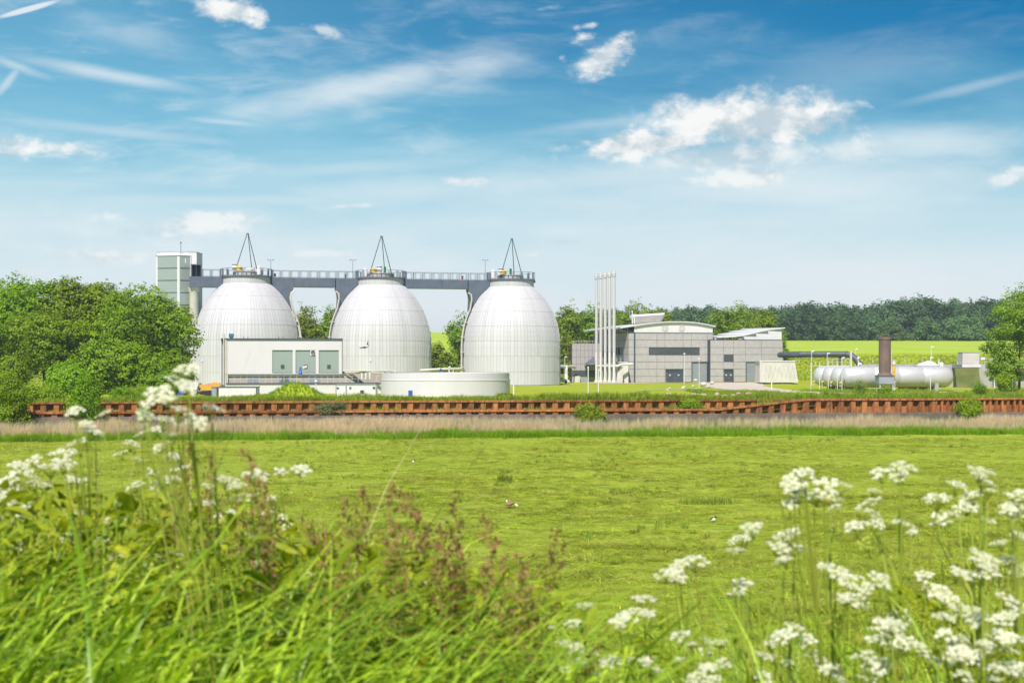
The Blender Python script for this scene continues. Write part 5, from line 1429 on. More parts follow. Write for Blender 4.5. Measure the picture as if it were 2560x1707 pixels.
MB().tube([P(2146, 935, 284), P(2146, 898, 284)], .12, 8).lathe(P(2146, 896, 284), [(.0, -.3), (.24, -.25), (.24, .1), (.12, .4)], 10).build('riser', M_whitep, r)
MB().lathe(P(2150, 913, 283.6), [(0, -.12), (.5, -.1), (.55, 0), (.5, .1), (0, .12)], 18, axis=(0.3, -1, 0)).build('wheel_valve', M_whitep, r)

# low basins and works at the far right
Y = 262.0
r = empty('settling_basin', P(2480, 925, Y), 'long low concrete settling basin with railing at the far right', 'basin')
zb = gz(XA(2480, Y), Y) - .5
ztp = ZA(911, Y)
MB().box(XA(2405, Y), XA(2600, Y), Y, Y + 9, ZA(920, Y), ztp).build('channel_wall', M_conc, r)
mb = MB(); mb.prism([(XA(2385, Y), Y - 2.2, zb), (XA(2385, Y), Y + .5, zb), (XA(2385, Y), Y + .5, ZA(920.3, Y)), (XA(2385, Y), Y - .3, ZA(920.3, Y))], (XA(2445, Y) - XA(2385, Y), 0, 0)); mb.build('grass_bank', M_dike, r)
MB().box(XA(2405, Y), XA(2452, Y), Y - .1, Y - .002, ZA(918, Y), ZA(911.5, Y)).build('white_face', M_white, r)
mb = MB(); mb.prism([(XA(2446, Y), Y - .5, zb), (XA(2470, Y), Y - .5, zb), (XA(2472, Y), Y - .5, ZA(920, Y)), (XA(2445, Y), Y - .5, ZA(920, Y))], (0, 4, 0)); mb.build('pier', M_conc, r)
for px in (2486, 2503): MB().box(XA(px, Y), XA(px + 3, Y), Y + .2, Y + .6, zb, ZA(920, Y) - .003).build('prop', M_whitep, r)
MB().box(XA(2474, Y), XA(2600, Y), Y + 2.0, Y + 2.2, zb, ZA(920, Y) - .003).build('dark_bay', M_conc, r)
for k in range(14):
    a = XA(2406, Y) + k * 1.05; MB().cyl((a, Y + .1, ztp), (a, Y + .1, ztp + 1.0), .035, None, 5).build('railing_post', M_cowl, r)
for z in (.98, .5): MB().box(XA(2406, Y), XA(2406, Y) + 13.7, Y + .08, Y + .12, ztp + z, ztp + z + .05).build('railing_bar', M_cowl, r)
r = empty('grey_plant_house', P(2429, 911, 264), 'small grey ribbed plant house on the settling basin', 'hut')
x0, x1 = XA(2407.5, 264), XA(2449.5, 264); zt = ZA(881.5, 264); z0 = ZA(911, 264)
MB().box(x0, x1, 264.2, 267, z0, zt).build('wall', M_cowl, r)
for k in range(16):
    a = x0 + (x1 - x0) * (k + .5) / 16; MB().box(a - .04, a + .04, 264.13, 264.198, z0, zt - .02).build('rib', M_cowl, r)
MB().box(x0 - .05, x1 + .05, 264.1, 267.1, zt + .002, zt + .09).build('roof', M_shutter, r)
r = empty('white_unit_box', P(2457, 900, 264), 'little white box on posts beside the grey plant house', 'box')
MB().box(XA(2452, 264), XA(2463, 264), 264, 264.8, ZA(899.5, 264), ZA(893, 264)).build('body', M_whitep, r)
for px in (2453.5, 2461.5): MB().cyl(P(px, 911, 264.4), P(px, 899.5, 264.4), .05, None, 5).build('leg', M_cowl, r)
Y = 268
r = empty('rubble_wall', P(2250, 925, Y), 'low grey wall running behind the gas vessels', 'wall')
for k in range(12):
    a, b = 2150 + k * 21.5, 2150 + (k + 1) * 21.5
    MB().box(XA(a, Y) + .03, XA(b, Y) - .03, Y + rng.uniform(-.1, .1), Y + .8, gz(XA(a, Y), Y) - .3, ZA(910.5 + rng.uniform(-.7, .7), Y)).build('wall_segment', M_conc, r)
r = empty('covered_heap', P(2320, 912, 262), 'heap under a white sheet behind the gas vessels', 'heap')
mb = MB(); n, m = 22, 9; vs = []
for i in range(n):
    for j in range(m):
        u, v = i / (n - 1), j / (m - 1)
        h = math.sin(math.pi * u) ** .6 * math.sin(math.pi * v) ** .7 * .75 * (1 + .7 * float(vnoise(u * 6, v * 3, 4)))
        vs.append((XA(2294, 262) + u * 3.9, 261 + v * 3, ZA(914, 262) + h))
mb.add(vs, [(i * m + j, i * m + j + 1, (i + 1) * m + j + 1, (i + 1) * m + j) for i in range(n - 1) for j in range(m - 1)], 0, True).build('sheet', M_whitep, r)
MB().box(XA(2290, 262), XA(2346, 262), 261, 264, gz(70, 262) - .3, ZA(913.5, 262)).build('base', M_conc, r)
r = empty('white_vat', P(2354, 912, 261), 'white round vat behind the gas vessels', 'vat')
MB().lathe(P(2354, 916, 261), [(.38, -.4), (.38, .5), (.3, .7), (.1, .78), (0, .8)], 16).build('body', M_whitep, r)
MB().cyl(P(2347, 914, 261), P(2347, 898, 261), .1, None, 8).build('stand_pipe', M_whitep, r)

# ================================================================== trees and shrubs
def leaf_quads(c, nrm, size, r):
    """diamond leaves at points c (n,3) facing nrm (n,3)"""
    n = len(c)
    t = r.normal(size=(n, 3)); u = np.cross(nrm, t); u /= np.linalg.norm(u, axis=1, keepdims=True) + 1e-9
    w = np.cross(nrm, u)
    s = size * (0.6 + 0.8 * r.rand(n))[:, None]
    V = np.stack([c - u * s * .5, c - w * s * .30 + nrm * s * .06, c + u * s * .5, c + w * s * .30 + nrm * s * .06], 1)
    i = np.arange(n)[:, None] * 4
    return V.reshape(-1, 3), np.concatenate([i, i + 1, i + 2, i + 3], 1)
def crown(lobes, n, size, seed, sprig=None, per=9, depth=0.45, up=0.25):
    """leaves in sprigs spread through a set of lobes (centre, radii)"""
    r = np.random.RandomState(seed)
    C = np.array([l[0] for l in lobes], float); Rr = np.array([l[1] for l in lobes], float)
    wgt = (Rr[:, 0] * Rr[:, 2]); wgt /= wgt.sum()
    m = n // per
    k = r.choice(len(lobes), m, p=wgt)
    d = r.normal(size=(m, 3)); d[:, 2] += up; d /= np.linalg.norm(d, axis=1, keepdims=True)
    rad = 1.0 - depth * r.rand(m) ** 2.2 + 0.10 * r.normal(size=m)
    sc_ = C[k] + d * Rr[k] * rad[:, None]
    sr = sprig or size * 1.6
    c = np.repeat(sc_, per, 0) + r.normal(size=(m * per, 3)) * sr * np.array([1, 1, .6]) * .55
    nr = np.repeat(d, per, 0) * 1.0 + r.normal(size=(m * per, 3)) * .45 + np.array([-.12, -.2, .35])
    nr /= np.linalg.norm(nr, axis=1, keepdims=True)
    return leaf_quads(c, nr, size, r)
def lobed(w, h, n, seed, base=0.25, squash=0.8, spread=1.0):
    """crown lobes of a tree of half width w and height h (crown only, from z=0 up)"""
    r = np.random.RandomState(seed); L = []
    L.append(((0, 0, h * .52), (w * .62, w * .62, h * .40)))
    for i in range(n):
        a = 2 * math.pi * (i / n + .3 * r.rand()); t = (i * 0.618 + .3 * r.rand()) % 1.0
        zz = h * (base * .6 + .70 * t); rr = w * spread * (.64 if t < .7 else .64 * (1 - (t - .7) * 1.35)) * (.8 + .35 * r.rand())
        s = w * (.30 + .18 * r.rand()) * (1.0 if t < .75 else .8)
        L.append(((rr * math.cos(a), rr * math.sin(a), zz), (s, s, s * squash)))
    return L
def trunk_mesh(mb, h, r0, lobes, z0, seed, limbs=7):
    q = random.Random(seed); pts = []; rs = []
    for k in range(7):
        t = k / 6; pts.append((q.uniform(-.12, .12) * r0 * 4 * t, q.uniform(-.12, .12) * r0 * 4 * t, h * t)); rs.append(r0 * (1.25 if k == 0 else 1) * (1 - .75 * t))
    mb.tube(pts, rs, 10)
    for (c, rad) in lobes[1:limbs + 1]:
        t = q.uniform(.35, .75); b = Vector((0, 0, h * t)); e = Vector((c[0], c[1], c[2] + z0)); m = b.lerp(e, .5) + Vector((0, 0, -.05 * h))
        if e.z < b.z: e.z = b.z + .5
        mb.tube([b, b.lerp(m, .5), m, e], [r0 * .42, r0 * .3, r0 * .2, r0 * .06], 6)
def tree(name, label, px, Y, ytop, hw_px, n, leaf, mat, seed, cat='tree', group=None, trunk=.22, nl=16, clear=.12, r0=None, base=.25, squash=.8, sprig=None, per=9, depth=.45, spread=1.0, sink=0.0):
    x = XA(px, Y); z = gz(x, Y) - .1 - sink; H = ZA(ytop, Y) - z; w = hw_px * Y / F_PX
    r = empty(name, (x, Y, z), label, cat, group)
    zc = H * clear; L = lobed(w, H - zc, nl, seed, base, squash, spread)
    L = [((c[0], c[1], min(c[2], (H - zc) - rr[2])) if i else c, rr) for i, (c, rr) in enumerate(L)]
    v, f = crown([((c[0], c[1], c[2] + zc), rr) for c, rr in L], n, leaf, seed, sprig, per, depth)
    np_mesh('crown', v, f, mat, r)
    mb = MB(); trunk_mesh(mb, H * .72, r0 or H * .022, L, zc, seed); o = mb.build('trunk', M_bark); o.parent = r
    return r
# the dark broad trees at the left
tree('oak_tree', 'great dark green tree filling the left edge above the rusty wall', 40, 226, 672, 140, 34000, .46, M_oak, 101, nl=22, clear=.10, sprig=.62, depth=.5)
tree('oak_tree', 'broad green tree second from the left edge', 205, 232, 696, 128, 34000, .46, M_oak, 102, nl=20, clear=.16, sprig=.62, depth=.5)
tree('oak_tree', 'round full green tree standing in front of the glass tower', 348, 222, 690, 142, 46000, .44, M_oak, 103, nl=28, clear=.05, sprig=.62, depth=.5, base=.1)
tree('oak_tree', 'lower leafy tree between the two broad trees at the left', 110, 216, 765, 100, 18000, .42, M_oak, 107, nl=14, clear=.12, sprig=.55)
tree('oak_tree', 'low dark tree under the round one near the tank', 280, 214, 830, 110, 20000, .40, M_oak, 108, nl=14, clear=.02, sprig=.5, base=.05)
for i, (px, Y, yt, hw, l) in enumerate([(20, 210, 880, 70, 'dark undergrowth at the left edge below the great tree'), (165, 208, 900, 60, 'dark undergrowth between the trunks of the left trees'), (395, 212, 880, 70, 'dark undergrowth at the foot of the round tree'), (455, 216, 905, 36, 'low foliage at the tank side of the round tree')]):
    tree('undergrowth', l, px, Y, yt, hw, 9000, .36, M_oak, 180 + i, cat='shrub', nl=10, clear=0, sprig=.5, base=.02, group='undergrowth below the left trees')
# trees behind the tanks and the machine hall
BT = [(480, 330, 762, 55, 'tree glimpsed between the glass tower and the first tank'), (765, 322, 752, 48, 'left tree in the gap between the first two tanks'), (828, 330, 756, 50, 'right tree in the gap between the first two tanks'),
      (1040, 325, 790, 38, 'tree peeping out behind the right flank of the middle tank'), (1150, 322, 770, 42, 'tree in the gap beside the third tank'), (1418, 336, 752, 52, 'tall tree behind the lower wing next to the third tank'),
      (1482, 345, 756, 48, 'tree behind the slim chimneys'), (1592, 352, 742, 62, 'feathery tree rising behind the roof cowl'), (1540, 360, 770, 50, 'low tree between the chimneys and the feathery tree'), (1655, 356, 758, 44, 'slender tree behind the right side of the roof cowl'),
      (1845, 352, 745, 74, 'full bright tree behind the wedge roof'), (1918, 348, 768, 48, 'tree behind the tall end of the wedge roof'), (1946, 340, 835, 26, 'small tree at the corner of the annex')]
for i, (px, Y, yt, hw, l) in enumerate(BT):
    tree('background_tree', l, px, Y, yt, hw, 9000 if hw > 45 else 5500, .55, M_tree, 120 + i, nl=14, clear=.05, sprig=.8, base=.12, depth=.55, spread=1.12, group='trees behind the works')
# undergrowth between tanks two and three
for i, (px, Y, yt, hw, l) in enumerate([(1095, 318, 850, 26, 'round shrub on the slope between the middle and right tanks'), (1120, 312, 872, 24, 'low shrub in front of the slope between two tanks'), (1066, 316, 868, 20, 'shrub close behind the middle tank'), (1320 + 95, 318, 830, 28, 'shrub behind the white process pipe')]):
    tree('slope_shrub', l, px, Y, yt, hw, 3000, .5, M_tree, 150 + i, cat='shrub', nl=9, clear=.0, sprig=.6, base=.05, group='shrubs on the slope')
# airy tree at the right edge
tree('birch_tree', 'airy leaning tree at the right edge of the picture', 2548, 226, 698, 84, 17000, .36, M_tree, 171, nl=26, clear=.22, r0=.20, sprig=.6, squash=.55, depth=.8, spread=1.15)
tree('birch_tree', 'lower leafy boughs under the airy tree at the right edge', 2512, 224, 870, 50, 6000, .34, M_tree, 172, cat='tree', nl=9, clear=.25, sprig=.5, squash=.5, depth=.8)
tree('edge_shrub', 'bright green shrub before the settling basin', 2512, 214, 925, 32, 5000, .26, M_bush, 173, cat='shrub', nl=9, clear=.0, sprig=.4, base=.05)
# bushes along the piling
def bush(label, px, Y, ytop, hw, mat, seed, leaf=.14, n=5200, z=None, name='bush'):
    x = XA(px, Y); zz = gz(x, Y) if z is None else z; H = ZA(ytop, Y) - zz; w = hw * Y / F_PX
    r = empty(name, (x, Y, zz), label, 'bush')
    L = lobed(w, H, 12, seed, .05, .85, 1.05)
    L = [((c[0], c[1], max(rr[2] * .6, min(c[2], H - rr[2]))), rr) for c, rr in L]
    v, f = crown(L, n, leaf, seed, leaf * 2.2, 8, .5)
    np_mesh('foliage', v, f, mat, r)
    mb = MB(); q = random.Random(seed)
    for c, rr in L[1:9]:
        e = Vector(c); mb.tube([(q.uniform(-.1, .1), q.uniform(-.1, .1), -.2), e * .5 + Vector((0, 0, .1)), e], [.05, .035, .012], 5)
    o = mb.build('branches', M_bark); o.parent = r
    return r
def yf(px, off):
    Y = 130.0
    for _ in range(20): Y = float(Y_front(XA(px, Y))) + off
    return Y
bush('bright green bush hanging over the concrete wall in the middle', 1472, yf(1472, -1.3), 1000, 40, M_bush, 201)
bush('leafy bush growing between the rows of piling below the red rubble', 1730, yf(1730, 1.6), 994, 30, M_bush, 202, n=3600, z=1.5)
bush('round bright bush in front of the right hand piling', 2426, yf(2426, -1.6), 986, 39, M_bush, 203, n=6000)
bush('pale willow like bush between the rows of piling', 828, yf(828, .9), 1006, 42, M_willow, 204, n=3800, z=1.55)
bush('dense dark bush covering the left end of the piling', 22, yf(22, -1.0), 918, 62, M_oak, 205, .2, 9000)
bush('tall narrow shrub growing against the piling below the oaks', 217, yf(217, -1.0), 925, 46, M_oak, 206, .18, 6500)
bush('low scrub along the bank under the left trees', 110, yf(110, 9), 955, 60, M_bush, 207, .18, 5200)
bush('low scrub along the bank below the round tree', 330, yf(330, 10), 968, 60, M_oak, 208, .18, 5200)
bush('small weed bush against the left part of the piling', 362, yf(362, -.6), 1004, 20, M_bush, 209, .12, 1800)
for i, (px, off, yt, hw, l) in enumerate([(2150, 26, 946, 18, 'grey green shrub before the foremost gas vessel'), (2075, 10, 975, 24, 'low dark shrub above the piling left of the flare'), (2215, 12, 962, 22, 'shrub under the flare box'), (2240, 8, 978, 26, 'low shrub on the bank right of the flare'),
                                         (1590, 14, 982, 40, 'low spreading shrub on the bank left of the boulders'), (2000, 8, 980, 22, 'low shrub on the bank beside the sandy track'), (2450, 18, 948, 20, 'low shrub beside the far sandy track'), (1260, 9, 984, 16, 'weed clump on the bank beside the round basin')]):
    bush(l, px, yf(px, off), yt, hw, M_bush if i % 2 else M_tree, 220 + i, .14, 2600)
# three lighter trees at the wood's edge
for i, (px, yt, hw, l) in enumerate([(2228, 794, 30, 'slender lighter tree before the far wood, above the flare'), (2318, 788, 38, 'pale rounded tree in the middle of the far wood edge'), (2410, 784, 64, 'wide domed tree at the right of the far wood edge')]):
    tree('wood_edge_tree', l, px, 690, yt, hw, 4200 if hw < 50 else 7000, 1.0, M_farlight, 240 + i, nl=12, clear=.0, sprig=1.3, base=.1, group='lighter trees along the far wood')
# the far wood itself: crowns that run into one mass
V, Fc, off = [], [], 0
vr = []
for s in range(6):
    L = lobed(6.2, 21, 12, 300 + s, .1, .9, 1.0); vr.append(crown(L, 2600, 1.25, 310 + s, 1.6, 7, .4, .5))
q = random.Random(5)
top_line = [(1380, 782), (1500, 778), (1640, 775), (1740, 772), (1800, 768), (1870, 772), (1960, 766), (2030, 760), (2120, 764), (2200, 757), (2290, 741), (2380, 752), (2450, 752), (2560, 758), (2700, 765)]
def topy(px):
    for (a, ya), (b, yb) in zip(top_line[:-1], top_line[1:]):
        if a <= px <= b: return ya + (yb - ya) * (px - a) / (b - a)
    return 765
for row, (Y0, k) in enumerate(((712, 1.0), (730, .97), (752, .95), (780, .95))):
    px = 1400.0
    while px < 2720:
        px += q.uniform(18, 30); Y = Y0 + q.uniform(-7, 7); x = XA(px, Y); z = gz(x, Y)
        H = (ZA(topy(px) + q.uniform(-12, 15), Y) - z) * (1.0 if row else .88 + .12 * q.random())
        v, f = vr[q.randrange(6)]; sc_ = H / 21.0; a = q.uniform(0, 6.28); ca, sa = math.cos(a), math.sin(a); wx = q.uniform(.85, 1.2)
        w = np.stack([(v[:, 0] * ca - v[:, 1] * sa) * sc_ * wx + x, (v[:, 0] * sa + v[:, 1] * ca) * sc_ * wx + Y, v[:, 2] * sc_ + z], -1)
        V.append(w); Fc.append(f + off); off += len(v)
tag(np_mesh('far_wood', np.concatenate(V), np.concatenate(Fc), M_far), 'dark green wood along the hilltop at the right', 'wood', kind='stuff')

# ================================================================== weeds on the dike in front of the camera
def fz(x, y): return float(z_meadow(x, y))
def blades_np(n, xr, yr, length, w, phi, bend, azm, seed, segs=11, taper=1.4, dens=None):
    """arching grass blades rooted on the dike"""
    r = np.random.RandomState(seed)
    x = xr[0] + (xr[1] - xr[0]) * r.rand(n * 3); y = yr[0] + (yr[1] - yr[0]) * r.rand(n * 3)
    keep = (r.rand(n * 3) < dens(x, y)) if dens else np.ones(n * 3, bool)
    x, y = x[keep][:n], y[keep][:n]; n = len(x)
    z = z_meadow(x, y)
    Ln = length(x, y, r); W = w * (.55 + .9 * r.rand(n))
    a = azm[0] + azm[1] * r.normal(size=n); p0 = np.abs(phi * r.normal(size=n)); b = bend[0] + (bend[1] - bend[0]) * r.rand(n)
    k0 = .42 + .25 * r.rand(n)
    pos = np.stack([x, y, z], -1); V = []; ds = Ln / segs
    tw = r.normal(size=n) * .8
    for i in range(segs + 1):
        t = i / segs
        ph = p0 + b * np.clip((t - k0) / (1 - k0), 0, 1) ** 1.3
        d = np.stack([np.sin(ph) * np.cos(a), np.sin(ph) * np.sin(a), np.cos(ph)], -1)
        side = np.stack([-np.sin(a + tw * .3), np.cos(a + tw * .3), 0.25 * np.sin(tw)], -1)
        ww = (W * (1 - t ** 2.2) * (.35 + .65 * min(1, t * 4)) + .0004)[:, None]
        nrm = np.cross(side, d)
        V.append(np.stack([pos - side * ww, pos - nrm * ww * .35, pos + side * ww], 1))
        pos = pos + d * ds[:, None]
    V = np.stack(V, 1); K = (segs + 1) * 3
    base = (np.arange(n)[:, None] * K + np.arange(segs)[None] * 3)[..., None]
    q1 = np.concatenate([base, base + 1, base + 4, base + 3], -1); q2 = np.concatenate([base + 1, base + 2, base + 5, base + 4], -1)
    return V.reshape(-1, 3), np.concatenate([q1, q2], 2).reshape(-1, 4)
def crest(px):                                       # height line (photo row) that the grass reaches
    return np.interp(px, [-200, 0, 300, 600, 850, 1100, 1300, 1420, 1600, 2000, 2700], [1400, 1400, 1420, 1450, 1520, 1580, 1620, 1660, 1710, 1710, 1690])
def pxof(x, y): return CX + F_PX * x / y
def len_to(x, y, r, lo=-60, hi=380):
    py = crest(pxof(x, y)) + lo + (hi - lo) * r.rand(len(x)) ** .8
    return np.clip((CAM_Z + (HY - py) * y / F_PX - z_meadow(x, y)) * 1.22, .25, 2.2)
def dens_left(x, y): return np.interp(pxof(x, y), [-400, 1050, 1350, 1500], [1, 1, .5, .04])
v, f = blades_np(3000, (-1.75, .5), (1.75, 3.5), len_to, .0062, .12, (1.7, 3.0), (.25, .9), 401, dens=dens_left)
tag(np_mesh('tall_grass', v, f, M_fgrass, smooth=True), 'tall bright arching grass on the dike at lower left', 'grass', kind='stuff')
v, f = blades_np(900, (-1.3, .35), (1.55, 2.3), lambda x, y, r: len_to(x, y, r, 60, 330), .0060, .14, (1.6, 3.0), (.2, .9), 402, dens=dens_left)
tag(np_mesh('broad_grass', v, f, M_fgrass, smooth=True), 'broad shiny grass blades nearest the camera at lower left', 'grass', kind='stuff')
v, f = blades_np(1100, (.1, 1.6), (1.8, 3.6), lambda x, y, r: len_to(x, y, r, -20, 160), .0032, .22, (.8, 2.0), (2.6, .8), 403)
tag(np_mesh('sparse_grass', v, f, M_fgrass, smooth=True), 'sparse grass stems among the white flowers at lower right', 'grass', kind='stuff')

v, f = blades_np(60, (-1.7, -.35), (1.8, 3.3), lambda x, y, r: len_to(x, y, r, -130, 160), .0016, .25, (.2, 1.2), (.3, 1.2), 404, dens=dens_left)
tag(np_mesh('straw_stalks', v, f, M_straw, smooth=True), 'thin dry straw stalks standing among the green grass', 'grass', kind='stuff')
def leaf_mesh(L=.09, W=.034, seed=0, teeth=True):
    """pointed toothed leaf lying along +x, folded at the midrib and drooping"""
    mb = MB(); n = 9; vs = []
    for i in range(n + 1):
        t = i / n; w = W * math.sin(math.pi * min(1, t * .93 + .07)) ** .8 * (1 if not teeth or i % 2 else .86); z = -.35 * L * t * t
        vs += [(L * t, -w * .5, z + w * .16), (L * t, 0, z), (L * t, w * .5, z + w * .16)]
    fs = [(3 * i + j, 3 * i + j + 1, 3 * i + j + 4, 3 * i + j + 3) for i in range(n) for j in range(2)]
    mb.add(vs, fs, 0, True); o = mb.build('leaf', M_fleaf); me = o.data; bpy.data.objects.remove(o); return me
LEAF = [leaf_mesh(.046, .019), leaf_mesh(.038, .016), leaf_mesh(.056, .017)]
# leafy fill among the grass
r = np.random.RandomState(55); n = 5000
x = -1.7 + 2.15 * r.rand(n * 2); y = 2.1 + 1.4 * r.rand(n * 2); k = r.rand(n * 2) < dens_left(x, y); x, y = x[k][:n], y[k][:n]; n = len(x)
py = crest(pxof(x, y)) - 190 + 330 * r.rand(n) ** .85; z = CAM_Z + (HY - py) * y / F_PX
me = LEAF[0]; lv = np.array([q.co[:] for q in me.vertices]); lf = np.array([p.vertices[:] for p in me.polygons])
V, Fc = [], []
for i in range(n):
    m = np.array(Euler((r.normal() * .5, r.normal() * .6, r.rand() * 6.283)).to_matrix()) * (.4 + .75 * r.rand())
    V.append(lv @ m.T + (x[i], y[i], z[i])); Fc.append(lf + i * len(lv))
tag(np_mesh('weed_leaves', np.concatenate(V), np.concatenate(Fc), M_fleaf, smooth=True), 'mass of small green weed leaves among the grass at lower left', 'leaves', kind='stuff')

# --- white umbels
def umbel_mesh(seed, n=12, fl=15, m2=None):
    r = random.Random(seed); mb = MB()
    for k in range(n):
        rr = .42 * math.sqrt((k + .4) / n); a = k * 2.39996 + r.uniform(-.25, .25)
        c = Vector((rr * math.cos(a), rr * math.sin(a), .10 - .5 * rr * rr + r.uniform(-.03, .03)))
        mb.tube([(0, 0, -.42), Vector((c.x * .5, c.y * .5, -.2)), c - Vector((0, 0, .07))], .009, 4, 0, False)
        for q in range(fl):
            b = q * 2.39996; s = .105 * math.sqrt((q + .5) / fl)
            p = c + Vector((s * math.cos(b), s * math.sin(b), .05 - s * s * 5 + r.uniform(-.012, .012)))
            w = r.uniform(.028, .042); nx, ny = r.uniform(-.5, .5), r.uniform(-.5, .5); a2 = r.uniform(0, 6.28)
            vs = [p + Vector((w * math.cos(a2 + j * 1.2566), w * math.sin(a2 + j * 1.2566), w * (nx * math.cos(a2 + j * 1.2566) + ny * math.sin(a2 + j * 1.2566)))) for j in range(5)]
            mb.add(vs, [(0, 1, 2, 3, 4)], 1)
    o = mb.build('umbel', [M_stem, m2 or M_umbel], fix=False); me = o.data; bpy.data.objects.remove(o); return me
UMB = [umbel_mesh(s, n_) for s, n_ in ((1, 11), (2, 13), (3, 9), (4, 14), (5, 10))]
BUD = [umbel_mesh(s, 8, 9, M_bud) for s in (6, 7)]
def fern_mesh(seed):
    r = random.Random(seed); mb = MB(); L = .16
    mb.tube([(0, 0, 0), (L * .5, 0, .02), (L, 0, -.02)], [.0016, .0012, .0006], 4, 0, False)
    for i in range(9):
        t = .15 + .85 * i / 9; l = .062 * (1 - t * .75)
        for s in (-1, 1):
            b = Vector((L * t, 0, .02 * math.sin(math.pi * t))); e = b + Vector((l * .55, s * l, -.012))
            for k in range(4):
                u = (k + .5) / 4; c = b.lerp(e, u); w = l * .22 * (1 - u * .5)
                for q in (-1, 1):
                    vs = [c, c + Vector((w, q * w * .8, .002)), c + Vector((w * 1.9, q * w * 1.5, -.002)), c + Vector((w * 1.1, q * w * .2, 0))]
                    mb.add(vs, [(0, 1, 2, 3)], 0)
    o = mb.build('leaf', M_fleaf, fix=False); me = o.data; bpy.data.objects.remove(o); return me
FERN = [fern_mesh(s) for s in (1, 2, 3)]
qr = random.Random(77)
LG, RG = 'cow parsley in the left bank', 'cow parsley in the right corner'
def parsley(label, Yd, bpx, ums, seed, group=None, leaves=5):
    q = random.Random(seed)
    bx = XA(bpx, Yd); bz = fz(bx, Yd); root = empty('cow_parsley', (bx, Yd, bz), label, 'wild flower', group)
    base = Vector((bx, Yd, bz)); ums = sorted(ums, key=lambda u: u[1])
    tops = []
    kd = 1.22 if group == RG else 1.08
    for (px, py, d) in ums:
        d *= kd
        Y = Yd + q.uniform(-.12, .16); tops.append((P(px, py, Y), d * Y / F_PX))
    main = tops[0][0]; D0 = tops[0][1]
    ctrl = [base, base.lerp(main, .35) + Vector((q.uniform(-.02, .02), 0, .05)), base.lerp(main, .7) + Vector((0, 0, .06)), main - Vector((0, 0, D0 * .42))]
    def bez(c, t): return c[0] * (1 - t) ** 3 + c[1] * 3 * t * (1 - t) ** 2 + c[2] * 3 * t * t * (1 - t) + c[3] * t ** 3
    mb = MB(); mb.tube([bez(ctrl, i / 9) for i in range(10)], [.0042 - .0026 * i / 9 for i in range(10)], 6)
    for (p, D) in tops[1:]:
        e = p - Vector((0, 0, D * .42))
        t = q.uniform(.50, .88)
        while t > .3 and bez(ctrl, t).z > e.z - .04: t -= .06
        b = bez(ctrl, t)
        m1 = b + (bez(ctrl, t + .05) - b).normalized() * (e - b).length * .35; m2 = e - Vector((0, 0, (e - b).length * .25))
        cc = [b, m1, m2, e]; mb.tube([bez(cc, i / 6) for i in range(7)], [.0024 - .0014 * i / 6 for i in range(7)], 5)
    mb.build('stem', M_stem, root)
    for (p, D) in tops:
        tlt = Euler((q.uniform(-.15, .55), q.uniform(-.45, .45), q.uniform(0, 6.28)))
        m = Euler((q.uniform(.0, .6), q.uniform(-.4, .4), 0)).to_matrix() @ Euler((0, 0, q.uniform(0, 6.28))).to_matrix()
        share('umbel', UMB[q.randrange(5)], root, p - base, m.to_euler(), (D, D, D * q.uniform(.8, 1.1)))
    for i in range(max(2, len(tops) // 2)):                     # heads still in bud
        p, D = tops[q.randrange(len(tops))]; c = p + Vector((q.uniform(-1, 1) * D * 1.3, q.uniform(-.05, .05), -q.uniform(.1, 1.1) * D)); D2 = D * q.uniform(.4, .75)
        b = bez(ctrl, q.uniform(.6, .85)); e = c - Vector((0, 0, D2 * .42)); mid = b.lerp(e, .6) + Vector((0, 0, -.01))
        MB().tube([b, mid, e], [.0016, .0012, .0008], 4).build('bud_stalk', M_stem, root)
        share('bud_umbel', BUD[q.randrange(2)], root, c - base, (q.uniform(-.3, .5), q.uniform(-.4, .4), q.uniform(0, 6.28)), (D2, D2, D2))
    for i in range(leaves):
        t = .40 + .45 * q.random(); b = bez(ctrl, t)
        share('leaf', FERN[q.randrange(3)], root, b - base, (q.uniform(-.4, .4), q.uniform(-.5, .2), q.uniform(0, 6.28)), [q.uniform(.7, 1.5)] * 3)
    return root

def cloud(n, x0, x1, y0, y1, d0, d1): return [(qr.uniform(x0, x1), qr.uniform(y0, y1), qr.uniform(d0, d1)) for _ in range(n)]
parsley('tallest cow parsley, its white head rising in front of the oak trees', 1.95, 700, [(470, 925, 70), (440, 952, 76), (400, 985, 78), (468, 968, 66), (420, 1000, 56), (372, 1008, 50)], 501, LG, 3)
parsley('cow parsley with big blurred white heads below the tallest one', 2.05, 650, [(455, 1030, 84), (415, 1052, 72), (530, 1024, 64), (492, 1058, 62), (430, 1090, 50), (360, 1040, 50), (398, 1120, 44)], 502, LG)
parsley('cow parsley with flat white heads at the left edge above the meadow', 2.5, 330, [(155, 1140, 80), (190, 1112, 80), (130, 1170, 70), (165, 1160, 62), (48, 1172, 66), (85, 1152, 48), (240, 1082, 46), (215, 1060, 40)], 503, LG)
parsley('low cow parsley spilling out of the left edge', 2.5, 160, [(20, 1205, 70), (35, 1235, 70), (10, 1250, 60), (80, 1195, 44), (110, 1215, 44), (60, 1270, 36), (15, 1300, 40)], 504, LG)
parsley('pair of flat cow parsley heads in front of the left piling', 2.3, 420, [(188, 1030, 52), (262, 1035, 48), (225, 1072, 40)], 505, LG, 3)
parsley('cow parsley with a round head in the middle of the weed bank', 2.4, 760, [(565, 1200, 66), (640, 1190, 72), (605, 1245, 62), (590, 1215, 50), (520, 1215, 40), (755, 1176, 56), (700, 1180, 40)], 506, LG)
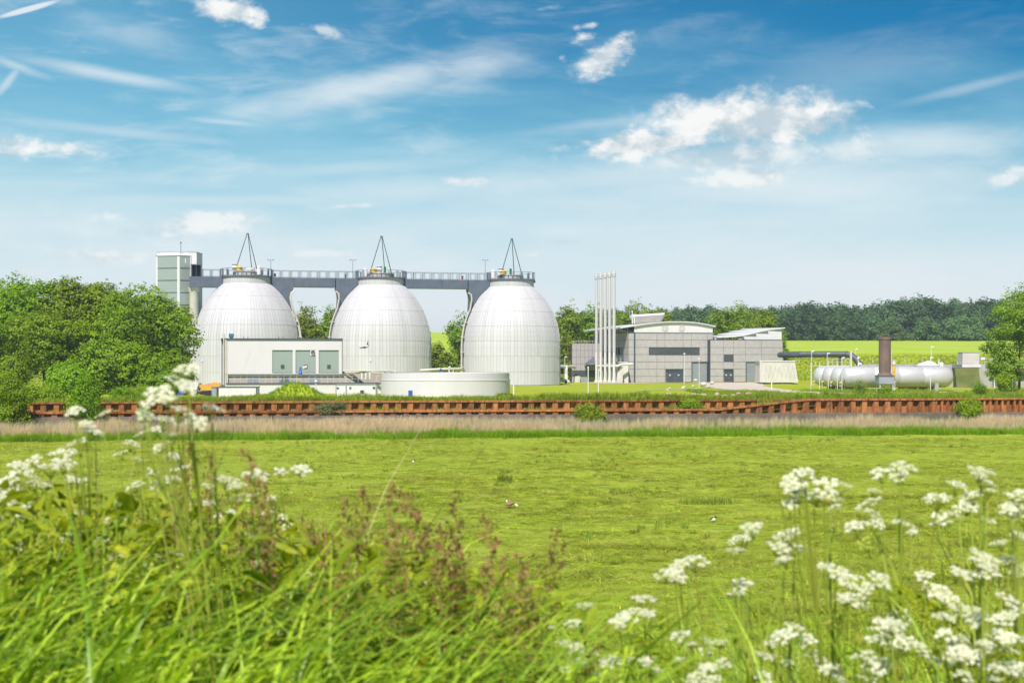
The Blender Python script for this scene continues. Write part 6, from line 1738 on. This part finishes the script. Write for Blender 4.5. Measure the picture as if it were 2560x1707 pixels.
parsley('cow parsley with many small heads before the mown meadow', 2.8, 560, [(330, 1110, 46), (355, 1085, 46), (395, 1075, 40), (300, 1135, 42), (345, 1150, 40), (410, 1110, 40), (430, 1140, 42), (380, 1180, 36), (420, 1200, 46), (460, 1170, 36)] + cloud(6, 290, 470, 1130, 1260, 26, 40), 507, LG)
parsley('small headed cow parsley half sunk in the left bank', 2.7, 300, cloud(24, 20, 340, 1190, 1400, 28, 50), 508, LG)
parsley('small headed cow parsley between the brown seed stems', 2.7, 700, cloud(18, 360, 720, 1220, 1420, 28, 46), 509, LG)
parsley('low scattered cow parsley flowers in the middle of the weeds', 2.7, 960, cloud(9, 720, 1150, 1380, 1530, 22, 40), 510, LG)
parsley('cow parsley with a wide branching head at the left of the right group', 2.25, 2210, [(1985, 1208, 66), (2012, 1184, 52), (2060, 1215, 66), (1998, 1238, 60), (2035, 1240, 56), (2075, 1240, 56), (2105, 1215, 54), (1975, 1262, 36), (2090, 1268, 34)], 511, RG)
parsley('cow parsley with two upright clusters at the top of the right group', 2.3, 2230, [(2205, 1185, 58), (2255, 1170, 62), (2248, 1195, 50), (2185, 1228, 34), (2180, 1258, 60), (2170, 1285, 70), (2140, 1318, 60), (2190, 1312, 48), (2255, 1310, 56), (2280, 1330, 30)], 512, RG)
parsley('cow parsley with heads stepping up to the right edge', 2.3, 2420, [(2452, 1182, 62), (2460, 1205, 50), (2395, 1215, 54), (2340, 1248, 64), (2430, 1240, 56), (2415, 1268, 62), (2380, 1290, 58), (2350, 1300, 54), (2470, 1228, 46), (2468, 1300, 40), (2500, 1358, 46)], 513, RG)
parsley('cow parsley at the very right edge', 2.2, 2580, [(2545, 1240, 64), (2530, 1268, 60), (2555, 1290, 60), (2520, 1275, 44), (2545, 1340, 40), (2520, 1400, 46), (2552, 1425, 56)], 514, RG)
parsley('lone cow parsley leaning in front of the mown meadow', 2.15, 2060, [(1970, 1340, 66), (1985, 1372, 56), (1948, 1370, 60), (1960, 1400, 46), (1880, 1320, 56), (1850, 1350, 62), (1838, 1378, 50)], 515, RG)
parsley('cow parsley with a long flat head reaching over the meadow', 2.1, 1950, [(1740, 1405, 66), (1700, 1418, 66), (1662, 1436, 60), (1690, 1440, 50)], 516, RG, 3)
parsley('cow parsley with a small double head low over the meadow', 2.1, 1990, [(1855, 1462, 50), (1840, 1488, 40)], 517, RG, 3)
parsley('cow parsley with pale heads at the end of the weed bank', 2.1, 1780, [(1608, 1500, 60), (1585, 1535, 66), (1550, 1552, 50), (1625, 1535, 34), (1700, 1590, 50), (1730, 1610, 30)], 518, RG)
parsley('cow parsley bunch among the last brown seed stems', 2.1, 1540, [(1460, 1515, 44), (1432, 1560, 46), (1410, 1610, 50), (1455, 1628, 70), (1440, 1660, 44), (1380, 1570, 24)], 519, RG)
parsley('cow parsley with full white heads in the right corner', 2.1, 2330, [(2090, 1430, 60), (2125, 1450, 60), (2140, 1500, 64), (2110, 1495, 54), (2165, 1470, 48), (2200, 1450, 62), (2060, 1415, 34), (2230, 1560, 70), (2250, 1540, 56), (2200, 1570, 60)], 520, RG)
parsley('dense cow parsley in the right corner below the stepping heads', 2.05, 2500, [(2455, 1400, 76), (2430, 1440, 66), (2400, 1435, 60), (2470, 1430, 60), (2340, 1480, 60), (2370, 1500, 66), (2310, 1440, 48), (2420, 1530, 76), (2450, 1550, 66), (2520, 1500, 60), (2545, 1520, 50), (2360, 1545, 56)], 521, RG)
parsley('cow parsley with clustered heads on the bottom edge of the right group', 2.0, 2380, [(2230, 1570, 76), (2195, 1600, 64), (2255, 1610, 66), (2160, 1640, 60), (2180, 1670, 60), (2300, 1620, 56), (2330, 1650, 60)] + cloud(6, 2050, 2350, 1590, 1700, 30, 60), 522, RG)
parsley('cow parsley at the bottom right corner', 2.0, 2560, cloud(24, 2360, 2560, 1540, 1700, 36, 66), 523, RG)
parsley('low cow parsley flowers at the bottom between the two flower groups', 2.1, 2000, [(1960, 1590, 56), (1985, 1570, 50), (2020, 1600, 46), (1930, 1610, 44)] + cloud(14, 1760, 2100, 1620, 1705, 30, 50), 524, RG)
parsley('cow parsley flowers scattered along the bottom edge past the weed bank', 2.1, 1700, cloud(16, 1400, 1820, 1600, 1705, 26, 46), 525, RG)

# --- brown seed headed weeds
def seed_head_mesh(seed):
    r = random.Random(seed); mb = MB(); L = .20
    mb.tube([(0, 0, 0), (.004, 0, L * .5), (0, 0, L)], [.0014, .001, .0005], 4, 0, False)
    for i in range(15):
        t = i / 15; l = .052 * (1 - t * .72) * r.uniform(.6, 1.1); a = i * 2.4; b = Vector((0, 0, L * t)); e = b + Vector((l * math.cos(a), l * math.sin(a), l * .9))
        mb.tube([b, e], [.0008, .0004], 3, 0, False)
        for k in range(15):
            c = b.lerp(e, .25 + .75 * r.random()) + Vector((r.gauss(0, .005), r.gauss(0, .005), r.gauss(0, .005))); w = r.uniform(.003, .0058); u = Vector((r.gauss(0, 1), r.gauss(0, 1), r.gauss(0, 1))).normalized(); v_ = u.orthogonal().normalized()
            mb.add([c - u * w, c - v_ * w * .7, c + u * w, c + v_ * w * .7], [(0, 1, 2, 3)], 1)
    o = mb.build('seed_head', [M_stem, M_seed], fix=False); me = o.data; bpy.data.objects.remove(o); return me
SEED = [seed_head_mesh(s) for s in (1, 2, 3, 4)]
def weed(label, px, py, Yd, seed, group, big=1.0):
    q = random.Random(seed); top = P(px, py, Yd); bx = XA(px + q.uniform(20, 130), Yd); bz = fz(bx, Yd)
    base = Vector((bx, Yd, bz)); root = empty('seed_weed', base, label, 'weed', group)
    L = .20 * big; e = top - Vector((0, 0, L * .92)); lean = (top - base).normalized()
    pts = [base.lerp(e, t) + Vector((.03 * math.sin(3 * t + seed), 0, 0)) for t in [i / 8 for i in range(9)]]
    MB().tube(pts, [.0034 - .0018 * i / 8 for i in range(9)], 6).build('stem', M_stem, root)
    share('seed_head', SEED[q.randrange(4)], root, pts[-1] - base, (q.uniform(-.15, .15), q.uniform(-.35, .05), q.uniform(0, 6.28)), (big * q.uniform(.5, .75), big * q.uniform(.5, .75), big * q.uniform(.8, 1.1)))
    if q.random() < .6: share('seed_head', SEED[q.randrange(4)], root, pts[-1].lerp(pts[-2], .4) - base, (q.uniform(-.7, .7), q.uniform(-.7, .7), q.uniform(0, 6.28)), (.38 * big, .38 * big, .6 * big))
    H = e.z - bz
    for i in range(12):
        t = 1.0 - .045 * i - .02; b = base.lerp(e, t)
        for s in (0, 1):
            a = i * 1.57 + s * 3.14159 + q.uniform(-.3, .3); sc_ = (.45 + .07 * i) * q.uniform(.8, 1.1)
            share('leaf', LEAF[q.randrange(3)], root, b - base, (q.uniform(-.3, .3), q.uniform(-.3, .5), a), (min(sc_, 1.1),) * 3)
    return root
W1 = [(645, 1150, 2.3), (850, 1210, 2.25), (895, 1250, 2.35), (700, 1215, 2.5), (760, 1300, 2.4), (830, 1320, 2.3), (600, 1290, 2.5), (480, 1095, 2.4), (540, 1150, 2.6), (370, 1260, 2.7), (440, 1290, 2.6), (240, 1285, 2.7), (90, 1310, 2.7), (715, 1345, 2.2), (920, 1325, 2.2), (300, 1240, 2.9), (560, 1235, 2.8), (660, 1260, 2.6)]
W2 = [(1002, 1205, 2.2), (1072, 1198, 2.2), (1035, 1265, 2.15), (1105, 1265, 2.3), (1060, 1300, 2.2), (985, 1320, 2.4), (1178, 1278, 2.15), (1172, 1335, 2.3), (1120, 1385, 2.2), (1010, 1400, 2.3)]
W3 = [(1270, 1288, 2.1), (1302, 1318, 2.15), (1240, 1360, 2.2), (1352, 1385, 2.1), (1385, 1465, 2.1), (1285, 1420, 2.2), (1330, 1500, 2.15), (1210, 1440, 2.3), (1440, 1565, 2.1)]
ORD = ['first', 'second', 'third', 'fourth', 'fifth', 'sixth', 'seventh', 'eighth', 'ninth', 'tenth', 'eleventh', 'twelfth', 'thirteenth', 'fourteenth', 'fifteenth', 'sixteenth', 'seventeenth', 'eighteenth']
for part, lst, s0, big, g in (('left part of the weed bank', W1, 600, 1.0, 'brown weeds at left'), ('middle of the weed bank', W2, 640, 1.1, 'brown weeds in the middle'), ('right end of the weed bank', W3, 680, 1.05, 'brown weeds at the end of the bank')):
    for i, (px, py, Yd) in enumerate(sorted(lst)):
        weed(f'{ORD[i]} brown seed head from the left in the {part}', px, py, Yd, s0 + i, g, big)

# ================================================================== lamps, posts, stones, machines, birds
def lamp(label, px, ytop, Y, head='side', base=None, rad=.06):
    x = XA(px, Y); z0 = gz(x, Y) - .1 if base is None else base; zt = ZA(ytop, Y)
    r = empty('lamp_post', (x, Y, z0), label, 'lamp', 'lamp posts of the works')
    MB().cyl((x, Y, z0), (x, Y, zt), rad * 1.15, rad * .8, 8).build('pole', M_whitep, r)
    if head == 'side':
        MB().lathe((x + .25, Y, zt + .02), [(0, -.07), (.1, -.06), (.14, 0), (.1, .08), (0, .1)], 10, axis=(1, 0, .25)).tube([(x, Y, zt - .1), (x + .1, Y, zt + .02), (x + .45, Y, zt + .1)], .1, 8).build('lamp_head', M_whitep, r)
    else:
        MB().lathe((x, Y, zt), [(0, -.02), (.2, 0), (.24, .1), (.16, .24), (0, .3)], 12).build('lamp_head', M_whitep, r)
    return r
LAMPS = [('lamp post before the foremost gas vessel dome', 2105, 895, 226, 'side'), ('lamp post among the gas vessel ends, nearest the shelter wall', 2029, 879, 246, 'side'), ('lamp post in front of the slate duct', 2068, 884, 244, 'side'),
         ('lamp post where the slate duct bends down', 2139, 873, 292, 'side'), ('tall thin lamp post behind the gas vessels', 2328, 868, 262, 'side'), ('short lamp post in front of the foremost gas vessel', 2326, 895, 226, 'side'),
         ('lamp post on the lawn before the roller door', 1748, 899, 262, 'top'), ('lamp post against the facade of the machine hall', 1711, 886, 288, 'top'), ('lamp post beside the white process pipe', 1412, 893, 309, 'side'),
         ('lamp post in front of the middle tank', 926, 904, 228, 'top'), ('lamp post in front of the white hall basement', 790, 955, 196, 'top'), ('lamp post at the foot of the first tank', 506, 904, 246, 'top'), ('lamp post among the pipes above the round basin', 1124, 920, 236, 'top')]
for l, px, yt, Y, h in LAMPS: lamp(l, px, yt, Y, h)
for l, px, y0, Y in (('plain white post on the lawn below the canopy', 1470.5, 919, 216), ('white post with short arm below the chimneys', 1496, 925, 214)):
    x = XA(px, Y); r = empty('white_post', (x, Y, gz(x, Y)), l, 'post')
    MB().cyl((x, Y, gz(x, Y) - .2), (x, Y, ZA(y0, Y)), .09, .08, 8).build('pole', M_whitep, r)
    if px > 1480: MB().box(x - .02, x + .42, Y - .06, Y + .06, ZA(y0, Y) - .1, ZA(y0, Y) + .06).build('arm', M_whitep, r)
    else: MB().lathe((x, Y, ZA(y0, Y)), [(.1, -.1), (.1, .12), (0, .18)], 8).build('cap', M_whitep, r)
for l, px, y0, Y in (('stubby white marker post beside the sandy track', 1929, 955, 238), ('white marker post beside the round basin', 1284, 963, 205)):
    x = XA(px, Y); r = empty('marker_post', (x, Y, gz(x, Y)), l, 'post')
    MB().box(x - .09, x + .09, Y - .06, Y + .06, gz(x, Y) - .2, ZA(y0, Y)).build('shaft', M_whitep, r); MB().box(x - .1, x + .1, Y - .07, Y + .07, ZA(y0, Y), ZA(y0, Y) + .05).build('cap', M_cream, r)
# thin masts on the bridge
for l, px in (('thin lamp mast on the bridge beside the first tank', 677), ('thin lamp mast on the bridge left of the middle tank', 882), ('thin lamp mast on the bridge left of the third tank', 1213)):
    s = s_at(px); p = bt(s, -CW + .05, ZT); r = empty('bridge_lamp', p, l, 'lamp', 'lamp masts on the bridge')
    zt = ZA(651, p.y); MB().cyl(p, (p.x, p.y, zt), .05, .04, 6).build('pole', M_rail, r)
    MB().box(p.x - .5, p.x + .5, p.y - .05, p.y + .05, zt, zt + .06).build('cross_arm', M_rail, r)
    for a in (-.5, .5): MB().box(p.x + a - .2, p.x + a + .2, p.y - .1, p.y + .1, zt + .061, zt + .13).build('lamp_head', M_rail, r)
# small parapet equipment on the bridge
for px, l, m in ((688, 'small dark box on the bridge beside the first tank', M_dark), (1158, 'red extinguisher box on the bridge left of the third tank', M_red), (865, 'dark valve on the bridge left of the middle tank', M_greenp)):
    s = s_at(px); p = bt(s, -.6, ZT); r = empty('bridge_box', p, l, 'box')
    MB().box(p.x - .18, p.x + .18, p.y - .15, p.y + .15, p.z + .2, p.z + .75).build('body', m, r); MB().box(p.x - .2, p.x + .2, p.y - .17, p.y + .17, p.z + .752, p.z + .82).box(p.x - .05, p.x + .05, p.y - .05, p.y + .05, p.z, p.z + .2).build('lid', M_dark, r)
# fence posts on the slope
fp = [2182 + 0, 2262, 2305, 2349, 2393, 2440, 2480, 2038, 1998, 2092]
names = ['fence post just left of the rusty flare', 'fence post left of the white covered heap', 'fence post above the white covered heap', 'fence post right of the tall lamp', 'fence post left of the grey plant house', 'fence post behind the grey plant house', 'fence post right of the little white box', 'fence post above the slate duct, in the middle', 'fence post above the slate duct, nearest the hall', 'fence post above the bend of the slate duct']
for px, l in zip(fp, names):
    Y = 352 + qr.uniform(-4, 4); x = XA(px, Y); z = gz(x, Y); r = empty('fence_post', (x, Y, z), l, 'post', 'fence posts on the slope')
    MB().box(x - .07, x + .07, Y - .07, Y + .07, z - .2, z + 1.5).build('shaft', M_concl, r); MB().box(x - .06, x + .06, Y - .5, Y - .08, z + 1.3, z + 1.42).build('arm', M_concl, r)
# wire fence posts on the bank at the right
for px, l in ((2392, 'thin pale fence stake nearest the foremost vessel end'), (2437, 'thin pale fence stake before the low shrub'), (2484, 'thin pale fence stake before the bright shrub'), (2532, 'thin pale fence stake under the airy tree')):
    Y = 176; x = XA(px, Y); z = gz(x, Y); r = empty('fence_stake', (x, Y, z), l, 'post', 'fence stakes on the bank')
    MB().cyl((x, Y, z - .1), (x, Y, ZA(952, Y)), .03, .025, 6).build('shaft', M_shutter, r); MB().lathe((x, Y, ZA(952, Y)), [(.045, 0), (.045, .06), (0, .08)], 6).build('cap', M_shutter, r)

# boulders and rubble
def rock(name, label, px, py, w_px, h_px, Y, mat, seed, group):
    w, h = w_px * Y / F_PX / 2, h_px * Y / F_PX; x = XA(px, Y); z = ZA(py, Y)
    bm = bmesh.new(); bmesh.ops.create_icosphere(bm, subdivisions=3, radius=1.0); r = random.Random(seed)
    for v in bm.verts:
        n = float(vnoise(v.co.x * 1.7 + seed, v.co.y * 1.7 + v.co.z, seed)) + .5 * float(vnoise(v.co.x * 4 + seed, v.co.z * 4, seed + 3))
        v.co *= 1 + .45 * n
        v.co.x *= w; v.co.y *= w * .8; v.co.z = v.co.z * h * .62 + h * .30
    me = bpy.data.meshes.new(name); bm.to_mesh(me); bm.free(); me.materials.append(mat); [setattr(p, 'use_smooth', True) for p in me.polygons]
    o = bpy.data.objects.new(name, me); col.objects.link(o); o.location = (x, Y, z); return tag(o, label, 'rock', group)
RB = [(1739, 953, 11, 7, 266, 'pale boulder against the foot of the roller door'), (1758, 963, 17, 9, 252, 'largest pale boulder beside the lamp post'), (1780, 959, 11, 7, 258, 'pale boulder at the corner of the lawn'), (1771, 969, 10, 6, 246, 'pale stone just below the largest boulder'),
      (1733, 967, 7, 5, 248, 'small pale stone left of the lamp post'), (1708, 973, 10, 8, 240, 'rounded pale stone on the lawn edge'), (1711, 968, 8, 4, 245, 'flat pale stone behind the rounded one'), (1674, 972, 9, 4, 244, 'flat pale stone at the left of the row'), (1668, 977, 9, 5, 238, 'pale stone at the end of the foot path')]
for i, (px, py, w, h, Y, l) in enumerate(RB): rock('boulder', l, px, py, w, h, Y, M_stone, 700 + i, 'boulders on the lawn')
RU = [(1673, 985, 22, 9, 'reddish rubble lump at the left end of the row'), (1695, 986, 9, 7, 'small pale rubble lump beside the left end'), (1712, 988, 16, 6, 'low reddish rubble lump left of the long heap'), (1735, 987, 26, 9, 'left half of the long reddish rubble heap'), (1757, 987, 24, 9, 'right half of the long reddish rubble heap'), (1793, 986, 13, 11, 'peaked reddish rubble lump right of the long heap'),
      (1811, 989, 22, 7, 'low pinkish rubble lump beside the peaked one'), (1832, 988, 18, 8, 'pinkish rubble lump below the sandy track'), (1846, 985, 14, 10, 'upright pinkish rubble lump below the sandy track'), (1873, 986, 22, 10, 'rounded reddish rubble lump at the right end of the row')]
for i, (px, py, w, h, l) in enumerate(RU): rock('rubble_lump', l, px, py + 3, w * .9, h * .85, 158 + (i % 3), M_redstone, 730 + i, 'reddish rubble on the bank')
def moundz(x, y):
    c = Vector((XA(735, 176), 177)); dx, dy = (x - c.x) / 3.9, (y - c.y) / 3.2
    return gz(x, y) + 2.15 * math.exp(-(dx * dx * 1.4 + dy * dy * 1.2)) * (1 + .25 * float(vnoise(x * .8, y * .8, 9)))
n = 30; vs = []
for i in range(n):
    for j in range(n):
        x, y = XA(735, 176) - 6.5 + 13 * i / (n - 1), 172 + 10 * j / (n - 1); vs.append((x, y, moundz(x, y) - .06))
i_ = np.arange(n - 1)[:, None] * n + np.arange(n - 1)[None]; mv = np.array(vs); mfc = np.stack([i_, i_ + n, i_ + n + 1, i_ + 1], -1).reshape(-1, 4)
mo = tag(np_mesh('grass_mound', mv, mfc, M_plant, smooth=True), 'grass covered mound of earth before the white hall', 'mound')
scatter('mound_grass', 'long green grass covering the mound', mv, mfc, np.ones(len(mv)), .75 + .0 * mv[:, 0], c_green, 7.0, .4, .9, .3, 12)

# white car at the corner of the third tank
def car():
    Y = 301.0; x0 = XA(1424, Y) - 4.2; z = gz(x0 + 2, Y) + .05
    r = empty('parked_car', (x0 + 2.1, Y, z), 'white car parked behind the right edge of the third tank', 'car')
    sec_ = [(0, .35), (0, .75), (.25, .92), (.9, 1.0), (1.35, 1.42), (2.3, 1.46), (3.05, 1.02), (3.85, .88), (4.2, .68), (4.22, .32)]
    mb = MB(); mb.prism([(x0 + a, Y - .85, z + b) for a, b in sec_], (0, 1.7, 0)); mb.build('body', M_whitep, r)
    mb = MB(); mb.prism([(x0 + a, Y - .862, z + b) for a, b in ((1.05, 1.03), (1.45, 1.36), (2.25, 1.39), (2.85, 1.04))], (0, .008, 0)); mb.build('side_window', M_wind, r)
    mb = MB(); mb.add([(x0 + 2.36, Y - .75, z + 1.44), (x0 + 3.06, Y - .8, z + 1.04), (x0 + 3.06, Y + .8, z + 1.04), (x0 + 2.36, Y + .75, z + 1.44)], [(0, 1, 2, 3)]); mb.build('windscreen', M_wind, r)
    for a in (.8, 3.4):
        w = MB().lathe((x0 + a, Y - .7, z + .32), [(.19, -.17), (.31, -.15), (.32, 0), (.31, .05), (.0, .05)], 18, axis=(0, 1, 0)).build('wheel', M_tyre, r)
        MB().lathe((x0 + a, Y - .7, z + .32), [(0, -.175), (.18, -.172)], 14, axis=(0, 1, 0)).build('rim', M_shutter, w)
    MB().box(x0 + 4.0, x0 + 4.19, Y - .87, Y - .5, z + .62, z + .78).build('headlight', M_cream, r)
car()
# yellow excavator, mostly behind the flowers
def digger():
    Y = 200.0; x = XA(556, Y); z = gz(x, Y)
    r = empty('excavator', (x, Y, z), 'yellow excavator half hidden behind the white container', 'excavator')
    def q(px, py, dy=0): return P(px, py, Y + dy)
    MB().prism([q(545, 967), q(551, 957.5), q(534, 955.5), q(524, 959), q(521, 966), q(527, 965), q(533, 961)], (0, .5, 0)).build('boom', M_orange, r)
    st = MB(); st.prism([q(498, 962), q(499, 969.5), q(523, 965.5), q(522, 958.5)], (0, .4, 0)).build('stick', M_orange, r)
    for k in range(5):
        a = 502 + k * 4.4; MB().prism([q(a, 963 - k * .7, -.02), q(a + 1.6, 962.7 - k * .7, -.02), q(a + 2.2, 968.3 - k * .6, -.02), q(a + .6, 968.6 - k * .6, -.02)], (0, .015, 0)).build('stripe', M_dark, r)
    MB().prism([q(497, 962), q(499, 970), q(497, 975), q(492, 976), q(493, 968)], (0, .8, 0)).build('bucket', M_dark, r)
    MB().prism([q(520, 966), q(528, 967), q(530, 985), q(516, 985)], (0, 1.4, 0)).build('cab', M_orange, r)
    MB().prism([q(521.5, 968, -.02), q(526.5, 968.5, -.02), q(527, 976, -.02), q(519.5, 976, -.02)], (0, .015, 0)).build('cab_window', M_wind, r)
    c = q(528, 984)
    MB().box(c.x - 1.4, c.x + 1.4, Y - .4, Y + 2.0, z + .7, z + 1.5).build('upper_body', M_orange, r)
    for dy in (-.5, 1.6):
        MB().prism([(c.x + 1.7 * math.cos(t) * (1 if abs(math.cos(t)) > .3 else 1), Y + dy, z + .38 + .36 * math.sin(t)) for t in [2 * math.pi * k / 16 for k in range(16)]], (0, .45, 0)).build('track', M_tyre, r)
digger()
def van():
    Y = 204.0; r = empty('works_van', P(475, 985, Y), 'white box bodied lorry with a blue sheet behind the tall flower', 'lorry')
    z = gz(XA(475, Y), Y)
    MB().box(XA(453, Y), XA(496, Y), Y, Y + 2.2, ZA(974, Y), ZA(957.5, Y)).build('box_body', M_white, r)
    MB().box(XA(460, Y), XA(496, Y), Y + .05, Y + 2.1, z + .45, ZA(974.2, Y)).build('cab', M_whitep, r)
    MB().box(XA(466, Y), XA(478, Y), Y - .01, Y + .04, ZA(984, Y), ZA(977, Y)).build('cab_window', M_wind, r)
    for px in (463, 489):
        w = MB().lathe((XA(px, Y), Y + .1, z + .42), [(0, -.14), (.4, -.12), (.42, 0), (.4, .12), (0, .14)], 16, axis=(0, 1, 0)).build('wheel', M_tyre, r)
        MB().lathe((XA(px, Y), Y - .05, z + .42), [(0, -.01), (.2, 0)], 12, axis=(0, 1, 0)).build('rim', M_shutter, w)
    MB().prism([P(438, 990, Y - .3), P(459, 990, Y - .3), P(459, 976, Y - .3), P(449, 977, Y - .3)], (0, 1.6, 0)).build('blue_sheet', M_blue, r)
van()
fg = P(751, 933, 212.9); r = empty('blue_pump', fg, 'small blue pump standing in front of the middle window', 'pump')
MB().lathe(fg + Vector((0, 0, -.2)), [(.26, 0), (.26, .35), (.17, .4), (.2, .8), (.12, .95), (.12, 1.15), (0, 1.2)], 12).build('body', M_blue, r)
MB().lathe(fg + Vector((.55, 0, .75)), [(.02, -.9), (.03, -.1), (.2, 0), (.2, .2), (0, .3)], 10).build('lamp', M_whitep, r)

# birds
def wing(mb, pts, th=.012):
    a = [Vector(p) for p in pts]; n = len(a); mb.add([p + Vector((0, 0, th)) for p in a] + [p - Vector((0, .004, th)) for p in a], [tuple(range(n)), tuple(range(2 * n - 1, n - 1, -1))] + [(i, (i + 1) % n, n + (i + 1) % n, n + i) for i in range(n)])
def flying():
    Y = 62.0; c = P(916, 866, Y); s = Y / F_PX
    def q(dx, dy, d=0): return c + Vector((dx * s, d, -dy * s))
    r = empty('flying_bird', c, 'dark winged white bellied bird flying before the middle tank', 'bird')
    mb = MB(); mb.tube([q(-5, 3), q(-2.5, 2.2), q(0, 1), q(2.4, -.8), q(4, -2.2), q(4.9, -2.6)], [.012, .035, .05, .05, .035, .012], 10).build('body', M_wfeather, r)
    MB().lathe(q(4.2, -2.5), [(0, -.03), (.024, -.02), (.034, 0), (.024, .02), (0, .03)], 8).cyl(q(4.6, -2.5), q(5.8, -2.4), .008, .002, 5).build('head', M_black, r)
    mb = MB(); wing(mb, [q(-1, 1.5, .05), q(3, -2, .05), q(3.2, -8, .3), q(2.0, -13.5, .45), q(.6, -15.5, .5), q(.6, -9, .35), q(.2, -4, .15)]); mb.build('wing', M_black, r)
    mb = MB(); wing(mb, [q(2, 1.2, -.05), q(-3.5, 4.6, -.2), q(-5, 3.2, -.3), q(-9, 3.8, -.45), q(-14, 4.6, -.55), q(-9, 2.5, -.4), q(-4, 1.2, -.2)]); mb.build('wing', M_black, r)
    mb = MB(); wing(mb, [q(-4.5, 2.4), q(-7, 3.0), q(-7, 4.2), q(-4.5, 3.8)]); mb.build('tail', M_black, r)
flying()
def wader(px, py, s_, label, name='wading_bird'):
    Y = CAM_Z * F_PX / (py + 8 - HY); x = XA(px, Y); z = gz(x, Y); r = empty(name, (x, Y, z), label, 'bird')
    def q(a, b, d=0): return Vector((x + a * s_, Y + d * s_, z + b * s_))
    MB().tube([q(-.17, .20), q(-.1, .22), q(0, .24), q(.09, .25), q(.14, .27)], [.01, .06, .085, .07, .03], 10).build('body', M_wfeather, r)
    MB().tube([q(-.24, .24), q(-.1, .285), q(.02, .30), q(.1, .30)], [.01, .05, .06, .03], 8).build('wing', M_black, r)
    MB().tube([q(.1, .28), q(.12, .36), q(.13, .43), q(.14, .46)], [.04, .03, .036, .012], 8).cyl(q(.15, .43), q(.26, .41), .012, .004, 5).build('head', M_black, r)
    for d in (-.02, .03): MB().cyl(q(0, .18, d), q(.01, 0, d), .008, .008, 5).build('leg', M_red, r)
wader(1784, 1299, .62, 'black and white wading bird standing in the meadow')
wader(1033, 1151, .5, 'small dark bird on the far meadow', 'field_bird')
def brown_bird():
    Y = CAM_Z * F_PX / (1270 - HY); x = XA(1276, Y); z = gz(x, Y) + .05; r = empty('brown_bird', (x, Y, z), 'reddish brown bird with white marks low in the mown grass', 'bird')
    def q(a, b, d=0): return Vector((x + a, Y + d, z + b))
    MB().tube([q(-.22, .08), q(-.14, .12), q(0, .16), q(.12, .2), q(.2, .17)], [.015, .06, .085, .06, .015], 10).build('body', M_bfeather, r)
    MB().lathe(q(-.23, .13), [(0, -.04), (.035, 0), (0, .04)], 8).cyl(q(-.26, .12), q(-.36, .09), .01, .003, 5).build('head', M_bfeather, r)
    mb = MB(); wing(mb, [q(.02, .2), q(.12, .16), q(-.02, .33, .1), q(-.16, .36, .15)]); mb.build('wing', M_bfeather, r)
    mb = MB(); wing(mb, [q(.16, .15), q(.22, .17), q(.34, .11), q(.32, .06)]); mb.build('tail', M_wfeather, r)
    mb = MB(); wing(mb, [q(-.2, .32, .14), q(-.15, .31, .14), q(-.14, .24, .1), q(-.17, .24, .1)]); mb.build('wing_bar', M_wfeather, r)
brown_bird()
# dark grass hump on the meadow
Yh = CAM_Z * F_PX / (1203 - HY)
v, f = ribbon(160, .42, (.25, .62), .012, (.1, .7), 901, 3)
o = np_mesh('grass_tussock', v, f, M_tuft); o.location = (XA(1262, Yh), Yh, gz(XA(1262, Yh), Yh)); tag(o, 'single dark grass tussock standing up in the mown meadow', 'grass')
Yh = CAM_Z * F_PX / (1258 - HY)
v, f = ribbon(520, 1.5, (.15, .5), .010, (.1, .9), 902, 3)
v[:, 1] *= .6
o = np_mesh('grass_tussock', v, f, M_tuft); o.location = (XA(1775, Yh), Yh, gz(XA(1775, Yh), Yh)); tag(o, 'wide patch of taller uncut grass in the meadow at right', 'grass')

# ================================================================== summer haze over the whole place
m, N, L = new_mat('haze_air')
pv = N.new('ShaderNodeVolumePrincipled'); pv.inputs['Color'].default_value = (0.86, 0.93, 1.0, 1); pv.inputs['Density'].default_value = 0.00019
pv.inputs['Anisotropy'].default_value = 0.2
o = N.new('ShaderNodeOutputMaterial'); L.new(pv.outputs[0], o.inputs['Volume'])
hz_o = MB().box(-1650, 1750, -60, 2800, -3.0, 44.0).build('haze', m)
tag(hz_o, kind='stuff')
cy.volume_bounces = 0
